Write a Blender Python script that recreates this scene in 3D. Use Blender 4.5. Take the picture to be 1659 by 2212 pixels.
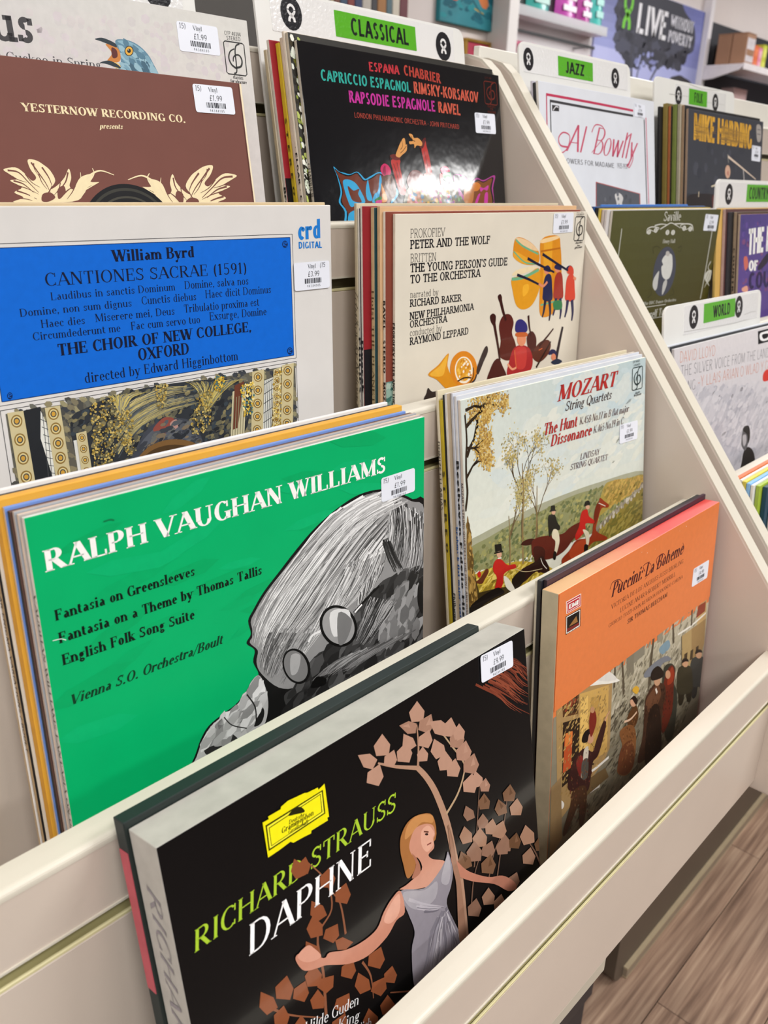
# Record racks in a charity shop: two tiered browsers full of LPs, genre dividers, shop shelving behind.
import bpy, bmesh, math, random
from mathutils import Matrix, Vector

for o in list(bpy.data.objects): bpy.data.objects.remove(o, do_unlink=True)
SC = bpy.context.scene
COL = SC.collection
# ---------------------------------------------------------------- camera (units: metres, z=0 at the front lip of the rack)
cam = bpy.data.cameras.new('camera'); camo = bpy.data.objects.new('camera', cam); COL.objects.link(camo)
yaw, pitch, roll = (math.radians(a) for a in (47.3804, 21.5711, 1.7653))
fw = Vector((math.sin(yaw) * math.cos(pitch), math.cos(yaw) * math.cos(pitch), -math.sin(pitch)))
rt = Vector((math.cos(yaw), -math.sin(yaw), 0)); up = rt.cross(fw)
r2 = math.cos(roll) * rt + math.sin(roll) * up; u2 = -math.sin(roll) * rt + math.cos(roll) * up
M = Matrix.Identity(4)
for i in range(3): M[i][0], M[i][1], M[i][2] = r2[i], u2[i], -fw[i]
M.translation = (-0.8975, -0.2434, 0.4780)
camo.matrix_world = M
cam.sensor_fit = 'VERTICAL'; cam.sensor_height = 36; cam.lens = 1837.2316 * 36 / 2212
cam.clip_start = .01; cam.clip_end = 50
cam.dof.use_dof = True; cam.dof.focus_distance = .66; cam.dof.aperture_fstop = 11.5
SC.camera = camo
# ---------------------------------------------------------------- world and lamps
W = bpy.data.worlds.new('shop_air'); SC.world = W; W.use_nodes = True
W.node_tree.nodes['Background'].inputs[0].default_value = (.93, .96, 1, 1)
W.node_tree.nodes['Background'].inputs[1].default_value = .06
def area(name, x, y, z, sx, sy, power, col=(1, .985, .97)):
    l = bpy.data.lights.new(name, 'AREA'); l.shape = 'RECTANGLE'; l.size = sx; l.size_y = sy; l.energy = power; l.color = col
    o = bpy.data.objects.new(name, l); COL.objects.link(o); o.location = (x, y, z); return o
CEIL = 1.95
for x, y, p in ((-1.5, -1.5, 54), (.7, -1.35, 52), (-3.1, -.6, 34), (-1.6, .4, 9), (.6, .55, 11), (3.0, 1.0, 46), (5.4, .8, 50), (5.7, -3.85, 60), (-2.2, -3.6, 46), (.1, -3.6, 40)):
    area('ceiling_and_fill_lamp', x, y, CEIL - .03, 1.2, .6, p)  # the leftmost is an unseen fill lamp, added to brighten the inner side panel
SC.view_settings.view_transform = 'Standard'; SC.view_settings.look = 'None'
SC.view_settings.exposure = -0.12; SC.view_settings.gamma = 1; SC.view_settings.use_curve_mapping = False
# ---------------------------------------------------------------- lettering
# letters are drawn from strokes: v/V thick/thin stem, h thin bar, k/n thick/thin diagonal,
# a bowl (ellipse arc), f foot serif, t terminal tick, o dot, m even curve
X = .66
GL = {
'A': (.74, 'n .05 0 .37 1|k .37 1 .69 0|h .18 .56 .33|f .05 0|f .69 0'),
'B': (.66, 'v .13 0 1|h .13 .34 1|h .13 .36 .53|h .13 .36 0|a .33 .765 .26 .25 -90 90|a .35 .27 .29 .28 -90 90|f .13 0 1 0|f .13 1 1 0'),
'C': (.70, 'a .38 .5 .36 .52 48 312|t .62 .68 .98|t .62 .04 .26'),
'D': (.76, 'v .13 0 1|h .13 .36 1|h .13 .36 0|a .34 .5 .38 .5 -90 90|f .13 0 1 0|f .13 1 1 0'),
'E': (.62, 'v .13 0 1|h .13 .56 1|h .13 .45 .53|h .13 .58 0|t .54 .74 1|t .56 0 .26|t .43 .42 .64|f .13 0 1 0|f .13 1 1 0'),
'F': (.58, 'v .13 0 1|h .13 .54 1|h .13 .43 .53|t .52 .74 1|t .41 .42 .64|f .13 0|f .13 1 1 0'),
'G': (.76, 'a .38 .5 .36 .52 48 312|t .60 .68 .98|v .62 .04 .42|f .62 .42'),
'H': (.78, 'v .13 0 1|v .65 0 1|h .13 .65 .53|f .13 0|f .13 1|f .65 0|f .65 1'),
'I': (.32, 'v .16 0 1|f .16 0|f .16 1'),
'J': (.46, 'v .30 .2 1|a .17 .22 .2 .24 180 360|f .30 1'),
'K': (.74, 'v .13 0 1|n .2 .42 .6 1|k .32 .54 .66 0|f .13 0|f .13 1|f .6 1|f .66 0'),
'L': (.60, 'v .13 0 1|h .13 .56 0|t .54 0 .28|f .13 0 1 0|f .13 1'),
'M': (.92, 'V .11 0 1|k .12 1 .45 .06|n .45 .06 .78 1|v .79 0 1|f .11 0|f .79 0|f .11 1 1 0|f .79 1 0 1'),
'N': (.78, 'V .11 0 1|k .13 1 .64 0|V .65 0 1|f .11 0|f .11 1 1 0|f .65 1'),
'O': (.78, 'a .39 .5 .37 .52 0 360'),
'P': (.62, 'v .13 0 1|h .13 .34 1|h .13 .34 .47|a .33 .735 .27 .28 -90 90|f .13 0|f .13 1 1 0'),
'Q': (.78, 'a .39 .5 .37 .52 0 360|k .42 .2 .66 -.16'),
'R': (.70, 'v .13 0 1|h .13 .34 1|h .13 .34 .5|a .33 .75 .26 .265 -90 90|k .32 .5 .62 0|f .13 0|f .13 1 1 0|f .62 0 0 1'),
'S': (.58, 'm .29 .755 .23 .25 30 268|m .29 .26 .25 .265 -150 92|t .50 .70 .98|t .06 .04 .30'),
'T': (.66, 'v .33 0 1|h .04 .62 1|t .06 .74 1|t .60 .74 1|f .33 0'),
'U': (.76, 'v .13 .3 1|V .63 .3 1|u .38 .32 .31 .34 180 360|f .13 1|f .63 1'),
'V': (.74, 'k .06 1 .37 0|n .37 0 .69 1|f .06 1|f .69 1'),
'W': (1.02, 'k .06 1 .31 0|n .31 0 .52 .95|k .50 1 .74 0|n .74 0 .97 1|f .06 1|f .50 1|f .97 1'),
'X': (.74, 'k .08 1 .66 0|n .07 0 .65 1|f .08 1|f .66 0|f .07 0|f .65 1'),
'Y': (.70, 'k .06 1 .35 .45|n .35 .45 .65 1|v .35 0 .48|f .06 1|f .65 1|f .35 0'),
'Z': (.64, 'h .08 .58 1|k .56 1 .08 0|h .06 .58 0|t .09 .76 1|t .56 0 .26'),
'a': (.50, 'v .36 .08 .48|m .24 .46 .16 .2 0 150|a .21 .19 .17 .205 40 330|h .24 .36 .40|h .36 .48 0'),
'b': (.54, 'v .1 0 1|a .29 .33 .21 .345 -120 120|f .1 1 1 0'),
'c': (.46, 'a .26 .33 .23 .345 45 315|o .38 .52 .06'),
'd': (.56, 'v .42 0 1|a .25 .33 .22 .345 60 300|f .42 1 1 0|f .42 0 0 1'),
'e': (.48, 'a .26 .33 .23 .345 0 318|h .07 .46 .36'),
'f': (.34, 'v .14 0 .8|m .28 .8 .2 .2 60 180|h .02 .32 .66|f .14 0'),
'g': (.50, 'a .23 .43 .18 .235 0 360|m .24 -.08 .21 .18 0 360|n .12 .05 .12 .22|h .36 .5 .62'),
'h': (.56, 'v .1 0 1|v .44 0 .42|u .27 .42 .225 .24 0 180|f .1 0|f .1 1 1 0|f .44 0'),
'i': (.28, 'v .14 0 .66|o .14 .88 .09|f .14 0|f .14 .66 1 0'),
'j': (.28, 'v .16 -.1 .66|m .04 -.1 .18 .18 270 360|o .16 .88 .09|f .16 .66 1 0'),
'k': (.54, 'v .1 0 1|n .14 .26 .42 .66|k .24 .38 .46 0|f .1 0|f .1 1 1 0|f .46 0|f .42 .66'),
'l': (.28, 'v .14 0 1|f .14 0|f .14 1 1 0'),
'm': (.82, 'v .1 0 .66|v .41 0 .44|v .71 0 .44|u .255 .44 .215 .225 0 180|u .56 .44 .21 .225 0 180|f .1 0|f .1 .66 1 0|f .41 0|f .71 0'),
'n': (.56, 'v .1 0 .66|v .44 0 .44|u .27 .44 .225 .225 0 180|f .1 0|f .1 .66 1 0|f .44 0'),
'o': (.52, 'a .26 .33 .24 .345 0 360'),
'p': (.54, 'v .1 -.3 .66|a .29 .33 .21 .345 -120 120|f .1 -.3|f .1 .66 1 0'),
'q': (.54, 'v .42 -.3 .66|a .25 .33 .22 .345 60 300|f .42 -.3'),
'r': (.42, 'v .1 0 .66|m .26 .46 .16 .2 50 180|o .35 .56 .07|f .1 0|f .1 .66 1 0'),
's': (.42, 'm .21 .5 .16 .17 30 268|m .21 .17 .17 .175 -150 92|t .35 .46 .64|t .06 .03 .2'),
't': (.36, 'v .14 .12 .86|m .27 .16 .19 .17 180 300|h .02 .32 .66'),
'u': (.56, 'v .1 .2 .66|v .44 0 .66|u .26 .22 .225 .23 180 360|f .1 .66 1 0|f .44 .66 1 0|f .44 0 0 1'),
'v': (.52, 'k .06 .66 .26 0|n .26 0 .46 .66|f .06 .66|f .46 .66'),
'w': (.76, 'k .06 .66 .23 0|n .23 0 .38 .62|k .37 .66 .54 0|n .54 0 .70 .66|f .06 .66|f .37 .66|f .70 .66'),
'x': (.52, 'k .07 .66 .45 0|n .06 0 .44 .66|f .07 .66|f .45 0|f .06 0|f .44 .66'),
'y': (.52, 'k .06 .66 .26 0|n .14 -.28 .46 .66|o .1 -.26 .07|f .06 .66|f .46 .66'),
'z': (.46, 'h .06 .40 .66|k .39 .66 .07 0|h .05 .41 0'),
'0': (.56, 'a .28 .5 .25 .51 0 360'), '1': (.4, 'v .2 0 1|n .06 .82 .18 1|f .2 0'),
'2': (.54, 'm .27 .72 .22 .29 -20 165|k .46 .64 .08 .04|h .06 .5 0'),
'3': (.54, 'm .25 .76 .22 .25 -80 150|m .25 .26 .24 .27 -150 85'),
'4': (.56, 'v .38 0 1|n .04 .3 .36 1|h .03 .52 .28'), '5': (.54, 'h .12 .46 1|V .12 .52 1|m .24 .32 .25 .33 -140 120'),
'6': (.56, 'a .28 .31 .24 .32 0 360|m .34 .45 .3 .56 95 180'), '7': (.52, 'h .05 .48 1|k .47 1 .18 0'),
'8': (.54, 'm .27 .75 .21 .25 0 360|m .27 .26 .24 .27 0 360'), '9': (.56, 'a .28 .68 .24 .32 0 360|m .22 .55 .3 .56 275 360'),
'.': (.24, 'o .12 .07 .08'), ',': (.24, 'o .12 .07 .08|n .08 -.14 .14 .04'), ':': (.26, 'o .13 .09 .08|o .13 .55 .08'),
'-': (.36, 'h .05 .31 .35'), '(': (.34, 'a .36 .42 .28 .66 120 240'), ')': (.34, 'a -.02 .42 .28 .66 -60 60'),
'/': (.36, 'n .0 -.12 .34 1.05'), "'": (.2, 'k .12 1 .08 .74'), '*': (.3, 'o .15 .42 .08'),
'{': (.58, 'h .06 .5 0|h .08 .42 .46|V .2 0 .7|m .33 .72 .18 .28 20 180'),   # pound sign
'~': (.5, 'h .05 .45 .36'), ' ': (.30, ''),
}
FONTS = {  # thick, thin, serif length, serif height, slant, spacing
'serif': (.125, .05, .075, .04, 0, .05), 'serifb': (.20, .07, .085, .05, 0, .05), 'serifi': (.11, .05, .05, .04, .26, .03),
'serifbi': (.19, .07, .06, .05, .26, .04), 'slab': (.07, .06, .085, .05, 0, .05), 'slabb': (.155, .13, .10, .12, 0, .06),
'sans': (.12, .11, 0, 0, 0, .07), 'sansb': (.21, .17, 0, 0, 0, .07), 'thin': (.06, .055, 0, 0, 0, .06),
'roman': (.13, .055, .05, .035, .16, .04), 'fat': (.27, .19, 0, 0, 0, .03), 'script': (.09, .03, .0, .0, .42, -.02),
'hand': (.09, .085, 0, 0, .1, .06), 'black': (.15, .05, .05, .08, 0, .02),
}
def glyph_polys(ch, fo):
    T, N, se, sh, sl, sp = FONTS[fo]
    if ch not in GL: ch = {'é': 'e', 'è': 'e', 'ö': 'o', 'ü': 'u', 'Ö': 'O', 'ñ': 'n', 'Ñ': 'N', '·': '*', '£': '{', '’': "'"}.get(ch, ' ')
    w, s = GL[ch]
    out = []
    def rect(x0, y0, x1, y1): out.append([(x0, y0), (x1, y0), (x1, y1), (x0, y1)])
    def edge(y, t):
        for e in (1, X, .86):
            if abs(y - e) < 1e-6: return y - t, y
        return (y, y + t) if y in (0, -.3) else (y - t / 2, y + t / 2)
    for st in s.split('|') if s else []:
        p = st.split(); k = p[0]; a = [float(q) for q in p[1:]]
        if k in 'vV':
            t = T if k == 'v' else max(N, T * .45) if se else T
            rect(a[0] - t / 2, a[1], a[0] + t / 2, a[2])
        elif k == 'h':
            lo, hi = edge(a[2], N); rect(a[0], lo, a[1], hi)
        elif k in 'kn':
            t = (T if k == 'k' or not se else max(N, T * .4)) * (1.08 if k == 'k' else 1)
            t = min(t * (1 + .25 * abs((a[2] - a[0]) / (a[3] - a[1] + 1e-9))), .5) / 2
            out.append([(a[0] - t, a[1]), (a[0] + t, a[1]), (a[2] + t, a[3]), (a[2] - t, a[3])])
        elif k in 'amu':
            cx, cy, rx, ry, a0, a1 = a
            ts, tt = (T, N) if k in 'au' else ((T + N) / 2, (T * .55 + N * .45))
            if k == 'u': ts = (T, T * .5 + N * .5)[0] * .9; tt = N
            n = max(4, int(abs(a1 - a0) / 22))
            for i in range(n):
                q = []
                for j, (ex, ey) in ((i, (0, 0)), (i + 1, (0, 0)), (i + 1, (ts, tt)), (i, (ts, tt))):
                    g = math.radians(a0 + (a1 - a0) * j / n)
                    q.append((cx + (rx - ex) * math.cos(g), cy + (ry - ey) * math.sin(g)))
                out.append(q)
        elif k == 'f' and se:
            l, r = (a[2], a[3]) if len(a) > 2 else (1, 1)
            lo, hi = edge(a[1], sh)
            rect(a[0] - T * .35 - se * l, lo, a[0] + T * .35 + se * r, hi)
        elif k == 't' and se:
            rect(a[0] - max(N, .05) / 2, a[1], a[0] + max(N, .05) / 2, a[2])
        elif k == 'o':
            r = max(a[2], T * .55)
            out.append([(a[0] + r * math.cos(i * math.pi / 4), a[1] + r * math.sin(i * math.pi / 4)) for i in range(8)])
    if sl: out = [[(x + y * sl, y) for x, y in q] for q in out]
    return out, w + sp
_gc = {}
def text_polys(s, fo):
    res, x = [], 0.
    for ch in s:
        if (ch, fo) not in _gc: _gc[(ch, fo)] = glyph_polys(ch, fo)
        ps, w = _gc[(ch, fo)]
        res += [[(px + x, py) for px, py in q] for q in ps]; x += w
    return res, max(x - FONTS[fo][5], .01)
# ---------------------------------------------------------------- materials
def lin(h):
    v = [int(h[i:i + 2], 16) / 255 for i in (0, 2, 4)]
    return tuple(c / 12.92 if c <= .04045 else ((c + .055) / 1.055) ** 2.4 for c in v)
MATS = {}
def mat(h, rough=.5, var=.05, scale=40, coat=0., bump=0., bscale=60, metal=0., trans=0., spec=.5):
    key = (h, rough, var, scale, coat, bump, bscale, metal, trans, spec)
    if key in MATS: return MATS[key]
    m = bpy.data.materials.new('mat_' + h); m.use_nodes = True; nt = m.node_tree; b = nt.nodes['Principled BSDF']
    b.inputs['Roughness'].default_value = rough; b.inputs['Coat Weight'].default_value = coat; b.inputs['Coat Roughness'].default_value = .08
    b.inputs['Metallic'].default_value = metal; b.inputs['Specular IOR Level'].default_value = spec; b.inputs['Transmission Weight'].default_value = trans
    c = lin(h)
    tc = nt.nodes.new('ShaderNodeTexCoord')
    if var:
        no = nt.nodes.new('ShaderNodeTexNoise'); no.inputs['Scale'].default_value = scale; no.inputs['Detail'].default_value = 5
        nt.links.new(tc.outputs['Object'], no.inputs['Vector'])
        rp = nt.nodes.new('ShaderNodeValToRGB'); rp.color_ramp.elements[0].position = .3; rp.color_ramp.elements[1].position = .7
        rp.color_ramp.elements[0].color = tuple(max(0, q * (1 - var)) for q in c) + (1,)
        rp.color_ramp.elements[1].color = tuple(min(1, q * (1 + var)) for q in c) + (1,)
        nt.links.new(no.outputs['Fac'], rp.inputs['Fac']); nt.links.new(rp.outputs['Color'], b.inputs['Base Color'])
    else: b.inputs['Base Color'].default_value = c + (1,)
    if bump: add_bump(nt, b, tc, bump, bscale)
    MATS[key] = m
    return m
def faded_mat():
    # red box lid edge, bleached to tan towards the spine
    m = bpy.data.materials.new('mat_faded_red'); m.use_nodes = True; nt = m.node_tree; b = nt.nodes['Principled BSDF']; b.inputs['Roughness'].default_value = .4
    tc = nt.nodes.new('ShaderNodeTexCoord'); sp = nt.nodes.new('ShaderNodeSeparateXYZ'); nt.links.new(tc.outputs['Object'], sp.inputs[0])
    no = nt.nodes.new('ShaderNodeTexNoise'); no.inputs['Scale'].default_value = 60; nt.links.new(tc.outputs['Object'], no.inputs['Vector'])
    ma = nt.nodes.new('ShaderNodeMath'); ma.operation = 'MULTIPLY_ADD'; ma.inputs[1].default_value = .05; nt.links.new(no.outputs['Fac'], ma.inputs[0]); nt.links.new(sp.outputs[0], ma.inputs[2])
    rp = nt.nodes.new('ShaderNodeValToRGB'); e = rp.color_ramp.elements
    e[0].position = .06; e[0].color = lin('d8ac7c') + (1,); e[1].position = .22; e[1].color = lin('d8463f') + (1,); nt.links.new(ma.outputs[0], rp.inputs[0]); nt.links.new(rp.outputs[0], b.inputs['Base Color'])
    return m
def add_bump(nt, b, tc, bump, bscale):
    n2 = nt.nodes.new('ShaderNodeTexNoise'); n2.inputs['Scale'].default_value = bscale; n2.inputs['Detail'].default_value = 3
    nt.links.new(tc.outputs['Object'], n2.inputs['Vector'])
    bp = nt.nodes.new('ShaderNodeBump'); bp.inputs['Strength'].default_value = bump; bp.inputs['Distance'].default_value = .002
    nt.links.new(n2.outputs['Fac'], bp.inputs['Height']); nt.links.new(bp.outputs['Normal'], b.inputs['Normal'])
    nt.links.new(bp.outputs['Normal'], b.inputs['Coat Normal'])
def print_mat(rough, coat=0., bump=0., bscale=25):
    key = ('print', rough, coat, bump, bscale)
    if key in MATS: return MATS[key]
    m = bpy.data.materials.new('mat_print'); m.use_nodes = True; nt = m.node_tree; b = nt.nodes['Principled BSDF']
    b.inputs['Roughness'].default_value = rough; b.inputs['Coat Weight'].default_value = coat; b.inputs['Coat Roughness'].default_value = .06; b.inputs['Specular IOR Level'].default_value = .25
    at = nt.nodes.new('ShaderNodeVertexColor'); at.layer_name = 'ink'
    tc = nt.nodes.new('ShaderNodeTexCoord'); no = nt.nodes.new('ShaderNodeTexNoise'); no.inputs['Scale'].default_value = 160; no.inputs['Detail'].default_value = 4
    nt.links.new(tc.outputs['Object'], no.inputs['Vector'])
    mr = nt.nodes.new('ShaderNodeMapRange'); mr.inputs[3].default_value = .90; mr.inputs[4].default_value = 1.08
    nt.links.new(no.outputs['Fac'], mr.inputs[0])
    mx = nt.nodes.new('ShaderNodeMix'); mx.data_type = 'RGBA'; mx.blend_type = 'MULTIPLY'; mx.inputs[0].default_value = 1
    nt.links.new(at.outputs['Color'], mx.inputs[6]); nt.links.new(mr.outputs[0], mx.inputs[7]); nt.links.new(mx.outputs[2], b.inputs['Base Color'])
    if bump: add_bump(nt, b, tc, bump, bscale)
    MATS[key] = m
    return m
# ---------------------------------------------------------------- objects
def obj(name, me, parent=None, mats=()):
    if not isinstance(me, bpy.types.Mesh):
        bm = me; me = bpy.data.meshes.new(name); bm.normal_update(); bm.to_mesh(me); bm.free()
    for m in mats: me.materials.append(m)
    o = bpy.data.objects.new(name, me); COL.objects.link(o)
    if parent: o.parent = parent
    return o
def tag(o, label=None, cat=None, group=None, kind=None):
    if label: o['label'] = label
    if cat: o['category'] = cat
    if group: o['group'] = group
    if kind: o['kind'] = kind
    return o
def thing(name, label, cat, loc=(0, 0, 0), rot=(0, 0, 0), group=None):
    o = bpy.data.objects.new(name, None); COL.objects.link(o); o.empty_display_size = .02
    o.location = loc; o.rotation_euler = rot
    return tag(o, label, cat, group)
def boxbm(x0, y0, z0, x1, y1, z1, bev=0., seg=1, bm=None):
    new = bm is None
    bm = bm or bmesh.new()
    vs = [bm.verts.new((x, y, z)) for x in (x0, x1) for y in (y0, y1) for z in (z0, z1)]
    fs = [bm.faces.new([vs[i] for i in q]) for q in ((0, 1, 3, 2), (4, 6, 7, 5), (0, 4, 5, 1), (2, 3, 7, 6), (0, 2, 6, 4), (1, 5, 7, 3))]
    if bev: bmesh.ops.bevel(bm, geom=list({e for f in fs for e in f.edges}), offset=bev, segments=seg, affect='EDGES', profile=.6)
    return bm
def box(name, a, b, m, parent=None, bev=.0008, seg=1): return obj(name, boxbm(*a, *b, bev, seg), parent, [m])
def prism(pts, x0, x1, bev=0., axis=0):
    """polygon given in the two other axes, extruded along axis"""
    bm = bmesh.new(); n = len(pts)
    def mk(p, x): return ((x, p[0], p[1]) if axis == 0 else (p[0], x, p[1]) if axis == 1 else (p[0], p[1], x))
    a = [bm.verts.new(mk(p, x0)) for p in pts]; b = [bm.verts.new(mk(p, x1)) for p in pts]
    bm.faces.new(a); bm.faces.new(b[::-1])
    for i in range(n): bm.faces.new((a[i], b[i], b[(i + 1) % n], a[(i + 1) % n]))
    bmesh.ops.recalc_face_normals(bm, faces=bm.faces[:])
    if bev:
        es = [e for e in bm.edges if abs(mk((0, 0), 1)[axis] * 0 + e.verts[0].co[axis] - e.verts[1].co[axis]) < 1e-9]
        bmesh.ops.bevel(bm, geom=es, offset=bev, segments=2, affect='EDGES', profile=.6)
    return bm
def roundrect(w, h, r, n=4, rs=(1, 1, 1, 1)):
    out = []
    for k, (cx, cy, a0) in enumerate(((r, r, 180), (w - r, r, 270), (w - r, h - r, 0), (r, h - r, 90))):
        if rs[k] == 0: out.append(((0, 0), (w, 0), (w, h), (0, h))[k]); continue
        for i in range(n + 1):
            a = math.radians(a0 + 90 * i / n); out.append((cx + r * math.cos(a), cy + r * math.sin(a)))
    return out
# ---------------------------------------------------------------- printed pictures: flat shapes in millimetres from the top left corner
class Ink:
    def __init__(s, w, h, clip=.4):
        s.w, s.h, s.c = w, h, clip; s.V = {0: [], 1: []}; s.F = {0: [], 1: []}; s.K = {0: [], 1: []}; s.z = .12
    def clip(s, p):
        for ax, lim, sg in ((0, s.c, 1), (0, s.w - s.c, -1), (1, s.c, 1), (1, s.h - s.c, -1)):
            q = []
            for i in range(len(p)):
                a, b = p[i - 1], p[i]; da, db = (a[ax] - lim) * sg, (b[ax] - lim) * sg
                if (da < 0) != (db < 0):
                    t = da / (da - db); q.append((a[0] + (b[0] - a[0]) * t, a[1] + (b[1] - a[1]) * t))
                if db >= 0: q.append(b)
            p = q
            if len(p) < 3: return []
        return p
    def poly(s, p, col, lay=0, dz=0., inside=False):
        if not inside: p = s.clip(p)
        if len(p) < 3: return
        a = sum(p[i - 1][0] * p[i][1] - p[i][0] * p[i - 1][1] for i in range(len(p)))
        if abs(a) < 1e-4: return
        if a > 0: p = p[::-1]
        b = len(s.V[lay]); z = -(s.z + dz) / 1000
        s.V[lay] += [(x / 1000, z, (s.h - y) / 1000) for x, y in p]; s.F[lay].append(tuple(range(b, b + len(p))))
        s.K[lay] += [col if isinstance(col, tuple) else lin(col)] * len(p)
    def curve(s, p, n=4, closed=True):
        out = []; L = len(p)
        for i in range(L if closed else L - 1):
            P = [p[(i + k) % L] if closed else p[min(max(i + k, 0), L - 1)] for k in (-1, 0, 1, 2)]
            for j in range(n):
                t = j / n; t2, t3 = t * t, t * t * t
                out.append(tuple(.5 * (2 * P[1][k] + (P[2][k] - P[0][k]) * t + (2 * P[0][k] - 5 * P[1][k] + 4 * P[2][k] - P[3][k]) * t2 + (3 * P[1][k] - P[0][k] - 3 * P[2][k] + P[3][k]) * t3) for k in (0, 1)))
        if not closed: out.append(p[-1])
        return out
    def line(s, p, w0, w1, col, lay=0, dz=0.):
        n = len(p); L, R = [], []
        for i in range(n):
            a, b = p[max(i - 1, 0)], p[min(i + 1, n - 1)]; d = math.hypot(b[0] - a[0], b[1] - a[1]) or 1
            nx, ny = -(b[1] - a[1]) / d, (b[0] - a[0]) / d; w = (w0 + (w1 - w0) * i / max(n - 1, 1)) / 2
            L.append((p[i][0] + nx * w, p[i][1] + ny * w)); R.append((p[i][0] - nx * w, p[i][1] - ny * w))
        for i in range(n - 1): s.poly([L[i], L[i + 1], R[i + 1], R[i]], col, lay, dz)
    def dab(s, x, y, r, asp, ang, col, dz):
        a = math.radians(ang); ca, sa = math.cos(a), math.sin(a)
        s.poly([(x + r * asp * math.cos(t) * ca - r * math.sin(t) * sa, y + r * asp * math.cos(t) * sa + r * math.sin(t) * ca) for t in (0, 1.05, 2.1, 3.14, 4.19, 5.24)], col, 0, dz)
    def text(s, fo, col, x0, y0, x1, y1, h, txt):
        ps, w = text_polys(txt, fo); L = math.hypot(x1 - x0, y1 - y0); dx, dy = (x1 - x0) / L, (y1 - y0) / L; k = L / w
        for q in ps: s.poly([(x0 + dx * gx * k, y0 + dy * gx * k - gy * h) for gx, gy in q], col, 1)
    def op(s, o):
        k = o[0]; s.z += .003
        pr = lambda f: [(f[i] / 10, f[i + 1] / 10) for i in range(0, len(f), 2)]
        if k == 'p': s.poly(pr(o[2]), o[1])
        elif k == 'c': s.poly(s.curve(pr(o[2])), o[1])
        elif k == 'g':
            p = pr(o[2]); cs = [lin(c) for c in o[1]]; n = 8
            def bil(a, u, v): return tuple((a[0][i] * (1 - u) + a[1][i] * u) * (1 - v) + (a[3][i] * (1 - u) + a[2][i] * u) * v for i in range(len(a[0])))
            for i in range(n):
                for j in range(n):
                    cc = [bil([cs[0], cs[1], cs[3], cs[2]], (i + .5) / n, (j + .5) / n)][0]
                    s.poly([bil(p, u / n, v / n) for u, v in ((i, j), (i + 1, j), (i + 1, j + 1), (i, j + 1))], cc)
        elif k == 'l':
            p = pr(o[4]); s.line(s.curve(p, 5, False) if len(p) > 2 else p, o[2] / 10, o[3] / 10, o[1])
        elif k == 't': s.text(*o[1:])
        elif k == 's':
            _, cols, n, size, asp, ang, seed, f = o; p = pr(f); R = random.Random(seed); x0, x1 = min(q[0] for q in p), max(q[0] for q in p); y0, y1 = min(q[1] for q in p), max(q[1] for q in p); d = 0; t = 0
            while d < n and t < n * 12:
                t += 1; x, y = R.uniform(x0, x1), R.uniform(y0, y1)
                if sum((p[i - 1][1] > y) != (p[i][1] > y) and x < (p[i][0] - p[i - 1][0]) * (y - p[i - 1][1]) / (p[i][1] - p[i - 1][1]) + p[i - 1][0] for i in range(len(p))) % 2:
                    s.dab(x, y, size * R.uniform(.3, .7), asp * R.uniform(.8, 1.3), ang + R.uniform(-25, 25), R.choice(cols), (d % 40) * .0004); d += 1
            s.z += .016
        elif k == 'h':
            _, cols, n, w, seed, fa, fb = o; A, B = s.curve(pr(fa), 4, False), s.curve(pr(fb), 4, False); R = random.Random(seed); L = max(len(A), len(B))
            g = lambda C, t: C[min(int(t * (len(C) - 1) + .5), len(C) - 1)]
            for j in range(n):
                f, s0, s1 = R.random(), R.uniform(0, .3), R.uniform(.6, 1); pts = []; wb = R.uniform(-.05, .05)
                for i in range(7):
                    t = s0 + (s1 - s0) * i / 6; a, b = g(A, t), g(B, t); ff = f + wb * math.sin(t * 7)
                    pts.append((a[0] + (b[0] - a[0]) * ff, a[1] + (b[1] - a[1]) * ff))
                s.line(pts, w * R.uniform(.5, 1.2), .2, R.choice(cols), 0, (j % 40) * .0004)
            s.z += .016
        elif k == 'tree':
            _, c, leaf, x, y, ln, w, ang, dep, seed, nl, ls, sp = o; R = random.Random(seed); lv = []
            def rec(x, y, ln, w, a, d):
                x2, y2 = x + ln * math.cos(a), y + ln * math.sin(a); s.line([(x, y), ((x + x2) / 2 + R.uniform(-.06, .06) * ln, (y + y2) / 2), (x2, y2)], w, w * .65, c)
                if d <= 3: lv.extend((x2 + R.gauss(0, 3.6), y2 + R.gauss(0, 3.6)) for _ in range(nl))
                if d <= 0: return
                for q in range(3 if d == dep else 2): rec(x2, y2, ln * R.uniform(.55, .8), w * .62, a + math.radians(R.uniform(-sp, sp) * 1.3), d - 1)
            rec(x, y, ln, w, math.radians(ang), dep); s.z += .003
            if leaf:
                lv = R.sample(lv, min(len(lv), 420))
                for j, (lx, ly) in enumerate(lv): s.dab(lx, ly, ls * R.uniform(.25, .6), R.uniform(.8, 1.6), R.uniform(0, 180), R.choice(leaf), (j % 40) * .0004)
                s.z += .016
        elif k == 'cfp':      # framed clef-like emblem
            _, c, x, y, w, h = o; t = w * .045
            fr = [(x + a * w, y + b * h) for a, b in ((.08, 0), (.92, 0), (1, .05), (1, .95), (.92, 1), (.08, 1), (0, .95), (0, .05), (.08, 0))]
            s.line(fr, t, t, c, 1)
            s.line(s.curve([(x + a * w, y + b * h) for a, b in ((.78, .03), (.6, .1), (.52, .3), (.52, .62), (.5, .9), (.36, .97))], 5, False), t * 1.3, t * 1.3, c, 1)
            s.line(s.curve([(x + a * w, y + b * h) for a, b in ((.5, .2), (.28, .3), (.18, .5), (.28, .7), (.5, .8))], 5, False), t, t * 1.8, c, 1)
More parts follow.
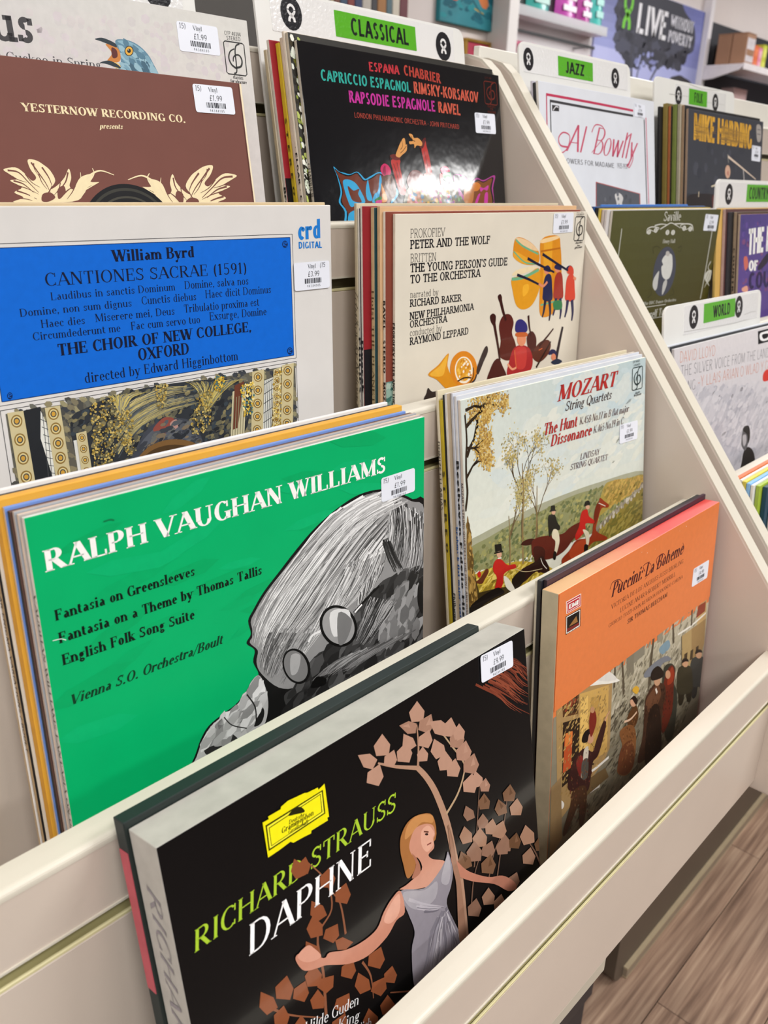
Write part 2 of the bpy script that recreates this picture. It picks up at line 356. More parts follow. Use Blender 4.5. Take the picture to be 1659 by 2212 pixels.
            s.line(s.curve([(x + a * w, y + b * h) for a, b in ((.5, .78), (.74, .72), (.82, .55), (.74, .4), (.58, .38), (.42, .46), (.38, .6))], 5, False), t * 1.8, t, c, 1)
        elif k == 'oxf':      # round emblem: a figure with a ring head and two legs
            _, bg, fg, x, y, w, h = o
            ell = lambda cx, cy, rx, ry, n=20: [(cx + rx * math.cos(a * 2 * math.pi / n), cy + ry * math.sin(a * 2 * math.pi / n)) for a in range(n)]
            cx, cy = x + w / 2, y + h / 2
            if bg: s.poly(ell(cx, cy, w / 2, h / 2), bg); s.z += .003
            k_ = .5 if bg else 1.
            hw, hh = w * .5 * k_, h * .5 * k_
            ring = [(cx + .62 * hw * math.cos(math.radians(a)), cy - .38 * hh + .55 * hh * math.sin(math.radians(a))) for a in range(130, 411, 14)]
            s.line(ring, hw * .36, hw * .36, fg)
            for sg in (-1, 1): s.line(s.curve([(cx + sg * .44 * hw, cy - .02 * hh), (cx - sg * .05 * hw, cy + .32 * hh), (cx - sg * .42 * hw, cy + .62 * hh), (cx - sg * .5 * hw, cy + 1. * hh)], 4, False), hw * .4, hw * .42, fg)
            if bg:
                for sg in (-1, 1): s.z += .003; s.line([(cx + sg * .35 * hw, cy - .4 * hh), (cx + sg * .9 * hw, cy - .4 * hh)], hh * .09, hh * .09, bg)
    def build(s, parent, m, names=('cover_artwork', 'lettering')):
        out = []
        for lay in (0, 1):
            if not s.F[lay]: continue
            me = bpy.data.meshes.new(names[lay]); me.from_pydata(s.V[lay], [], s.F[lay])
            ca = me.color_attributes.new('ink', 'FLOAT_COLOR', 'CORNER')
            flat = []
            for c in s.K[lay]: flat += [c[0], c[1], c[2], 1.]
            ca.data.foreach_set('color', flat)
            out.append(obj(names[lay], me, parent, [m]))
        return out
# ---------------------------------------------------------------- the room
FLOOR = -.85
floor = obj('floor', boxbm(-4, -4.6, FLOOR - .05, 9, 2.4, FLOOR - .004), None, [mat('4a3c33', .6)]); tag(floor, 'wood-look plank shop floor', kind='structure')
def plank_mat():
    m = bpy.data.materials.new('mat_plank'); m.use_nodes = True; nt = m.node_tree; b = nt.nodes['Principled BSDF']; b.inputs['Roughness'].default_value = .48
    tc = nt.nodes.new('ShaderNodeTexCoord'); oi = nt.nodes.new('ShaderNodeObjectInfo'); ad = nt.nodes.new('ShaderNodeVectorMath'); ad.operation = 'ADD'
    mu = nt.nodes.new('ShaderNodeVectorMath'); mu.operation = 'SCALE'; mu.inputs[3].default_value = 13
    cb = nt.nodes.new('ShaderNodeCombineXYZ'); nt.links.new(oi.outputs['Random'], cb.inputs[0]); nt.links.new(oi.outputs['Random'], cb.inputs[1])
    nt.links.new(cb.outputs[0], mu.inputs[0]); nt.links.new(tc.outputs['Object'], ad.inputs[0]); nt.links.new(mu.outputs[0], ad.inputs[1])
    mp = nt.nodes.new('ShaderNodeMapping'); mp.inputs['Scale'].default_value = (1.6, 42, 1); nt.links.new(ad.outputs[0], mp.inputs[0])
    n1 = nt.nodes.new('ShaderNodeTexNoise'); n1.inputs['Scale'].default_value = 2.4; n1.inputs['Detail'].default_value = 9; n1.inputs['Distortion'].default_value = .35; nt.links.new(mp.outputs[0], n1.inputs['Vector'])
    rp = nt.nodes.new('ShaderNodeValToRGB'); els = rp.color_ramp.elements
    els[0].position = .28; els[0].color = lin('6e5648') + (1,); els[1].position = .72; els[1].color = lin('bfa48c') + (1,)
    e = els.new(.5); e.color = lin('9c806c') + (1,)
    nt.links.new(n1.outputs['Fac'], rp.inputs['Fac'])
    mp2 = nt.nodes.new('ShaderNodeMapping'); mp2.inputs['Scale'].default_value = (1.2, 3, 1); nt.links.new(ad.outputs[0], mp2.inputs[0])
    n2 = nt.nodes.new('ShaderNodeTexNoise'); n2.inputs['Scale'].default_value = 3; n2.inputs['Detail'].default_value = 4; nt.links.new(mp2.outputs[0], n2.inputs['Vector'])
    mr = nt.nodes.new('ShaderNodeMapRange'); mr.inputs[1].default_value = .3; mr.inputs[2].default_value = .7; mr.inputs[3].default_value = .72; mr.inputs[4].default_value = 1.15; nt.links.new(n2.outputs['Fac'], mr.inputs[0])
    mx = nt.nodes.new('ShaderNodeMix'); mx.data_type = 'RGBA'; mx.blend_type = 'MULTIPLY'; mx.inputs[0].default_value = 1
    nt.links.new(rp.outputs[0], mx.inputs[6]); nt.links.new(mr.outputs[0], mx.inputs[7]); nt.links.new(mx.outputs[2], b.inputs['Base Color'])
    return m
PM = plank_mat(); PW = .152; PL = 1.22; me0 = None; R0 = random.Random(4)
for r in range(-7, 3):
    y0 = .113 + r * PW; off = .703 + (r * .47) % PL if r != 0 else .703
    for k in range(-3, 5):
        x0 = off + k * PL
        if x0 > 6 or x0 + PL < -2.6: continue
        if me0 is None:
            o = obj('plank', boxbm(.0008, .0008, -.004, PL - .0008, PW - .0008, 0, .0007), floor, [PM]); me0 = o.data
        else: o = obj('plank', me0, floor)
        o.location = (x0, y0, FLOOR)
wallm = mat('ded5d2', .8, .03, 3)
tag(box('wall_back', (-4, 2.25, FLOOR), (9, 2.4, CEIL), wallm, bev=0), 'pale pinkish shop wall behind the racks', kind='structure')
tag(box('wall_front', (-4, -4.7, FLOOR), (9, -4.6, CEIL), mat('77726e', .8, .03, 3), bev=0), 'shop wall behind the viewer', kind='structure')
tag(box('wall_left', (-4.1, -4.6, FLOOR), (-4, 2.25, CEIL), wallm, bev=0), 'side wall of the shop', kind='structure')
tag(box('wall_right', (9, -4.6, FLOOR), (9.1, 2.25, CEIL), wallm, bev=0), 'far side wall of the shop', kind='structure')
tag(box('ceiling', (-4.1, -4.7, CEIL), (9.1, 2.4, CEIL + .05), mat('e8e8e6', .9, .02, 3), bev=0), 'white shop ceiling', kind='structure')
# ---------------------------------------------------------------- the tiered racks
LY = [0, .1207, .2377, .3536, .4905]; LZ = [0, .1463, .2915, .4374, .588]; TK = .0177; GR0, GR1, BH = .0469, .0596, .1666
def cream(rough=.34, h='cbbeb1'): return mat(h, rough, .025, 9, 0, .03, 220)
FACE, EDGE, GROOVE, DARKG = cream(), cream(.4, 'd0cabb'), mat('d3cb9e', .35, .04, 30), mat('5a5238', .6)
def lipboard(x0, x1, y, z, parent, bottom=BH):
    # the upper board has a rounded nose
    n = 5; r = .0036; pts = [(y, z - GR0), (y, z - .0015), (y - .0015, z)]
    for i in range(n + 1):
        a = math.radians(90 + 90 * i / n); pts.append((y - TK + r + r * math.cos(a), z - r + r * math.sin(a)))
    pts += [(y - TK, z - GR0)]
    o = obj('tier_board', prism(pts, x0, x1), parent, [FACE]); [setattr(p, 'use_smooth', False) for p in o.data.polygons]
    # nosing strip along the top, tinted paler to imitate overhead light
    pts2 = [(y + .0004, z - .003), (y + .0004, z + .0006), (y - .006, z + .0008)]
    for i in range(n + 1):
        a = math.radians(90 + 90 * i / n); pts2.append((y - TK - .0006 + r + r * math.cos(a), z + .0007 - r + r * math.sin(a)))
    pts2 += [(y - TK - .0006, z - r - .001), (y - TK + .004, z - r - .001), (y - TK + .006, z - .003)]
    nose = obj('nosing', prism(pts2, x0, x1), o, [EDGE])
    box('tier_board', (x0, y - TK, z - bottom), (x1, y, z - GR1), FACE, parent, .001)
    # slot between the two boards: backing and two lips of the insert
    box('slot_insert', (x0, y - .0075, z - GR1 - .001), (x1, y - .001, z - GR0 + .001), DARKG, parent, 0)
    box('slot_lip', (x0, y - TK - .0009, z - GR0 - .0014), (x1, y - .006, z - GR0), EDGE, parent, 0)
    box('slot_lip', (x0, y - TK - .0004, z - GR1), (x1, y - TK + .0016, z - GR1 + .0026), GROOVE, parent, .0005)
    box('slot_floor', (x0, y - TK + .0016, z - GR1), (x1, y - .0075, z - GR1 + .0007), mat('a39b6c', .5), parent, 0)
PANEL = [(-.10, -.178), (-.10, -.0627), (.40, .5537), (.4208, .580), (.4343, .5965), (.4488, .6082), (.4708, .6148), (.50, .617), (.53, .617), (.53, -.178)]
def rack(label, x0, x1, back_top):
    t = thing('record_rack', label, 'rack', (0, 0, 0))
    for a, b in ((x0 - .0189, x0), (x1, x1 + .0189)):
        p = obj('side_panel', prism(PANEL, a, b, .0025), t, [FACE])
        # pale edging along the sloping front edge
        q = [(-.1008, -.178), (-.1008, -.0625), (.3994, .5541), (.4202, .5806), (.4339, .5973), (.4485, .6091), (.4707, .6157), (.50, .6179), (.53, .6179)]
        inn = [(y + .004 * (1 if i < 3 else .6), z - .003) for i, (y, z) in enumerate(q)]
        obj('edging', prism(q + inn[::-1], a + .0004, b - .0004, 0), p, [EDGE])
    for i in range(4): lipboard(x0, x1, LY[i], LZ[i], t, BH if i == 0 else LZ[i] - LZ[i - 1] + .1575)
    for i in range(4): box('tray_floor', (x0, LY[i], LZ[i] - .170), (x1, LY[i + 1] - TK, LZ[i] - .158), FACE, t, 0)
    lipboard(x0, x1, LY[4], LZ[4], t, .30)
    if back_top: box('rear_panel', (x0, .4985, .1), (x1, .5085, back_top), cream(.4, 'e9e6dc'), t, .001)
    box('bottom_rail', (x0 + .012, -.0165, -.184), (-.338 if x1 < .01 else x1, .03, -.1685), cream(.5, 'bdb6a6'), t, .0008)
    return t
rackA = rack('cream tiered record rack holding the classical sleeves', -1.24, 0, None)
rackB = rack('cream tiered record rack behind the sloping panel, holding jazz and folk', .0596, 1.42, .633)
def base(x0, x1, label):
    t = thing('rack_base', label, 'rack base', (0, 0, 0)); bm = bmesh.new()
    pts = [(x0 + .03, FLOOR + .002), (x1, FLOOR + .002), (x1, -.19), (x0, -.19)] + [(x0 + .03 - .03 * math.sin(a), FLOOR + .032 - .03 * math.cos(a)) for a in [math.radians(90 - 15 * i) for i in range(6)]]
    obj('plinth', prism(pts, .182, .50, .001, 1), t, [mat('54493d', .5, .04, 12)])
    for z0, z1, h in ((FLOOR + .001, FLOOR + .005, 'a8987c'), (FLOOR + .005, FLOOR + .021, '8a7d6a'), (FLOOR + .021, FLOOR + .025, 'a8987c')):
        box('skirting_strip', (x0 + .035, .174, z0), (x1, .182, z1), mat(h, .5), t, 0)
    return t
base(.20, 1.42, 'dark grey-brown base under the jazz and folk rack')
base(-1.24, -.75, 'dark grey-brown base under the classical rack')
cr = thing('storage_crate', 'black plastic crate on the floor under the classical rack', 'crate', (-.06, .16, FLOOR))
box('crate_body', (-.5, -.02, .001), (.06, .25, .22), mat('22242a', .45, .06, 20), cr, .006, 2); box('crate_rim', (-.506, -.026, .2), (.066, .256, .232), mat('22242a', .4), cr, .004)
# ---------------------------------------------------------------- cover pictures (tenths of a millimetre from the top left corner of each cover)
ART = {}
ART['green'] = [
('s',['00a863','04b06c','00a560'],26,9,5,-8,3,[47,-16,3061,51,3066,703,1301,1210,93,1633]),
('t','serifb','f4f4f0',7.3,32.9,270.5,34.9,12.45,'RALPH VAUGHAN WILLIAMS'),
('t','serifb','0c1a12',8.4,62.6,99.1,64.1,6.51,'Fantasia on Greensleeves'),
('t','serifb','0c1a12',8.6,76.7,150.7,79.7,6.64,'Fantasia on a Theme by Thomas Tallis'),
('t','serifb','0c1a12',8.7,90.6,96.1,93.1,6.77,'English Folk Song Suite'),
('t','serifbi','0c3a22',9.3,117.1,115.1,118.3,6.5,'Vienna S.O. Orchestra/Boult'),
('c','141414',[3163,769,3003,636,2821,537,2646,470,2423,458,2208,507,2000,593,1822,703,1648,830,1514,929,1416,1031,1368,1098,1383,1200,1342,1256,1405,1332,1387,1418,1425,1528,1366,1550,1315,1612,1219,1675,1106,1702,995,1737,924,1807,868,1909,819,1980,770,2102,807,2362,3155,2993,3177,1935]),
('c','8f8f8f',[3147,778,2988,650,2806,551,2646,489,2436,480,2221,528,2017,614,1838,724,1663,849,1531,945,1433,1047,1389,1112,1405,1213,1369,1260,1431,1347,1414,1429,1448,1534,1592,1708,1763,1772,1950,1683,2139,1670,2249,1714,2569,1700,2879,1624,3121,1418]),
('c','3c3c3c',[3136,1279,2880,1233,2666,1222,2517,1309,2372,1371,2311,1531,2168,1613,1981,1583,1872,1673,1764,1761,1636,1794,1703,1937,1991,1953,2269,1957,2565,1963,2878,1943,3126,1890]),
('c','6f6f6f',[3121,1418,2879,1338,2664,1405,2571,1582,2628,1794,2879,1819,3115,1785]),
('c','929292',[2943,1407,2786,1401,2693,1486,2816,1553,2975,1513]),
('c','202020',[2001,1727,1813,1805,1682,1859,1603,1935,1857,1962,2156,1955,2358,1876,2191,1760]),
('s',['3a3a3a','2c2c2c','4a4a4a','565656','222222'],240,9,1.8,-40,15,[3120,1298,2666,1244,2371,1394,2281,1588,1954,1595,1712,1783,1729,1926,2565,1963,3126,1890]),
('s',['787878','8c8c8c','666666','9a9a9a'],90,8,1.8,-60,16,[3105,1413,2879,1350,2694,1439,2601,1593,2659,1782,2879,1807,3108,1782]),
('h',['e6e6e6','cfcfcf','a9a9a9','777777','f2f2f2','5a5a5a','bdbdbd'],330,1.5,11,[2646,480,2260,520,1870,717,1546,956,1407,1149,1386,1283],[3115,806,2819,906,2493,1076,2180,1303,1880,1499,1717,1696]),
('h',['efefef','dadada','b5b5b5','8a8a8a','4c4c4c'],190,1.3,12,[2704,505,2310,615,1989,834,1678,1104,1475,1318,1438,1513],[2942,672,2611,891,2294,1144,2044,1342,1805,1469,1645,1644]),
('h',['c8c8c8','9c9c9c','7a7a7a','e2e2e2','b4b4b4','565656'],260,1.2,24,[2669,952,2549,1161,2374,1282,2123,1371],[2273,964,2105,1146,1939,1347,1802,1533]),
('h',['d6d6d6','8a8a8a','6a6a6a','3e3e3e'],90,1.0,25,[2698,1050,2637,1167,2518,1263],[2404,1225,2372,1349,2313,1441]),
('h',['5a5a5a','7c7c7c','a2a2a2','454545'],120,1.2,17,[1552,1223,1472,1359,1427,1508],[1989,1387,1802,1533,1641,1708]),
('h',['2c2c2c','d8d8d8','3a3a3a','b0b0b0','555555','8c8c8c'],190,1.3,13,[2675,498,2731,662,2700,872,2638,1077],[3147,792,3133,995,3119,1202,3071,1306]),
('h',['1e1e1e','2c2c2c','3c3c3c'],40,1.5,18,[2655,882,2698,1005,2787,1192],[2729,881,2818,1064,2911,1208]),
('h',['2a2a2a','9a9a9a','555555','b4b4b4'],90,0.9,14,[2517,1309,2427,1459,2337,1610],[2817,1458,2631,1604,2479,1736]),
('c','161616',[3121,1394,3072,1402,3066,1545,3107,1658,3134,1642]),
('h',['8e8e8e','6e6e6e','a8a8a8','505050'],120,1.1,26,[2249,1714,2055,1727,1866,1783],[3075,1795,2689,1819,2330,1864]),
('h',['d2d2d2','eeeeee','b0b0b0'],70,1.2,27,[2660,484,2395,502,2128,567,1921,692],[2972,646,2702,676,2443,757,2194,897]),
('c','0d0d0d',[2352,1435,2372,1553,2317,1625,2210,1624,2094,1552,2015,1438,1998,1327,2050,1257,2151,1254,2267,1321]),
('c','9c9c9c',[2326,1435,2344,1538,2298,1601,2207,1601,2108,1537,2039,1438,2023,1340,2067,1279,2154,1276,2253,1335]),
('c','dcdcdc',[2104,1298,2288,1342,2284,1475,2131,1508]),
('c','777777',[2184,1327,2319,1443,2253,1589,2175,1581]),
('l','0d0d0d',22.7,22.7,[2343,1384,2488,1310,2621,1252]),
('l','f2f2f2',15.1,15.1,[2349,1386,2429,1346]),
('l','e8e8e8',19.1,19.1,[2004,1411,1923,1417,1882,1456]),
('c','101010',[1880,1616,1887,1710,1845,1764,1771,1755,1694,1689,1644,1593,1638,1502,1678,1450,1749,1456,1826,1518]),
('c','7a7a7a',[1855,1612,1863,1695,1828,1742,1766,1735,1701,1678,1657,1593,1651,1512,1684,1466,1744,1471,1810,1526]),
('c','a9a9a9',[1716,1499,1802,1533,1770,1652,1707,1648]),
('c','0c0c0c',[1946,1772,1890,1839,2022,1873,2037,1822]),
('c','b9b9b9',[1425,1537,1353,1561,1309,1626,1219,1683,1105,1714,1004,1750,934,1820,875,1925,833,1988,1016,1977,1242,1961,1430,1954,1488,1815,1475,1657]),
('c','e0e0e0',[1412,1554,1358,1595,1323,1654,1376,1720,1459,1715,1465,1631]),
('c','d6d6d6',[1217,1701,1104,1733,1140,1824,1270,1898,1333,1830]),
('c','1d1d1d',[1339,1747,1398,1741,1451,1831,1421,1916,1350,1915,1299,1814]),
('c','2a2a2a',[1012,1783,1097,1814,1179,1897,1217,1981,1062,1957,954,1945,941,1854]),
('c','9c9c9c',[1029,1838,1113,1880,1130,1938,1022,1915]),
('s',['a8a8a8','c4c4c4','8c8c8c','d8d8d8'],70,7,2,-40,21,[1400,1560,1336,1638,1218,1691,1036,1753,941,1854,1247,1898,1442,1794]),
('l','2a2a2a',10.9,10.9,[1313,1639,1373,1762,1377,1873]),
('l','3a3a3a',8.5,8.5,[1115,1728,1174,1819,1293,1902]),
('l','0a7a48',8.0,8.0,[433,133,474,131,498,142]),
('l','dff0e6',4.7,4.7,[49,734,95,740,124,758])]
ART['daphne'] = [
('h',['7a3a28','8a4631','5a2a1e'],46,2.0,3,[2510,162,2749,352,2935,547,3170,748],[2945,144,3078,231,3177,328,3226,395]),
('t','roman','a9cc35',9.2,69.0,165.0,70.2,12.36,'RICHARD STRAUSS'),
('l','8a563c',23.0,6.3,[869,1704,894,1412,892,1148,1024,1039,1012,833,890,622]),
('l','8a563c',17.0,6.4,[1105,1277,1094,1045,1024,899]),
('l','8a563c',16.9,5.6,[473,1329,612,1499,846,1706]),
('l','8a563c',17.7,6.6,[1208,1561,1262,1709,1261,1884]),
('l','8a563c',24.6,8.2,[2027,2679,1883,2319,1411,1955]),
('p','8a4e30',[806,552,869,634,874,700,798,685,770,615]),
('p','8a4e30',[811,575,846,631,824,644]),
('p','8a4e30',[888,588,912,667,886,705,818,657,822,604]),
('p','8a4e30',[882,604,891,653,863,648]),
('p','8a4e30',[1053,762,1084,860,1051,908,965,845,969,779]),
('p','8a4e30',[1044,781,1057,843,1021,836]),
('p','8a4e30',[884,889,963,975,982,1055,904,1050,861,971]),
('p','8a4e30',[894,916,940,976,921,995]),
('p','8a4e30',[1162,941,1186,1042,1146,1084,1059,1011,1070,947]),
('p','8a4e30',[1151,959,1159,1021,1121,1009]),
('p','8a4e30',[877,986,938,1092,930,1163,840,1122,819,1041]),
('p','8a4e30',[878,1012,911,1081,880,1088]),
('p','8a4e30',[1054,1166,1052,1251,1000,1270,929,1186,957,1140]),
('p','8a4e30',[1038,1176,1030,1226,993,1205]),
('p','8a4e30',[802,1116,879,1206,898,1287,821,1280,779,1199]),
('p','8a4e30',[811,1144,857,1206,838,1225]),
('p','8a4e30',[808,1163,819,1247,781,1277,714,1207,728,1157]),
('p','8a4e30',[797,1176,798,1227,767,1213]),
('p','8a4e30',[1155,1372,1091,1383,1025,1339,1016,1262,1077,1280]),
('p','8a4e30',[1132,1359,1087,1359,1066,1323]),
('p','8a4e30',[833,1296,882,1414,859,1478,764,1414,756,1331]),
('p','8a4e30',[829,1321,853,1396,817,1393]),
('p','8a4e30',[969,1484,952,1559,892,1561,832,1468,870,1435]),
('p','8a4e30',[950,1489,932,1531,897,1502]),
('p','8a4e30',[634,1234,665,1350,629,1403,538,1324,544,1248]),
('p','8a4e30',[625,1256,637,1328,599,1317]),
('p','8a4e30',[445,1204,521,1301,539,1388,460,1378,420,1292]),
('p','8a4e30',[453,1234,498,1300,479,1321]),
('p','8a4e30',[756,1364,768,1461,726,1494,650,1412,667,1355]),
('p','8a4e30',[744,1379,745,1438,709,1421]),
('p','8a4e30',[836,1486,878,1589,858,1644,777,1587,769,1515]),
('p','8a4e30',[832,1508,853,1573,822,1570]),
('p','8a4e30',[1069,1694,1067,1788,1010,1805,934,1706,964,1658]),
('p','8a4e30',[1052,1704,1043,1759,1003,1732]),
('p','8a4e30',[580,1405,607,1506,576,1551,499,1481,504,1415]),
('p','8a4e30',[573,1424,583,1486,550,1476]),
('p','8a4e30',[1132,1484,1147,1581,1103,1613,1022,1530,1039,1473]),
('p','8a4e30',[1119,1498,1122,1557,1084,1540]),
('p','8a4e30',[1379,1566,1398,1680,1346,1716,1248,1619,1267,1553]),
('p','8a4e30',[1364,1583,1367,1651,1323,1631]),
('p','8a4e30',[1162,1608,1241,1720,1248,1803,1155,1770,1119,1679]),
('p','8a4e30',[1168,1638,1213,1712,1186,1724]),
('p','8a4e30',[1382,1806,1382,1900,1324,1916,1244,1817,1274,1769]),
('p','8a4e30',[1365,1816,1357,1870,1316,1844]),
('p','8a4e30',[1384,1951,1437,2069,1415,2130,1318,2060,1307,1979]),
('p','8a4e30',[1381,1975,1407,2050,1370,2044]),
('p','8a4e30',[1209,1922,1277,2044,1270,2120,1171,2064,1147,1973]),
('p','8a4e30',[1211,1950,1247,2029,1214,2032]),
('p','8a4e30',[1456,1772,1488,1870,1457,1912,1372,1841,1375,1778]),
('p','8a4e30',[1448,1789,1462,1850,1427,1839]),
('p','8a4e30',[689,1560,735,1680,713,1744,621,1676,613,1592]),
('p','8a4e30',[684,1585,707,1661,672,1657]),
('p','8a4e30',[1014,1804,1031,1922,979,1957,886,1855,906,1787]),
('p','8a4e30',[999,1821,1001,1892,958,1869]),
('t','roman','fbfbfb',40.3,93.7,138.3,95.3,18.3,'DAPHNE'),
('l','b08a72',81.5,35.3,[2195,2088,2198,1611,2167,1406,2125,1087,2044,800,1965,630,1883,508]),
('l','b08a72',30.4,11.7,[1895,520,1693,407,1540,305]),
('l','a8826a',23.4,9.3,[1891,512,1916,375,1922,214]),
('l','b59a7a',22.6,10.0,[2122,996,2256,914,2340,803,2352,709,2232,508,2158,388]),
('l','8d6a55',20.8,20.8,[2167,1406,2157,1241,2125,1087]),
('p','b58d78',[1947,54,2008,154,1986,218,1876,174,1862,99]),
('p','b58d78',[1944,78,1975,143,1934,146]),
('p','a37c68',[1761,146,1849,154,1921,205,1904,268,1828,237]),
('p','b58d78',[1786,162,1846,173,1859,207]),
('p','a37c68',[2070,204,2082,296,2025,329,1929,255,1954,200]),
('p','b58d78',[2053,218,2052,274,2006,260]),
('p','b58d78',[1605,130,1663,233,1640,297,1533,251,1521,175]),
('p','b58d78',[1601,154,1630,220,1590,224]),
('p','b58d78',[1383,170,1481,208,1538,278,1489,323,1417,270]),
('p','b58d78',[1405,192,1467,223,1467,256]),
('p','b58d78',[1692,285,1709,366,1667,399,1588,340,1602,289]),
('p','b58d78',[1681,299,1684,349,1648,339]),
('p','b58d78',[1554,317,1574,417,1523,458,1426,384,1444,321]),
('p','b58d78',[1540,334,1544,396,1500,384]),
('p','b58d78',[1812,285,1853,387,1816,439,1711,379,1714,309]),
('p','b58d78',[1803,306,1821,370,1778,366]),
('p','b58d78',[1791,218,1874,288,1897,356,1817,358,1771,293]),
('p','b58d78',[1802,242,1851,290,1832,309]),
('p','b58d78',[2035,303,2056,393,2008,429,1915,363,1931,307]),
('p','b58d78',[2022,319,2027,374,1985,363]),
('p','b58d78',[1956,390,2001,466,1984,512,1903,477,1893,420]),
('p','b58d78',[1953,407,1976,456,1946,458]),
('p','b58d78',[2041,247,2158,290,2229,367,2171,416,2085,357]),
('p','b58d78',[2068,271,2143,306,2144,342]),
('p','b58d78',[2265,317,2310,419,2272,471,2160,410,2161,341]),
('p','b58d78',[2256,338,2276,402,2230,397]),
('p','a37c68',[2335,435,2382,540,2343,592,2228,528,2229,458]),
('p','b58d78',[2326,456,2346,522,2300,516]),
('p','b58d78',[2072,389,2164,482,2176,560,2071,543,2026,463]),
('p','b58d78',[2080,416,2133,479,2103,495]),
('p','b58d78',[2170,526,2233,631,2211,694,2098,643,2083,566]),
('p','b58d78',[2167,550,2199,617,2157,618]),
('p','b58d78',[2268,635,2311,735,2274,784,2168,722,2169,654]),
('p','b58d78',[2259,655,2278,718,2234,711]),
('p','ad8470',[2396,557,2447,670,2405,726,2281,655,2282,579]),
('p','b58d78',[2386,579,2408,650,2358,643]),
('p','a37c68',[2474,696,2515,810,2463,860,2340,779,2349,706]),
('p','b58d78',[2461,717,2476,787,2423,776]),
('p','b58d78',[2433,836,2482,947,2441,1000,2322,928,2323,854]),
('p','b58d78',[2423,857,2445,927,2397,919]),
('p','b58d78',[2470,838,2543,930,2540,993,2439,959,2410,887]),
('p','b58d78',[2473,861,2513,921,2481,928]),
('p','a37c68',[2578,950,2622,1032,2599,1074,2510,1026,2504,970]),
('p','b58d78',[2574,967,2595,1018,2561,1015]),
('p','b58d78',[2339,398,2393,484,2375,536,2279,496,2265,433]),
('p','b58d78',[2336,418,2364,473,2329,475]),
('l','6e5243',16.3,8.1,[2365,1575,2437,1266,2499,977]),
('l','6e5243',17.2,8.6,[2607,1848,2713,1546,2813,1239]),
('l','6e5243',16.9,8.4,[2509,1786,2601,1600,2699,1513]),
('l','6e5243',19.0,9.5,[3187,2085,3124,1916,3042,1765]),
('l','6e5243',16.3,8.2,[2298,1843,2357,1642,2478,1478]),
('p','77563f',[2546,1059,2605,1157,2586,1212,2482,1160,2467,1091]),
('p','63452f',[2543,1081,2574,1143,2536,1141]),
('p','77563f',[2704,1195,2791,1294,2796,1364,2690,1331,2651,1253]),
('p','63452f',[2710,1220,2759,1285,2727,1294]),
('p','77563f',[2860,1151,2920,1259,2890,1315,2770,1249,2761,1175]),
('p','63452f',[2854,1173,2883,1241,2838,1236]),
('p','a07a63',[2934,1311,2995,1423,2965,1479,2842,1410,2832,1334]),
('p','a07a63',[2928,1333,2958,1404,2911,1397]),
('p','8d6a57',[2331,1044,2408,1127,2419,1192,2331,1172,2294,1103]),
('p','8d6a57',[2338,1067,2383,1123,2358,1134]),
('p','8d6a57',[2511,1208,2566,1300,2548,1352,2451,1302,2438,1237]),
('p','8d6a57',[2508,1228,2536,1287,2501,1285]),
('p','a07a63',[2621,1313,2665,1413,2630,1457,2525,1389,2525,1324]),
('p','a07a63',[2613,1331,2632,1393,2590,1384]),
('p','a07a63',[2295,1191,2370,1294,2366,1362,2261,1320,2232,1242]),
('p','a07a63',[2297,1216,2339,1283,2305,1289]),
('p','a07a63',[2466,1300,2537,1422,2514,1489,2389,1422,2371,1336]),
('p','a07a63',[2463,1326,2499,1403,2454,1401]),
('p','a07a63',[2743,1399,2773,1509,2715,1545,2598,1452,2616,1388]),
('p','a07a63',[2728,1415,2736,1482,2684,1463]),
('p','8d6a57',[2752,1525,2820,1639,2799,1701,2680,1637,2662,1557]),
('p','8d6a57',[2749,1549,2784,1622,2741,1618]),
('p','63452f',[2894,1591,2942,1697,2905,1743,2792,1668,2792,1600]),
('p','77563f',[2886,1610,2907,1676,2862,1665]),
('p','a07a63',[3013,1592,3119,1726,3116,1812,2973,1753,2931,1652]),
('p','a07a63',[3018,1624,3076,1711,3030,1715]),
('p','63452f',[3196,1798,3264,1905,3244,1962,3129,1899,3111,1824]),
('p','77563f',[3194,1820,3228,1888,3187,1883]),
('p','a07a63',[3061,1822,3115,1941,3074,1991,2948,1904,2946,1829]),
('p','a07a63',[3052,1843,3076,1916,3025,1903]),
('p','8d6a57',[2391,1367,2465,1497,2441,1567,2310,1496,2292,1405]),
('p','8d6a57',[2388,1395,2425,1477,2378,1474]),
('p','8d6a57',[2590,1484,2615,1586,2563,1619,2457,1533,2473,1473]),
('p','8d6a57',[2575,1499,2582,1561,2535,1543]),
('p','77563f',[2234,1361,2329,1469,2341,1551,2234,1521,2188,1433]),
('p','63452f',[2243,1390,2297,1462,2267,1475]),
('p','77563f',[2559,1582,2611,1706,2569,1760,2442,1672,2443,1592]),
('p','63452f',[2549,1605,2572,1681,2521,1668]),
('p','8d6a57',[2715,1528,2783,1642,2762,1704,2644,1639,2627,1560]),
('p','8d6a57',[2713,1552,2747,1624,2705,1621]),
('p','8d6a57',[2861,1926,2888,2029,2835,2059,2728,1968,2743,1910]),
('p','8d6a57',[2846,1941,2854,2002,2806,1982]),
('p','a07a63',[2503,1837,2568,1953,2547,2014,2433,1946,2417,1866]),
('p','a07a63',[2500,1861,2533,1934,2492,1930]),
('p','8d6a57',[2356,1835,2403,1953,2364,2002,2249,1916,2250,1841]),
('p','8d6a57',[2347,1855,2367,1928,2321,1915]),
('p','a07a63',[2648,1988,2693,2097,2657,2141,2549,2061,2549,1993]),
('p','a07a63',[2639,2007,2659,2074,2616,2061]),
('c','a56d3c',[1982,928,1849,847,1738,843,1663,906,1644,1000,1657,1115,1681,1237,1754,1218,1810,1122,1986,1117]),
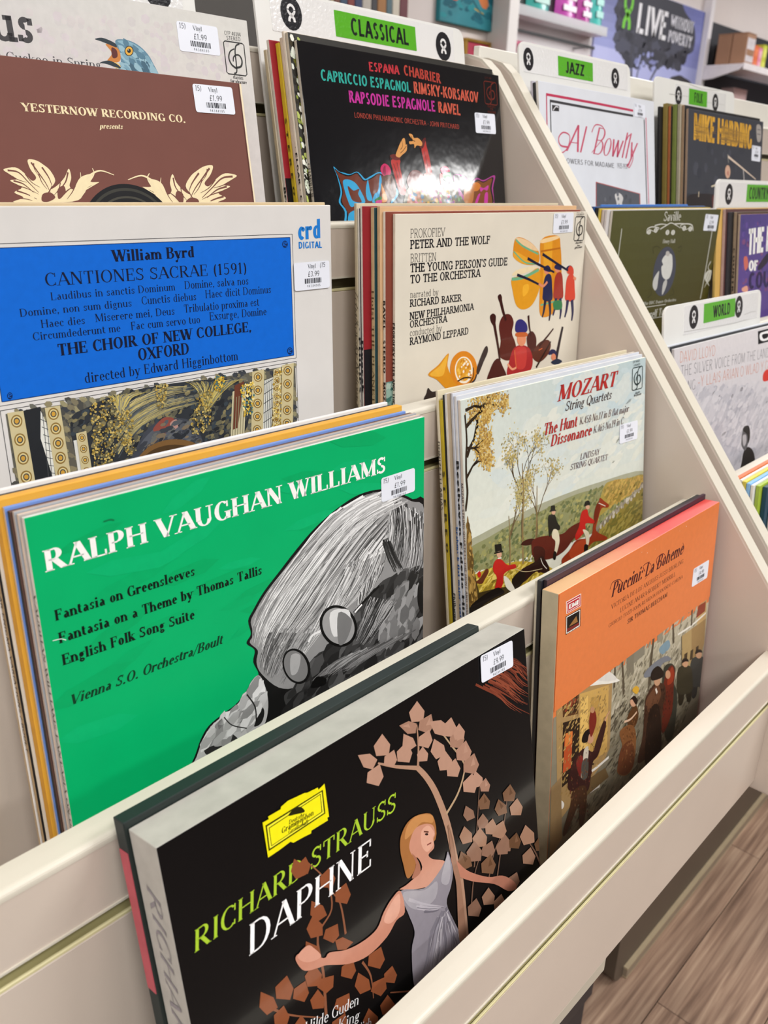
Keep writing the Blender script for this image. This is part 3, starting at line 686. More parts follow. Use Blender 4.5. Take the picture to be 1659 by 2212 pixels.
('c','c48a52',[1969,915,1835,846,1735,863,1696,946,1765,944,1867,917,1975,979]),
('c','c98f78',[1893,943,1795,929,1731,1009,1744,1092,1805,1162,1820,1259,1675,1277,1606,1276,1856,1415,1992,1400,2061,1341,1938,1244,1902,1188,1963,1170,1966,1105,1986,1073,1972,999]),
('c','dba68f',[1931,976,1859,977,1845,1077,1891,1160,1958,1145,1960,1090,1981,1065]),
('l','5a2f22',9.6,9.6,[1880,994,1925,1024]),
('c','2d1a18',[1920,1039,1916,1042,1908,1040,1898,1034,1890,1026,1888,1020,1891,1017,1900,1019,1910,1024,1917,1032]),
('l','7e3a33',9.7,9.7,[1898,1109,1941,1117]),
('c','a96f58',[1745,1082,1802,1182,1804,1271,1720,1262,1773,1186]),
('c','8c8790',[1605,1286,1828,1408,1979,1381,2062,1331,2099,1285,2130,1452,2093,1567,2033,1667,2099,1877,2171,2120,1969,2143,1727,2128,1632,2079,1644,1789,1691,1664,1646,1477]),
('c','a39fa6',[1629,1312,1826,1422,1957,1435,1926,1551,1780,1544,1665,1446]),
('c','a7a3aa',[2061,1341,2099,1308,2109,1440,2067,1528,1999,1461]),
('h',['6e6a74','b5b1b8','7a7680','9a96a0'],30,2.4,5,[2001,1670,1837,1766,1727,1918,1661,2078],[2028,1699,2096,1899,2153,2082,2094,2162]),
('h',['6e6a74','b3aeb6'],14,2,6,[1661,1377,1812,1521,2001,1670],[1750,1547,1884,1638,2000,1680]),
('c','c4866f',[1605,1286,1523,1287,1436,1336,1359,1412,1231,1417,1088,1379,958,1306,910,1312,795,1189,725,1152,708,1185,756,1289,859,1345,923,1373,1095,1489,1261,1546,1434,1529,1537,1469,1621,1460]),
('c','d8a08a',[1590,1298,1505,1318,1427,1394,1485,1455,1571,1427]),
('c','d49a84',[803,1144,850,1198,891,1288,785,1251,723,1166]),
('c','b97c66',[2128,1302,2190,1421,2300,1570,2513,1752,2679,1844,2810,1978,2838,2060,2732,2016,2571,1850,2321,1666,2150,1488]),
('c','9c755f',[2125,1087,2176,1412,2203,1615,2201,2092,2126,2039,2151,1605,2132,1431]),
('p','ece30f',[630,211,673,214,672,196,762,200,766,187,817,177,941,193,961,202,1042,211,1044,227,1095,213,1095,435,1081,435,1083,454,952,448,947,464,896,456,813,448,795,430,711,435,630,435]),
('p','3a3a05',[645,238,1076,244,1071,400,640,399]),
('p','f5ee3a',[655,250,1066,252,1061,391,650,389]),
('p','3a3a05',[664,263,1056,259,1050,379,662,381]),
('p','f2e91a',[669,269,1051,264,1044,374,666,377]),
('c','23230a',[806,266,847,247,892,256,917,283,921,307,861,288]),
('t','serifbi','23230a',80.1,32.2,91.7,33.1,2.7,'Deutsche'),
('t','serifbi','23230a',74.1,34.7,98.2,36.0,3.4,'Grammophon'),
('t','serifbi','23230a',78.7,37.7,93.6,39.0,2.71,'Gesellschaft'),
('t','serifi','f4f4f4',68.7,169.8,112.7,182.3,7.75,'Hilde Güden'),
('t','serifi','f4f4f4',67.2,179.3,111.5,193.5,7.81,'James King'),
('t','serifi','f4f4f4',54.8,187.3,120.8,206.4,7.36,'Karl Böhm/Wunderlich')]
ART['boheme'] = [
('g',['8d8672','a39c86','6a6250','4a4436'],[0,1180,3180,1180,3180,3180,0,3180]),
('g',['b6ae95','c2b9a0','8d8672','7d7764'],[900,1180,3180,1180,3180,2000,900,2000]),
('s',['b9b29c','9a937d','aaa38c','8a836e','c4bca6'],600,3.4,2.5,-50,4,[655,858,3125,884,3114,1681,1789,1997,1077,1660]),
('s',['6e6754','5a5343','7d765f','86806a','4c4638'],600,3.4,2.5,-30,5,[1138,1588,3091,2018,2759,2694,782,2753,272,2549]),
('p','9c7f52',[2527,1363,3141,1375,3166,1702,3070,1916,2628,1890]),
('p','b09665',[2527,1363,2771,1369,2880,1906,2628,1890]),
('p','c0a06a',[2903,1134,3110,1130,3141,1375,2909,1377]),
('p','8a3a24',[2903,1134,3090,1145,3094,1268,2864,1272]),
('p','4a3a26',[2644,1628,2725,1635,2736,1755,2658,1745]),
('p','4a3a26',[2805,1649,2875,1654,2883,1782,2808,1774]),
('p','4a3a26',[2945,1660,3016,1665,3032,1786,2956,1778]),
('l','e6e2d6',25.2,25.2,[2429,1304,2761,1322,3125,1302]),
('l','5c5240',19.1,19.1,[2527,1363,2628,1890]),
('p','86806f',[1424,1054,1638,999,1673,1234,1451,1244]),
('p','928b78',[1902,979,2021,983,2063,1225,1942,1219]),
('p','7f7866',[1284,1076,1427,1075,1466,1350,1323,1370]),
('c','7d97a4',[1995,1302,2194,1276,2254,1385,2093,1405]),
('l','574d3d',79.1,18.2,[1852,1897,1830,1381,1844,1099,1782,835]),
('l','574d3d',50.3,16.8,[1294,1558,1202,1120,1129,822]),
('l','574d3d',43.0,16.1,[1075,1360,1056,1060,976,819]),
('l','574d3d',43.7,18.7,[2336,1374,2261,1009,2278,830]),
('l','574d3d',39.2,19.6,[2761,1322,2728,1050,2709,852]),
('tree','5e5444',[],182.3,109.1,15.9,2.2,-103.2,4,1,0,0,28),
('tree','5e5444',[],115.0,90.6,16.8,2.2,-111.3,4,2,0,0,28),
('tree','5e5444',[],227.1,97.1,12.3,2.2,-89.0,4,3,0,0,28),
('tree','5e5444',[],272.3,100.6,13.5,2.2,-97.9,4,4,0,0,28),
('p','a8895a',[36,1060,106,949,1029,1262,1067,2024,958,2133,151,2374]),
('p','c9a25a',[433,1131,962,1271,1016,2039,476,1958]),
('p','b8914c',[633,1259,801,1316,862,2041,689,1991]),
('p','e0b968',[452,1177,581,1216,637,1964,505,1934]),
('c','c79339',[25,825,95,811,257,836,410,883,542,976,556,1056,390,1002,294,924,173,889,119,937]),
('c','3a281c',[119,937,203,902,325,937,405,999,392,1021,180,973]),
('c','ece8df',[255,821,405,831,538,937,836,1035,1097,1252,1167,1318,890,1230,551,1072,562,1021,443,915]),
('c','dcd8d0',[538,937,836,1041,1116,1270,852,1185,610,1033]),
('p','7d3524',[579,881,828,966,837,1045,570,941]),
('c','ebe8e2',[546,858,690,881,845,973,830,989,597,907]),
('p','8a7a68',[623,854,735,853,774,915,643,889]),
('t','serif','6a3a12',5.7,87.0,54.0,102.7,4.58,'AL PORT DE CONCERT'),
('p','5a3a22',[123,992,413,1085,420,1331,157,1243]),
('p','3b2416',[155,1024,383,1094,386,1296,186,1233]),
('s',['b08a4a','8a3a24','6a5a3a'],26,4,1,0,6,[171,1050,369,1103,369,1279,200,1227]),
('p','2f2219',[161,1301,456,1385,479,2000,200,2005]),
('p','b6502a',[204,1470,341,1481,342,1867,203,1851]),
('p','d67a3a',[216,1439,334,1468,338,1594,216,1590]),
('c','efece6',[22,859,149,950,200,1045,115,1069,32,1005]),
('c','e9e5dd',[58,2120,179,2131,253,2213,219,2253,94,2200]),
('l','ece8de',31.7,31.7,[585,2097,819,2122,1061,2125]),
('l','e8e4da',21.0,21.0,[165,975,394,1040,959,1241]),
('l','e9e5dc',32.3,32.3,[640,2332,845,2364,916,2382]),
('p','6a5536',[541,2154,1002,2219,1090,2372,609,2356]),
('p','8f7550',[14,1901,175,1874,245,2594,38,2710]),
('s',['a88a50','b8975a','9c7d48','c4a266','8e7244'],420,1.7,2,-40,42,[58,1088,965,1292,1021,2083,216,2212]),
('s',['827a66','928a74','746c5a','a29a84'],420,2.2,2,-50,43,[955,1210,2428,1411,3091,2018,2749,2641,1326,2522]),
('c','2c2c2a',[2921,1958,3257,2090,3340,2413,3215,2381,3123,2168,3092,2348,2969,2304]),
('c','3a3b38',[2872,1773,3203,1898,3328,2142,3315,2298,2914,2144,2850,1939]),
('c','c79a78',[3131,1830,3121,1855,3081,1857,3028,1835,2980,1797,2957,1759,2967,1734,3006,1732,3059,1753,3107,1791]),
('c','241a16',[2944,1748,2957,1704,3078,1742,3137,1804,3037,1764]),
('c','2a2418',[2579,1914,2883,2036,2955,2336,2842,2306,2761,2109,2731,2277,2619,2236]),
('c','3b3626',[2536,1742,2836,1858,2947,2085,2933,2229,2571,2088,2515,1897]),
('c','c79a78',[2771,1794,2762,1818,2726,1819,2677,1799,2635,1764,2614,1729,2623,1705,2659,1703,2707,1723,2750,1758]),
('c','241a16',[2602,1718,2615,1678,2724,1712,2777,1770,2687,1733]),
('c','7a7d84',[1706,1453,1936,1424,2185,1459,2306,1556,2113,1519,2001,1578,1737,1528]),
('c','3a3a30',[2132,1634,2292,1593,2443,1722,2427,1870,2563,2133,2560,2595,2384,2602,2230,2206]),
('c','6a2a1c',[2222,1672,2342,1636,2442,1766,2436,1919,2456,2267,2272,2454,2184,2184,2168,1845]),
('c','9a3a22',[2275,1738,2346,1659,2414,1754,2404,1860,2274,1847]),
('c','c69674',[2327,1743,2321,1771,2292,1778,2253,1761,2218,1727,2200,1689,2206,1661,2234,1654,2273,1670,2309,1704]),
('c','4a3022',[1764,1835,1827,1736,1980,1697,2205,1817,2257,1995,2213,2108,2222,2659,1960,2593,1710,2529,1781,2211]),
('c','6a4630',[1785,1845,1872,1767,2028,1739,2136,1896,2034,2025,1867,1991]),
('c','c69a78',[2088,1712,2080,1746,2045,1754,1996,1733,1953,1691,1932,1644,1940,1610,1975,1602,2023,1622,2066,1664]),
('c','2a211b',[1852,1515,1988,1498,2129,1611,2142,1692,1889,1625]),
('l','e6ddd0',27.6,27.6,[1992,1766,2036,1840]),
('c','2e2018',[1870,2014,2119,2042,2268,2683,2054,2664,1883,2620]),
('c','5a3a20',[1390,1871,1451,1775,1562,1763,1639,1905,1614,2000,1505,2032]),
('c','8a5a34',[1252,1929,1475,1954,1614,2128,1625,2485,1482,2563,1256,2397,1336,2161]),
('c','6e3f26',[1316,2151,1544,2180,1625,2485,1481,2551,1275,2408]),
('c','cf9f80',[1573,1737,1564,1765,1531,1769,1486,1749,1448,1711,1429,1671,1438,1644,1471,1639,1515,1659,1554,1697]),
('c','2a1c15',[1415,1644,1506,1634,1594,1726,1562,1763,1472,1660]),
('l','d9b79a',25.7,25.7,[1333,1854,1466,1886,1595,1863]),
('c','d8a83a',[1457,1550,1529,1530,1606,1595,1563,1639]),
('c','3a1f1c',[370,1823,490,1768,587,1779,729,1891,786,1800,902,1637,959,1684,924,1828,839,1989,742,2019,724,2173,671,2308,464,2193,296,2058]),
('c','7d2a24',[429,1854,511,1818,569,1928,517,2060]),
('c','c9c0ae',[562,1786,636,1784,648,1910,619,2116,534,2069,552,1919]),
('c','55514a',[535,1910,650,1931,654,2135,553,2100]),
('c','c69474',[730,1742,721,1772,688,1778,646,1756,610,1716,593,1674,603,1644,634,1638,676,1659,713,1699]),
('c','1e1613',[510,1642,553,1586,650,1598,706,1665,640,1658,614,1723,531,1691]),
('l','cf9c7c',32.2,13.4,[931,1651,967,1608,1015,1581]),
('c','4a2f1e',[398,2155,629,2223,670,2474,622,2678,550,2614,529,2372,425,2476,307,2591,256,2539,362,2296]),
('c','7a2a20',[625,1504,661,1387,734,1459,764,1591,677,1706]),
('c','b98a66',[714,1427,708,1444,689,1448,664,1436,642,1413,633,1389,638,1371,657,1367,682,1379,704,1401]),
('s',['5a3a24','3a2a20','7a5a3a','6a3428'],120,1.3,2,70,44,[337,1806,751,1782,770,2639,339,2590]),
('s',['5a3c2a','3a2820','2a1e18'],130,1.3,2,80,45,[1729,1862,2124,1825,2423,1846,2501,2520,1876,2571]),
('s',['8a5a34','a8744a','5a3820'],90,1.3,2,80,46,[1293,1970,1578,1876,1625,2485,1315,2429]),
('p','df7d45',[0,0,3180,0,3180,1120,0,1120]),
('t','serifbi','4a1a1e',89.3,33.9,234.4,35.1,13.95,'Puccini: La Bohème'),
('l','4a1a1e',9.8,4.9,[860,247,901,190,1034,207,1095,291,998,312]),
('l','6a1a20',10.7,5.3,[1530,286,1483,215,1591,212,1658,289,1543,375]),
('l','6a1a20',11.1,5.5,[1793,313,1760,226,1889,209,1961,288,1853,332]),
('l','6a1a20',8.9,5.9,[2331,343,2375,297,2328,223]),
('t','serif','4a2018',90.7,46.1,238.3,46.2,4.7,'VICTORIA DE LOS ANGELES·JUSSI BJÖRLING'),
('t','serif','4a2018',108.2,55.7,221.9,55.5,4.8,'LUCINE AMARA·ROBERT MERRILL'),
('t','serif','4a2018',87.9,63.7,240.0,63.8,3.84,'GIORGIO TOZZI·JOHN REARDON·FERNANDO CORENA'),
('t','serifb','4a2018',124.2,73.6,206.6,73.2,4.92,'SIR THOMAS BEECHAM'),
('p','f3efe8',[114,107,352,111,363,233,129,224]),
('p','b8202c',[124,115,344,118,354,227,137,220]),
('p','f3efe8',[136,128,330,132,338,216,148,212]),
('p','b8202c',[145,136,322,139,329,209,156,207]),
('t','fat','f6f2ec',16.6,19.4,31.6,20.0,4.35,'EMI'),
('p','14110f',[120,246,359,254,369,429,134,423]),
('p','f3efe8',[132,253,351,262,359,421,142,416]),
('p','14110f',[141,262,343,269,350,411,150,409]),
('p','7a2a22',[149,371,347,382,350,411,149,402]),
('p','9a6e3a',[177,362,293,302,322,368]),
('t','sans','e9e3da',15.6,42.2,35.7,42.9,1.36,'HIS MASTERS VOICE'),
('s',['f0d9c8'],7,1.1,1,0,9,[23,29,1005,-23,2670,42,3062,4,3028,57,1515,188])]
ART['mozart'] = [
('g',['cfd6cd','b7ccd0','dfe0d2','dcdcce'],[0,0,3140,0,3140,1800,0,1800]),
('g',['dfe0d2','dcdcce','cfcfb8','c4c2a4'],[0,1800,3140,1800,3140,2400,0,2400]),
('s',['d3dad4','d8ddd3','dcdfd4','cfd8d4','d6dacf'],200,9,3,-14,2,[730,360,2957,347,3083,1121,1344,1142,209,1092]),
('s',['cfd9d6','c4d4d6','d3dbd6'],90,9,3,-14,7,[1364,-60,3076,81,3060,496,1615,454]),
('c','a3a48c',[26,1303,221,1269,605,1237,1087,1206,1609,1204,2174,1219,3150,1294,3161,1565,2178,1590,1079,1548,58,1486]),
('c','8a8c62',[22,1374,328,1328,696,1291,1086,1283,1554,1255,1914,1259,2325,1303,2477,1269,2794,1313,3153,1348,3165,1657,2180,1762,1075,1705,32,1581]),
('s',['7a7d4e','94945e','6c7046','a59f60','88875a','5f6a44'],900,3.6,1.5,-20,8,[61,1443,602,1297,1342,1284,1943,1282,2477,1286,3126,1360,3134,1559,2120,1729,823,1790,69,1681]),
('c','a38f45',[2295,1296,2477,1261,2793,1305,3152,1344,3158,1493,2865,1514,2482,1545,2178,1590]),
('s',['b5934a','9a7f3a','c0a050','8c7a38'],320,3.4,2,-30,9,[2295,1330,2477,1278,3126,1360,3130,1468,2420,1548]),
('c','8a7a38',[2120,1780,2484,1633,3158,1493,3183,2123,1886,2110,1328,2108]),
('s',['9a8a40','7a6e30','a3954c','6e6a30'],420,3.6,3,-25,10,[2180,1779,3160,1529,3152,2021,1601,2126,1067,2058]),
('l','8d8574',40.9,31.8,[2149,1737,2422,1652,2736,1572,3130,1468]),
('s',['b5ad9c','9a917f','786f5e','c4bdad'],60,4,1,0,11,[2149,1720,2421,1617,3129,1432,3148,1499,2485,1685,2210,1787]),
('c','b59a32',[16,1665,313,1636,826,1712,1331,1943,1067,2025,481,1980,33,1939]),
('s',['c9ad3c','a88c2c','d3bb52','8f7a28','e0ca6a'],420,3.2,3,-20,12,[26,1682,403,1663,825,1743,1277,1959,669,2026,34,1924]),
('c','4a3c1c',[18,1636,80,1566,131,1730,156,1889,12,1931]),
('c','3c3018',[27,1847,236,1839,625,1917,815,2042,339,2042,6,2111]),
('tree','57452e',['b9a56a','a8995c','c9b67c','8f8450','d6c68e'],83.8,149.7,35.6,3.2,-87.0,7,21,2,1.9,24),
('tree','6a563a',['b9a56a','a8995c','c9b67c','9c9058'],105.3,158.8,27.7,2.4,-84.9,6,22,2,1.8,22),
('tree','6a563a',['b5a870','a39a62','c4b67c'],62.2,169.8,26.0,1.9,-89.3,6,23,2,1.7,24),
('l','8a744c',29.4,9.8,[837,1747,838,1482,862,1045,857,732]),
('l','8a744c',17.9,9.9,[1049,1539,1072,1311,1087,1006]),
('l','8a744c',15.3,9.5,[633,1702,639,1427,629,1199]),
('c','7a5c2c',[-9,1539,21,1101,40,1064,53,1210,70,1358,80,1566,133,1912,12,1931]),
('s',['5a4420','9a7a3c','6e5428','b08e4a'],120,3,2.5,80,41,[24,1117,53,1124,80,1566,122,1908,17,1918]),
('tree','33281c',['c4a252','cfb064','b08a44','d6bd7c','a07a3c'],5.1,51.1,18.0,4.16,-51.9,6,31,2,2.1,34),
('tree','33281c',['c4a252','cfb064','b08a44','d6bd7c','a07a3c'],5.7,24.2,20.1,3.9000000000000004,-26.6,6,32,2,2.1,34),
('tree','33281c',['c4a252','cfb064','b08a44','d6bd7c','a07a3c'],3.6,69.9,12.9,3.12,-44.5,6,33,2,2.1,34),
('tree','33281c',['c4a252','cfb064','b08a44','d6bd7c','a07a3c'],4.8,42.9,11.2,2.8600000000000003,10.9,6,34,2,2.1,34),
('tree','33281c',['c4a252','cfb064','b08a44','d6bd7c','a07a3c'],5.9,9.6,12.1,3.12,-9.8,6,35,2,2.1,34),
('l','33281c',27.2,17.0,[6,999,42,839,36,699,43,509,61,350,49,134]),
('c','3a1712',[807,1535,881,1509,1004,1527,1053,1572,928,1577]),
('c','5a1f16',[1004,1543,1156,1545,1496,1613,1633,1583,1772,1570,1886,1583,1857,1676,1716,1722,1549,1808,1333,1828,1124,1784,999,1715,977,1598]),
('c','3f1712',[1001,1652,1077,1626,1203,1710,1148,1888,1071,1897]),
('c','2a1512',[676,1839,823,1790,1048,1777,1151,1751,1278,1927,1199,1952,1045,1889,868,1931,696,1940]),
('c','8f3218',[1493,1892,1631,1832,1772,1754,2031,1791,2089,1653,2118,1507,2191,1441,2221,1397,2297,1449,2395,1516,2374,1545,2252,1524,2178,1642,2150,1754,2364,1881,2333,1908,2121,1867,1973,1894,1771,1956,1547,1974]),
('c','a84020',[1631,1848,1800,1778,1973,1809,1944,1903,1714,1956]),
('c','6e2412',[2118,1507,2191,1432,2222,1516,2149,1651,2095,1654]),
('l','d9d2c0',9.0,9.0,[2192,1449,2328,1516]),
('c','1f1f1c',[1262,1374,1301,1353,1379,1380,1418,1462,1470,1532,1443,1558,1351,1525,1284,1588,1265,1502]),
('c','d9d0b4',[1351,1525,1430,1562,1455,1683,1400,1798,1365,1772,1383,1663,1323,1598]),
('c','cfa184',[1388,1351,1381,1365,1364,1370,1343,1365,1326,1351,1320,1334,1327,1319,1344,1314,1365,1319,1381,1333]),
('p','161614',[1305,1314,1316,1265,1381,1277,1385,1329]),
('l','161614',12.1,12.1,[1289,1315,1398,1333]),
('c','1a1512',[1355,1761,1400,1790,1380,1859,1340,1831]),
('c','b8201c',[1843,1506,1886,1458,1972,1471,2001,1546,2104,1622,2089,1653,1943,1615,1929,1695,1772,1754,1744,1696,1814,1615]),
('c','d9d0b4',[1886,1667,2002,1732,2002,1851,1958,1873,1938,1765]),
('c','cfa184',[2015,1448,2008,1463,1989,1469,1966,1463,1947,1448,1940,1430,1947,1415,1966,1409,1989,1415,2008,1430]),
('c','161614',[1920,1417,1937,1371,2000,1375,2024,1425,1972,1421]),
('c','1a1512',[1920,1846,1988,1873,1967,1944,1909,1911]),
('c','b8201c',[370,1623,418,1577,497,1600,587,1680,705,1708,715,1750,608,1741,525,1762,510,1850,437,1912,382,1871,421,1760,374,1685]),
('c','cfa184',[504,1549,496,1566,476,1573,452,1566,433,1548,427,1527,435,1510,455,1503,479,1510,497,1527]),
('p','161614',[410,1499,404,1423,499,1440,512,1513]),
('l','161614',14.7,14.7,[392,1506,524,1523]),
('l','efe9dc',11.1,11.1,[441,1572,498,1582]),
('c','e6e1d2',[525,1777,605,1833,695,1971,647,1979,555,1895]),
('c','161110',[12,1931,168,1878,348,1860,439,1866,507,1911,517,1953,344,1951,162,1982,8,2081]),
('c','1f1612',[652,1847,823,1806,869,1899,769,1963,696,1956]),
('l','e6e1d2',8.1,8.1,[1125,1768,1162,1843,1226,1911]),
('l','d9c79a',5.8,5.8,[703,1754,871,1836,1148,1888]),
('c','b8201c',[136,1635,170,1616,190,1659,160,1680]),
('c','5a2a18',[111,1709,178,1685,269,1623,301,1663,242,1720,196,1751]),
('t','serifbi','b3322e',144.0,23.3,251.1,22.9,15.6,'MOZART'),
('t','serifi','3f2524',156.8,34.8,242.4,35.3,9.37,'String Quartets'),
('t','serifbi','b3322e',119.8,52.8,177.5,53.7,11.61,'The Hunt'),
('t','serifi','5a3030',182.5,52.9,278.5,55.0,7.48,'K.458-No.17 in B flat major'),
('t','serifbi','b3322e',131.6,65.9,204.0,67.3,11.21,'Dissonance'),
('t','serifi','5a3030',208.3,66.6,267.5,66.8,7.68,'K.465-No.19 in C'),
('t','serifi','5a3a44',183.5,89.8,220.1,91.4,6.38,'LINDSAY'),
('t','serifi','5a3a44',165.4,97.2,235.7,100.5,6.33,'STRING QUARTET'),
('t','sans','2b3a3a',285.7,3.4,300.3,3.2,2.27,'CFP 40425'),
('t','sans','2b3a3a',287.7,7.2,301.1,6.9,2.12,'STEREO'),
('cfp','2b3a3a',285.2,8.6,21.4,24.4),
('t','serifb','2b2f2f',291.9,37.8,302.2,37.6,2.66,'classics'),
('t','serifb','2b2f2f',289.4,40.1,304.9,40.2,2.66,'for pleasure')]
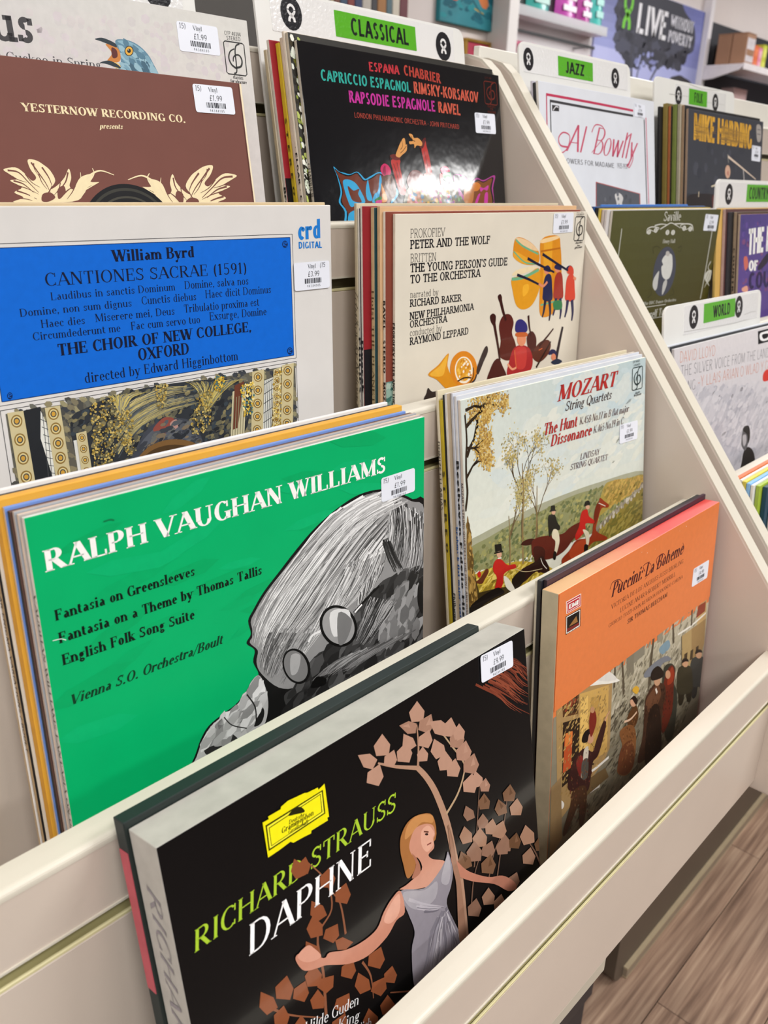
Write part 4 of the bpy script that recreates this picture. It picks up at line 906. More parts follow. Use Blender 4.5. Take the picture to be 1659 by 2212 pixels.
ART['byrd'] = [
('l','20242c',3.5,3.5,[245,215,2720,215]),
('l','20242c',3.5,3.5,[2720,215,2720,1195]),
('l','20242c',3.5,3.5,[2720,1195,245,1195]),
('l','20242c',3.5,3.5,[245,1195,245,215]),
('p','0566d2',[266,240,2696,240,2696,1170,266,1170]),
('l','04306a',5.0,5.0,[266,240,2696,240]),
('l','04306a',5.0,5.0,[2696,240,2696,1170]),
('l','04306a',5.0,5.0,[2696,1170,266,1170]),
('l','04306a',5.0,5.0,[266,1170,266,240]),
('t','serifb','0a1330',113.8,35.5,178.8,35.2,7.62,'William Byrd'),
('t','serif','0a1330',64.9,48.2,225.8,49.0,8.07,'CANTIONES SACRAE (1591)'),
('t','serif','0a1330',67.3,57.2,160.6,57.2,5.02,'Laudibus in sanctis Dominum'),
('t','serif','0a1330',168.5,57.0,226.5,57.3,5.65,'Domine, salva nos'),
('t','serif','0a1330',45.8,65.7,124.8,65.6,4.93,'Domine, non sum dignus'),
('t','serif','0a1330',132.5,65.1,178.0,65.4,5.48,'Cunctis diebus'),
('t','serif','0a1330',185.9,64.7,248.2,65.2,5.81,'Haec dicit Dominus'),
('t','serif','0a1330',58.5,73.8,89.0,74.1,5.07,'Haec dies'),
('t','serif','0a1330',96.4,73.6,158.6,74.1,5.31,'Miserere mei, Deus'),
('t','serif','0a1330',166.6,73.6,235.8,74.0,5.75,'Tribulatio proxima est'),
('t','serif','0a1330',52.1,81.2,114.2,81.7,5.07,'Circumdederunt me'),
('t','serif','0a1330',122.4,81.6,179.9,82.1,5.52,'Fac cum servo tuo'),
('t','serif','0a1330',188.3,81.1,242.6,81.8,5.93,'Exsurge, Domine'),
('t','serifb','0a1330',67.5,92.9,226.9,93.2,7.73,'THE CHOIR OF NEW COLLEGE,'),
('t','serifb','0a1330',125.7,103.3,168.6,103.7,8.37,'OXFORD'),
('t','serif','0a1330',83.7,113.3,212.5,113.7,6.92,'directed by Edward Higginbottom'),
('c','04265a',[2670,291,2663,307,2649,316,2631,315,2618,305,2613,289,2619,273,2634,264,2651,264,2665,275]),
('l','0566d2',5.6,5.6,[2623,302,2633,274,2659,281,2628,293,2658,306]),
('c','04265a',[2683,1133,2677,1150,2661,1159,2643,1157,2629,1144,2624,1126,2630,1110,2646,1101,2664,1103,2678,1115]),
('l','0566d2',6.0,6.0,[2635,1141,2645,1111,2672,1122,2640,1132,2671,1149]),
('c','04265a',[338,1142,333,1155,323,1162,312,1160,305,1151,303,1137,309,1124,319,1117,329,1119,337,1128]),
('l','0566d2',4.1,4.1,[308,1149,317,1125,333,1133,312,1141,329,1155]),
('t','sansb','1a7bd0',277.7,26.2,302.4,25.2,14.84,'crd'),
('t','sansb','1a7bd0',278.3,32.8,303.6,33.1,5.2,'DIGITAL'),
('l','20242c',3.5,3.5,[245,1224,2720,1224]),
('l','20242c',3.5,3.5,[2720,1224,2720,3000]),
('l','20242c',3.5,3.5,[2720,3000,245,3000]),
('l','20242c',3.5,3.5,[245,3000,245,1224]),
('p','5f5d52',[276,1250,2705,1250,2705,2970,276,2970]),
('s',['7a745e','4a4a46','8c8466','3c4046','6a6a60','96906e'],900,3.4,1.6,30,2,[327,1223,2704,1245,2702,1845,276,1757]),
('c','2f3338',[696,1388,848,1296,1147,1239,1680,1240,2130,1305,2221,1524,2032,1805,1257,1812,786,1786]),
('s',['4a4c48','5c5a4a','23272c','6e6a52','38424a','857c58'],700,3.2,1.6,-30,22,[700,1359,1147,1239,2172,1294,2220,1542,2031,1822,1257,1812,755,1779]),
('h',['8f8a6a','a89c64','6c7270','c4b578','4c535a'],110,0.8,3,[1030,1387,1208,1294,1457,1255,1677,1272],[1025,1713,1181,1539,1439,1442,1779,1418]),
('h',['b8a85c','8a8460','d0bf70','59636a'],90,0.8,4,[1775,1467,1747,1347,1677,1272,1606,1229],[1792,1503,1941,1377,2089,1299,2193,1297]),
('h',['b8a85c','7f8078','cdbd72'],80,0.8,5,[1064,1378,1012,1263,950,1238],[1079,1396,1175,1289,1315,1264]),
('c','41454e',[1168,1664,1287,1527,1434,1490,1617,1522,1704,1621,1752,1749,1742,1867,1154,1789]),
('c','585d66',[1203,1655,1320,1549,1467,1528,1648,1594,1695,1721,1458,1624]),
('c','8c4a40',[1320,1549,1399,1483,1454,1477,1506,1503,1462,1576,1388,1594]),
('c','b38a80',[1467,1528,1524,1506,1542,1558,1490,1581]),
('s',['3c4048','565a60','686a68','2c3036','7c6e5a'],160,3,2,-20,23,[1185,1667,1433,1506,1651,1561,1734,1728,1704,1842,1190,1781]),
('c','7a5a34',[1139,1770,1272,1669,1455,1648,1639,1701,1720,1776,1701,1875,1150,1821]),
('c','4f3a22',[1171,1793,1286,1704,1451,1689,1616,1738,1667,1817,1439,1819]),
('p','23262a',[391,1248,508,1240,529,1727,376,1766]),
('p','dfe0d8',[505,1267,581,1514,633,1751,527,1742,479,1450]),
('l','4a4d50',4.3,4.3,[515,1255,511,1427,495,1734]),
('l','4a4d50',4.3,4.3,[535,1301,531,1475,519,1737]),
('l','4a4d50',4.3,4.3,[555,1348,551,1523,543,1739]),
('l','4a4d50',4.4,4.4,[575,1395,572,1571,567,1742]),
('l','4a4d50',4.4,4.4,[595,1443,592,1621,591,1744]),
('l','4a4d50',4.4,4.4,[616,1491,613,1670,615,1747]),
('l','3c3f42',4.3,4.3,[497,1323,646,1423]),
('l','3c3f42',4.3,4.3,[498,1375,645,1467]),
('l','3c3f42',4.3,4.3,[500,1428,643,1512]),
('l','3c3f42',4.3,4.3,[501,1480,642,1556]),
('l','3c3f42',4.4,4.4,[502,1533,641,1601]),
('l','3c3f42',4.4,4.4,[504,1587,639,1646]),
('l','3c3f42',4.4,4.4,[505,1641,638,1691]),
('l','3c3f42',4.4,4.4,[507,1695,636,1737]),
('p','d6d8d0',[2362,1338,2473,1319,2414,1790,2318,1790]),
('l','55585a',5.8,5.8,[2372,1340,2326,1792]),
('l','55585a',5.8,5.8,[2392,1337,2346,1792]),
('l','55585a',5.9,5.9,[2412,1335,2367,1792]),
('l','55585a',5.9,5.9,[2432,1332,2387,1792]),
('l','55585a',5.9,5.9,[2452,1330,2407,1793]),
('l','3c3f42',5.8,5.8,[2360,1372,2463,1335]),
('l','3c3f42',5.9,5.9,[2355,1448,2459,1412]),
('l','3c3f42',5.9,5.9,[2351,1525,2455,1489]),
('l','3c3f42',5.9,5.9,[2346,1602,2451,1566]),
('l','3c3f42',5.9,5.9,[2342,1680,2447,1644]),
('l','3c3f42',6.0,6.0,[2337,1758,2442,1723]),
('p','d8d9d2',[703,1509,789,1510,802,1790,709,1768]),
('p','c9c2a0',[2052,1378,2190,1347,2140,1773,2004,1764]),
('p','6a3a2a',[2076,1331,2171,1311,2083,1675,2030,1682]),
('l','8a8468',7.5,7.5,[2063,1430,2023,1751]),
('l','8a8468',7.5,7.5,[2088,1425,2049,1750]),
('l','8a8468',7.5,7.5,[2113,1421,2074,1750]),
('l','8a8468',7.5,7.5,[2139,1416,2099,1750]),
('l','8a8468',7.6,7.6,[2164,1412,2125,1749]),
('p','c9bd92',[286,1245,391,1247,403,1756,295,1748]),
('c','8a6d34',[376,1314,361,1342,333,1349,309,1332,302,1301,317,1274,345,1266,370,1283]),
('c','d8c992',[368,1313,356,1334,334,1340,315,1327,310,1302,322,1281,344,1275,363,1288]),
('c','4a4a48',[360,1311,351,1327,336,1331,322,1322,319,1304,327,1288,343,1284,356,1294]),
('c','c99a3c',[353,1310,347,1320,337,1323,328,1317,326,1305,331,1295,341,1292,350,1298]),
('c','8a6d34',[379,1439,364,1467,336,1474,311,1457,305,1425,320,1397,348,1390,373,1407]),
('c','d8c992',[371,1438,359,1459,337,1465,318,1451,313,1426,325,1405,347,1399,366,1413]),
('c','4a4a48',[363,1436,354,1452,338,1456,325,1446,321,1428,330,1412,345,1408,359,1418]),
('c','c99a3c',[355,1435,350,1445,339,1448,331,1441,328,1429,334,1419,344,1416,353,1423]),
('c','8a6d34',[382,1567,367,1595,338,1601,313,1583,307,1551,322,1523,351,1516,376,1534]),
('c','d8c992',[374,1565,362,1587,340,1592,320,1578,315,1552,327,1531,349,1525,369,1540]),
('c','4a4a48',[365,1563,357,1579,341,1583,327,1572,324,1554,332,1538,348,1535,362,1545]),
('c','c99a3c',[358,1561,352,1572,342,1575,333,1568,331,1556,336,1545,347,1543,356,1549]),
('c','8a6d34',[385,1696,370,1724,341,1731,316,1712,309,1678,325,1650,353,1644,379,1663]),
('c','d8c992',[377,1694,365,1716,342,1721,323,1706,318,1680,330,1659,352,1654,372,1668]),
('c','4a4a48',[368,1692,360,1708,344,1712,330,1701,326,1682,335,1667,351,1663,365,1673]),
('c','c99a3c',[361,1690,355,1701,345,1703,336,1696,333,1684,339,1673,350,1671,359,1678]),
('p','c9bd92',[534,1253,640,1253,655,1770,546,1763]),
('c','8a6d34',[626,1309,611,1336,583,1343,558,1327,551,1296,566,1269,594,1262,619,1278]),
('c','d8c992',[617,1308,606,1329,584,1334,565,1321,559,1298,571,1277,592,1271,612,1284]),
('c','4a4a48',[609,1306,601,1321,585,1325,571,1316,567,1299,576,1284,591,1280,605,1289]),
('c','c99a3c',[602,1305,596,1315,586,1318,577,1312,575,1300,580,1290,590,1287,599,1293]),
('c','8a6d34',[629,1410,614,1438,585,1444,560,1427,553,1396,568,1370,596,1362,621,1379]),
('c','d8c992',[620,1409,608,1430,586,1435,567,1422,562,1398,573,1377,595,1372,615,1385]),
('c','4a4a48',[612,1407,603,1422,588,1426,574,1417,570,1399,578,1384,594,1380,608,1390]),
('c','c99a3c',[604,1406,599,1416,589,1419,580,1412,577,1401,583,1391,593,1388,602,1394]),
('c','8a6d34',[632,1513,616,1540,588,1547,563,1529,556,1498,571,1471,599,1464,624,1481]),
('c','d8c992',[623,1511,611,1532,589,1538,569,1524,564,1500,576,1479,598,1473,617,1487]),
('c','4a4a48',[615,1510,606,1525,590,1529,576,1519,572,1501,581,1486,597,1482,611,1492]),
('c','c99a3c',[607,1508,602,1518,591,1521,582,1514,580,1503,585,1492,595,1490,605,1496]),
('c','8a6d34',[634,1617,619,1644,590,1651,565,1633,558,1601,573,1573,602,1567,627,1585]),
('c','d8c992',[626,1615,614,1636,592,1641,572,1627,566,1602,578,1581,600,1576,620,1590]),
('c','4a4a48',[617,1613,609,1629,593,1632,579,1622,575,1604,583,1589,599,1585,613,1595]),
('c','c99a3c',[610,1612,604,1622,594,1625,585,1618,582,1606,588,1596,598,1593,607,1600]),
('c','8a6d34',[637,1722,622,1750,593,1756,567,1737,560,1705,576,1677,604,1671,630,1690]),
('c','d8c992',[629,1720,617,1742,594,1746,574,1732,569,1707,581,1686,603,1681,623,1695]),
('c','4a4a48',[620,1718,612,1734,595,1737,581,1727,577,1709,586,1693,602,1690,616,1700]),
('c','c99a3c',[613,1717,607,1727,597,1729,587,1723,585,1710,590,1700,601,1698,610,1704]),
('p','c9bd92',[2253,1247,2374,1243,2331,1782,2209,1780]),
('c','8a6d34',[2352,1304,2338,1329,2306,1336,2277,1320,2266,1292,2280,1267,2311,1260,2341,1275]),
('c','d8c992',[2342,1302,2331,1322,2307,1327,2284,1315,2275,1293,2286,1274,2311,1268,2334,1280]),
('c','4a4a48',[2333,1301,2325,1315,2307,1319,2291,1311,2285,1294,2293,1280,2310,1276,2327,1285]),
('c','c99a3c',[2324,1300,2319,1309,2308,1312,2297,1306,2293,1296,2298,1286,2310,1283,2320,1289]),
('c','8a6d34',[2344,1410,2329,1435,2298,1442,2268,1426,2257,1397,2271,1372,2303,1365,2332,1381]),
('c','d8c992',[2334,1409,2323,1428,2298,1433,2275,1421,2267,1398,2278,1379,2302,1374,2325,1386]),
('c','4a4a48',[2324,1407,2316,1421,2299,1425,2282,1416,2276,1400,2284,1386,2302,1382,2318,1391]),
('c','c99a3c',[2316,1406,2311,1415,2299,1418,2289,1412,2285,1401,2290,1392,2301,1389,2312,1395]),
('c','8a6d34',[2335,1517,2321,1543,2289,1549,2259,1532,2248,1503,2263,1478,2294,1471,2324,1487]),
('c','d8c992',[2325,1516,2314,1535,2290,1540,2267,1527,2258,1504,2269,1485,2293,1480,2317,1493]),
('c','4a4a48',[2316,1514,2308,1528,2290,1532,2274,1523,2268,1506,2276,1492,2293,1488,2310,1497]),
('c','c99a3c',[2307,1513,2302,1522,2291,1525,2280,1518,2276,1507,2281,1498,2293,1495,2303,1501]),
('c','8a6d34',[2327,1625,2312,1651,2281,1657,2251,1640,2240,1610,2254,1585,2285,1578,2315,1595]),
('c','d8c992',[2317,1623,2306,1643,2281,1648,2258,1635,2249,1612,2260,1592,2285,1587,2308,1600]),
('c','4a4a48',[2307,1622,2299,1636,2282,1640,2265,1630,2259,1613,2267,1599,2284,1596,2301,1605]),
('c','c99a3c',[2299,1620,2293,1630,2282,1632,2271,1626,2267,1615,2272,1605,2284,1603,2295,1609]),
('c','8a6d34',[2318,1734,2303,1760,2272,1766,2242,1748,2231,1718,2245,1692,2277,1687,2307,1704]),
('c','d8c992',[2308,1732,2297,1752,2272,1757,2249,1743,2240,1720,2252,1700,2276,1695,2299,1709]),
('c','4a4a48',[2298,1731,2290,1745,2273,1748,2256,1739,2250,1722,2258,1707,2275,1704,2292,1714]),
('c','c99a3c',[2290,1729,2285,1739,2273,1741,2262,1734,2258,1723,2264,1714,2275,1711,2286,1718]),
('p','c9bd92',[2560,1237,2688,1232,2652,1787,2521,1785]),
('c','8a6d34',[2666,1295,2651,1321,2618,1328,2586,1312,2574,1282,2589,1256,2622,1249,2654,1265]),
('c','d8c992',[2656,1293,2644,1313,2618,1319,2594,1307,2584,1284,2596,1264,2621,1258,2646,1270]),
('c','4a4a48',[2645,1292,2637,1307,2619,1311,2601,1302,2594,1285,2603,1270,2621,1266,2639,1275]),
('c','c99a3c',[2636,1291,2631,1300,2619,1303,2608,1297,2603,1286,2609,1276,2621,1274,2632,1280]),
('c','8a6d34',[2659,1404,2644,1430,2611,1437,2579,1420,2567,1391,2581,1365,2614,1358,2646,1374]),
('c','d8c992',[2648,1403,2637,1423,2611,1428,2586,1415,2577,1392,2588,1372,2614,1367,2639,1379]),
('c','4a4a48',[2638,1401,2630,1416,2611,1420,2594,1410,2587,1394,2595,1379,2614,1375,2631,1384]),
('c','c99a3c',[2629,1400,2624,1410,2612,1412,2600,1406,2596,1395,2601,1385,2613,1382,2625,1388]),
('c','8a6d34',[2651,1514,2637,1541,2603,1547,2571,1530,2559,1500,2574,1474,2607,1467,2639,1484]),
('c','d8c992',[2641,1513,2629,1533,2604,1538,2579,1525,2569,1501,2581,1481,2606,1476,2632,1489]),
('c','4a4a48',[2631,1511,2622,1526,2604,1530,2586,1520,2579,1503,2588,1488,2606,1485,2624,1494]),
('c','c99a3c',[2622,1510,2616,1520,2604,1522,2593,1516,2588,1504,2594,1495,2606,1492,2617,1498]),
('c','8a6d34',[2644,1626,2629,1652,2596,1658,2564,1641,2551,1610,2566,1584,2599,1578,2632,1595]),
('c','d8c992',[2634,1624,2622,1645,2596,1649,2571,1636,2562,1612,2573,1592,2599,1587,2624,1600]),
('c','4a4a48',[2623,1622,2615,1637,2596,1641,2579,1631,2572,1614,2580,1599,2599,1595,2617,1605]),
('c','c99a3c',[2614,1621,2609,1631,2597,1633,2585,1627,2581,1615,2586,1605,2598,1603,2610,1609]),
('c','8a6d34',[2637,1738,2622,1765,2588,1771,2556,1753,2544,1721,2559,1695,2592,1689,2624,1707]),
('c','d8c992',[2626,1736,2615,1757,2588,1762,2563,1748,2554,1723,2566,1703,2591,1698,2617,1712]),
('c','4a4a48',[2616,1735,2608,1749,2589,1753,2571,1743,2564,1725,2572,1710,2591,1707,2609,1717]),
('c','c99a3c',[2607,1733,2601,1743,2589,1745,2578,1739,2573,1727,2579,1717,2591,1715,2602,1721]),
('p','c9bd92',[2469,1259,2550,1249,2512,1780,2430,1786]),
('c','8a6d34',[2536,1291,2527,1307,2506,1312,2486,1302,2479,1283,2488,1266,2509,1262,2529,1272]),
('c','d8c992',[2530,1290,2522,1303,2506,1306,2491,1298,2485,1284,2492,1271,2508,1267,2524,1275]),
('c','4a4a48',[2523,1289,2518,1298,2507,1301,2495,1295,2491,1285,2497,1275,2508,1273,2519,1278]),
('c','c99a3c',[2518,1288,2514,1294,2507,1296,2500,1292,2497,1285,2500,1279,2508,1277,2515,1281]),
('c','8a6d34',[2531,1356,2522,1372,2501,1377,2481,1367,2474,1348,2483,1331,2504,1327,2524,1337]),
('c','d8c992',[2525,1355,2518,1368,2502,1371,2486,1363,2480,1349,2487,1336,2504,1332,2519,1340]),
('c','4a4a48',[2519,1354,2513,1363,2502,1366,2491,1360,2487,1349,2492,1340,2503,1338,2514,1343]),
('c','c99a3c',[2513,1353,2510,1359,2502,1361,2495,1357,2492,1350,2496,1344,2503,1342,2510,1346]),
('c','8a6d34',[2527,1421,2517,1438,2496,1442,2476,1432,2469,1413,2478,1396,2499,1392,2519,1402]),
('c','d8c992',[2520,1420,2513,1433,2497,1437,2481,1428,2475,1414,2483,1401,2499,1398,2514,1406]),
('c','4a4a48',[2514,1419,2509,1429,2497,1431,2486,1425,2482,1415,2487,1405,2498,1403,2510,1409]),
('c','c99a3c',[2508,1419,2505,1425,2497,1427,2490,1423,2487,1415,2491,1409,2498,1408,2505,1411]),
('c','8a6d34',[2522,1487,2513,1504,2492,1508,2472,1497,2464,1478,2473,1462,2494,1457,2514,1468]),
('c','d8c992',[2516,1486,2508,1499,2492,1502,2476,1494,2470,1479,2478,1466,2494,1463,2510,1471]),
('c','4a4a48',[2509,1485,2504,1495,2492,1497,2481,1491,2477,1480,2482,1471,2494,1468,2505,1474]),
('c','c99a3c',[2503,1484,2500,1491,2492,1492,2485,1488,2482,1481,2486,1475,2493,1473,2501,1477]),
('c','8a6d34',[2517,1554,2508,1570,2487,1574,2467,1563,2459,1544,2469,1527,2489,1523,2510,1534]),
('c','d8c992',[2511,1553,2503,1565,2487,1569,2471,1560,2466,1545,2473,1532,2489,1529,2505,1537]),
('c','4a4a48',[2504,1551,2499,1561,2487,1563,2476,1557,2472,1546,2477,1537,2489,1534,2500,1541]),
('c','c99a3c',[2499,1551,2495,1557,2488,1558,2480,1554,2478,1547,2481,1541,2489,1539,2496,1543]),
('c','8a6d34',[2512,1620,2503,1637,2482,1641,2462,1630,2454,1610,2464,1594,2485,1590,2505,1601]),
('c','d8c992',[2506,1619,2499,1632,2482,1635,2467,1627,2461,1611,2468,1598,2484,1595,2500,1604]),
('c','4a4a48',[2499,1618,2494,1627,2482,1630,2471,1623,2467,1612,2472,1603,2484,1601,2495,1607]),
('c','c99a3c',[2494,1617,2490,1623,2483,1625,2475,1621,2473,1613,2476,1607,2484,1606,2491,1610]),
('c','8a6d34',[2508,1687,2498,1704,2477,1708,2457,1697,2449,1677,2459,1660,2480,1656,2500,1667]),
('c','d8c992',[2501,1686,2494,1699,2477,1702,2462,1693,2456,1678,2463,1665,2479,1662,2495,1671]),
('c','4a4a48',[2495,1685,2489,1694,2478,1697,2466,1690,2462,1679,2467,1670,2479,1668,2490,1674]),
('c','c99a3c',[2489,1684,2485,1690,2478,1692,2471,1688,2468,1680,2471,1674,2479,1672,2486,1676]),
('c','8a6d34',[2503,1755,2493,1771,2472,1775,2452,1764,2444,1744,2454,1727,2475,1723,2495,1735]),
('c','d8c992',[2496,1753,2489,1766,2472,1769,2457,1760,2451,1745,2458,1732,2474,1729,2490,1738]),
('c','4a4a48',[2490,1752,2484,1762,2473,1764,2461,1757,2457,1746,2463,1737,2474,1735,2485,1741]),
('c','c99a3c',[2484,1751,2481,1757,2473,1759,2466,1755,2463,1747,2466,1741,2474,1739,2481,1744]),
('p','c9bd92',[726,1462,802,1458,809,1782,732,1783]),
('c','8a6d34',[791,1505,781,1524,761,1528,744,1516,739,1495,749,1476,768,1472,786,1484]),
('c','d8c992',[785,1504,777,1518,762,1522,748,1513,744,1496,752,1482,768,1478,781,1487]),
('c','4a4a48',[780,1503,774,1513,763,1516,753,1509,750,1497,756,1487,767,1484,777,1491]),
('c','c99a3c',[774,1502,771,1509,763,1510,757,1506,755,1498,759,1491,766,1489,773,1494]),
('c','8a6d34',[793,1585,783,1604,763,1608,745,1596,740,1574,750,1556,770,1551,788,1563]),
('c','d8c992',[787,1584,779,1598,764,1602,750,1592,746,1575,754,1561,769,1558,783,1567]),
('c','4a4a48',[781,1583,775,1593,764,1596,755,1589,752,1577,757,1566,768,1564,778,1570]),
('c','c99a3c',[776,1582,772,1589,765,1590,759,1586,757,1578,761,1571,768,1569,774,1574]),
('c','8a6d34',[795,1666,784,1685,764,1689,747,1676,741,1655,752,1636,772,1632,789,1644]),
('c','d8c992',[789,1665,781,1679,765,1683,751,1673,747,1656,755,1641,771,1638,785,1648]),
('c','4a4a48',[783,1663,777,1674,766,1676,756,1669,753,1657,759,1647,770,1644,780,1651]),
('c','c99a3c',[778,1662,774,1669,767,1671,760,1666,758,1658,762,1651,769,1650,776,1654]),
('c','8a6d34',[796,1748,786,1766,766,1771,748,1758,743,1736,753,1717,773,1713,791,1725]),
('c','d8c992',[790,1746,782,1761,767,1764,753,1754,749,1737,757,1723,772,1719,786,1729]),
('c','4a4a48',[785,1745,779,1756,768,1758,758,1751,755,1738,761,1728,772,1725,782,1732]),
('c','c99a3c',[779,1744,775,1751,768,1753,762,1748,760,1739,764,1732,771,1731,777,1736]),
('s',['b89c4a','cdb468','8f7838','9c9468','6a6446'],200,1.4,1,0,6,[1033,1357,1166,1365,1166,1679,1095,1696,1019,1478]),
('s',['b89c4a','cdb468','8f7838','9c9468','6a6446'],190,1.4,1,0,7,[1729,1328,1865,1332,1824,1593,1739,1661,1644,1643,1651,1561]),
('s',['c9a83c','e0c050','4a6a6a','a8872c'],110,1.6,1,0,8,[1892,1237,1992,1235,1962,1364,1884,1335]),
('s',['c9a83c','e0c050','4a7a7a','f0e0a0'],130,1.6,1,0,9,[2127,1338,2276,1326,2239,1580,2152,1600]),
('s',['b89c4a','cdb468','8f7838','9c9468','6a6446'],90,1.5,1,0,10,[1371,1226,1478,1226,1444,1395,1371,1399]),
('s',['d8c06a','f0e0a0','a8872c','8a6a30'],130,1.5,1,0,13,[2465,1266,2565,1262,2517,1773,2426,1774]),
('s',['b89c4a','cdb468','8f7838','9c9468','6a6446'],320,1.4,1,0,14,[851,1267,1045,1253,1038,1606,918,1769,821,1763])]
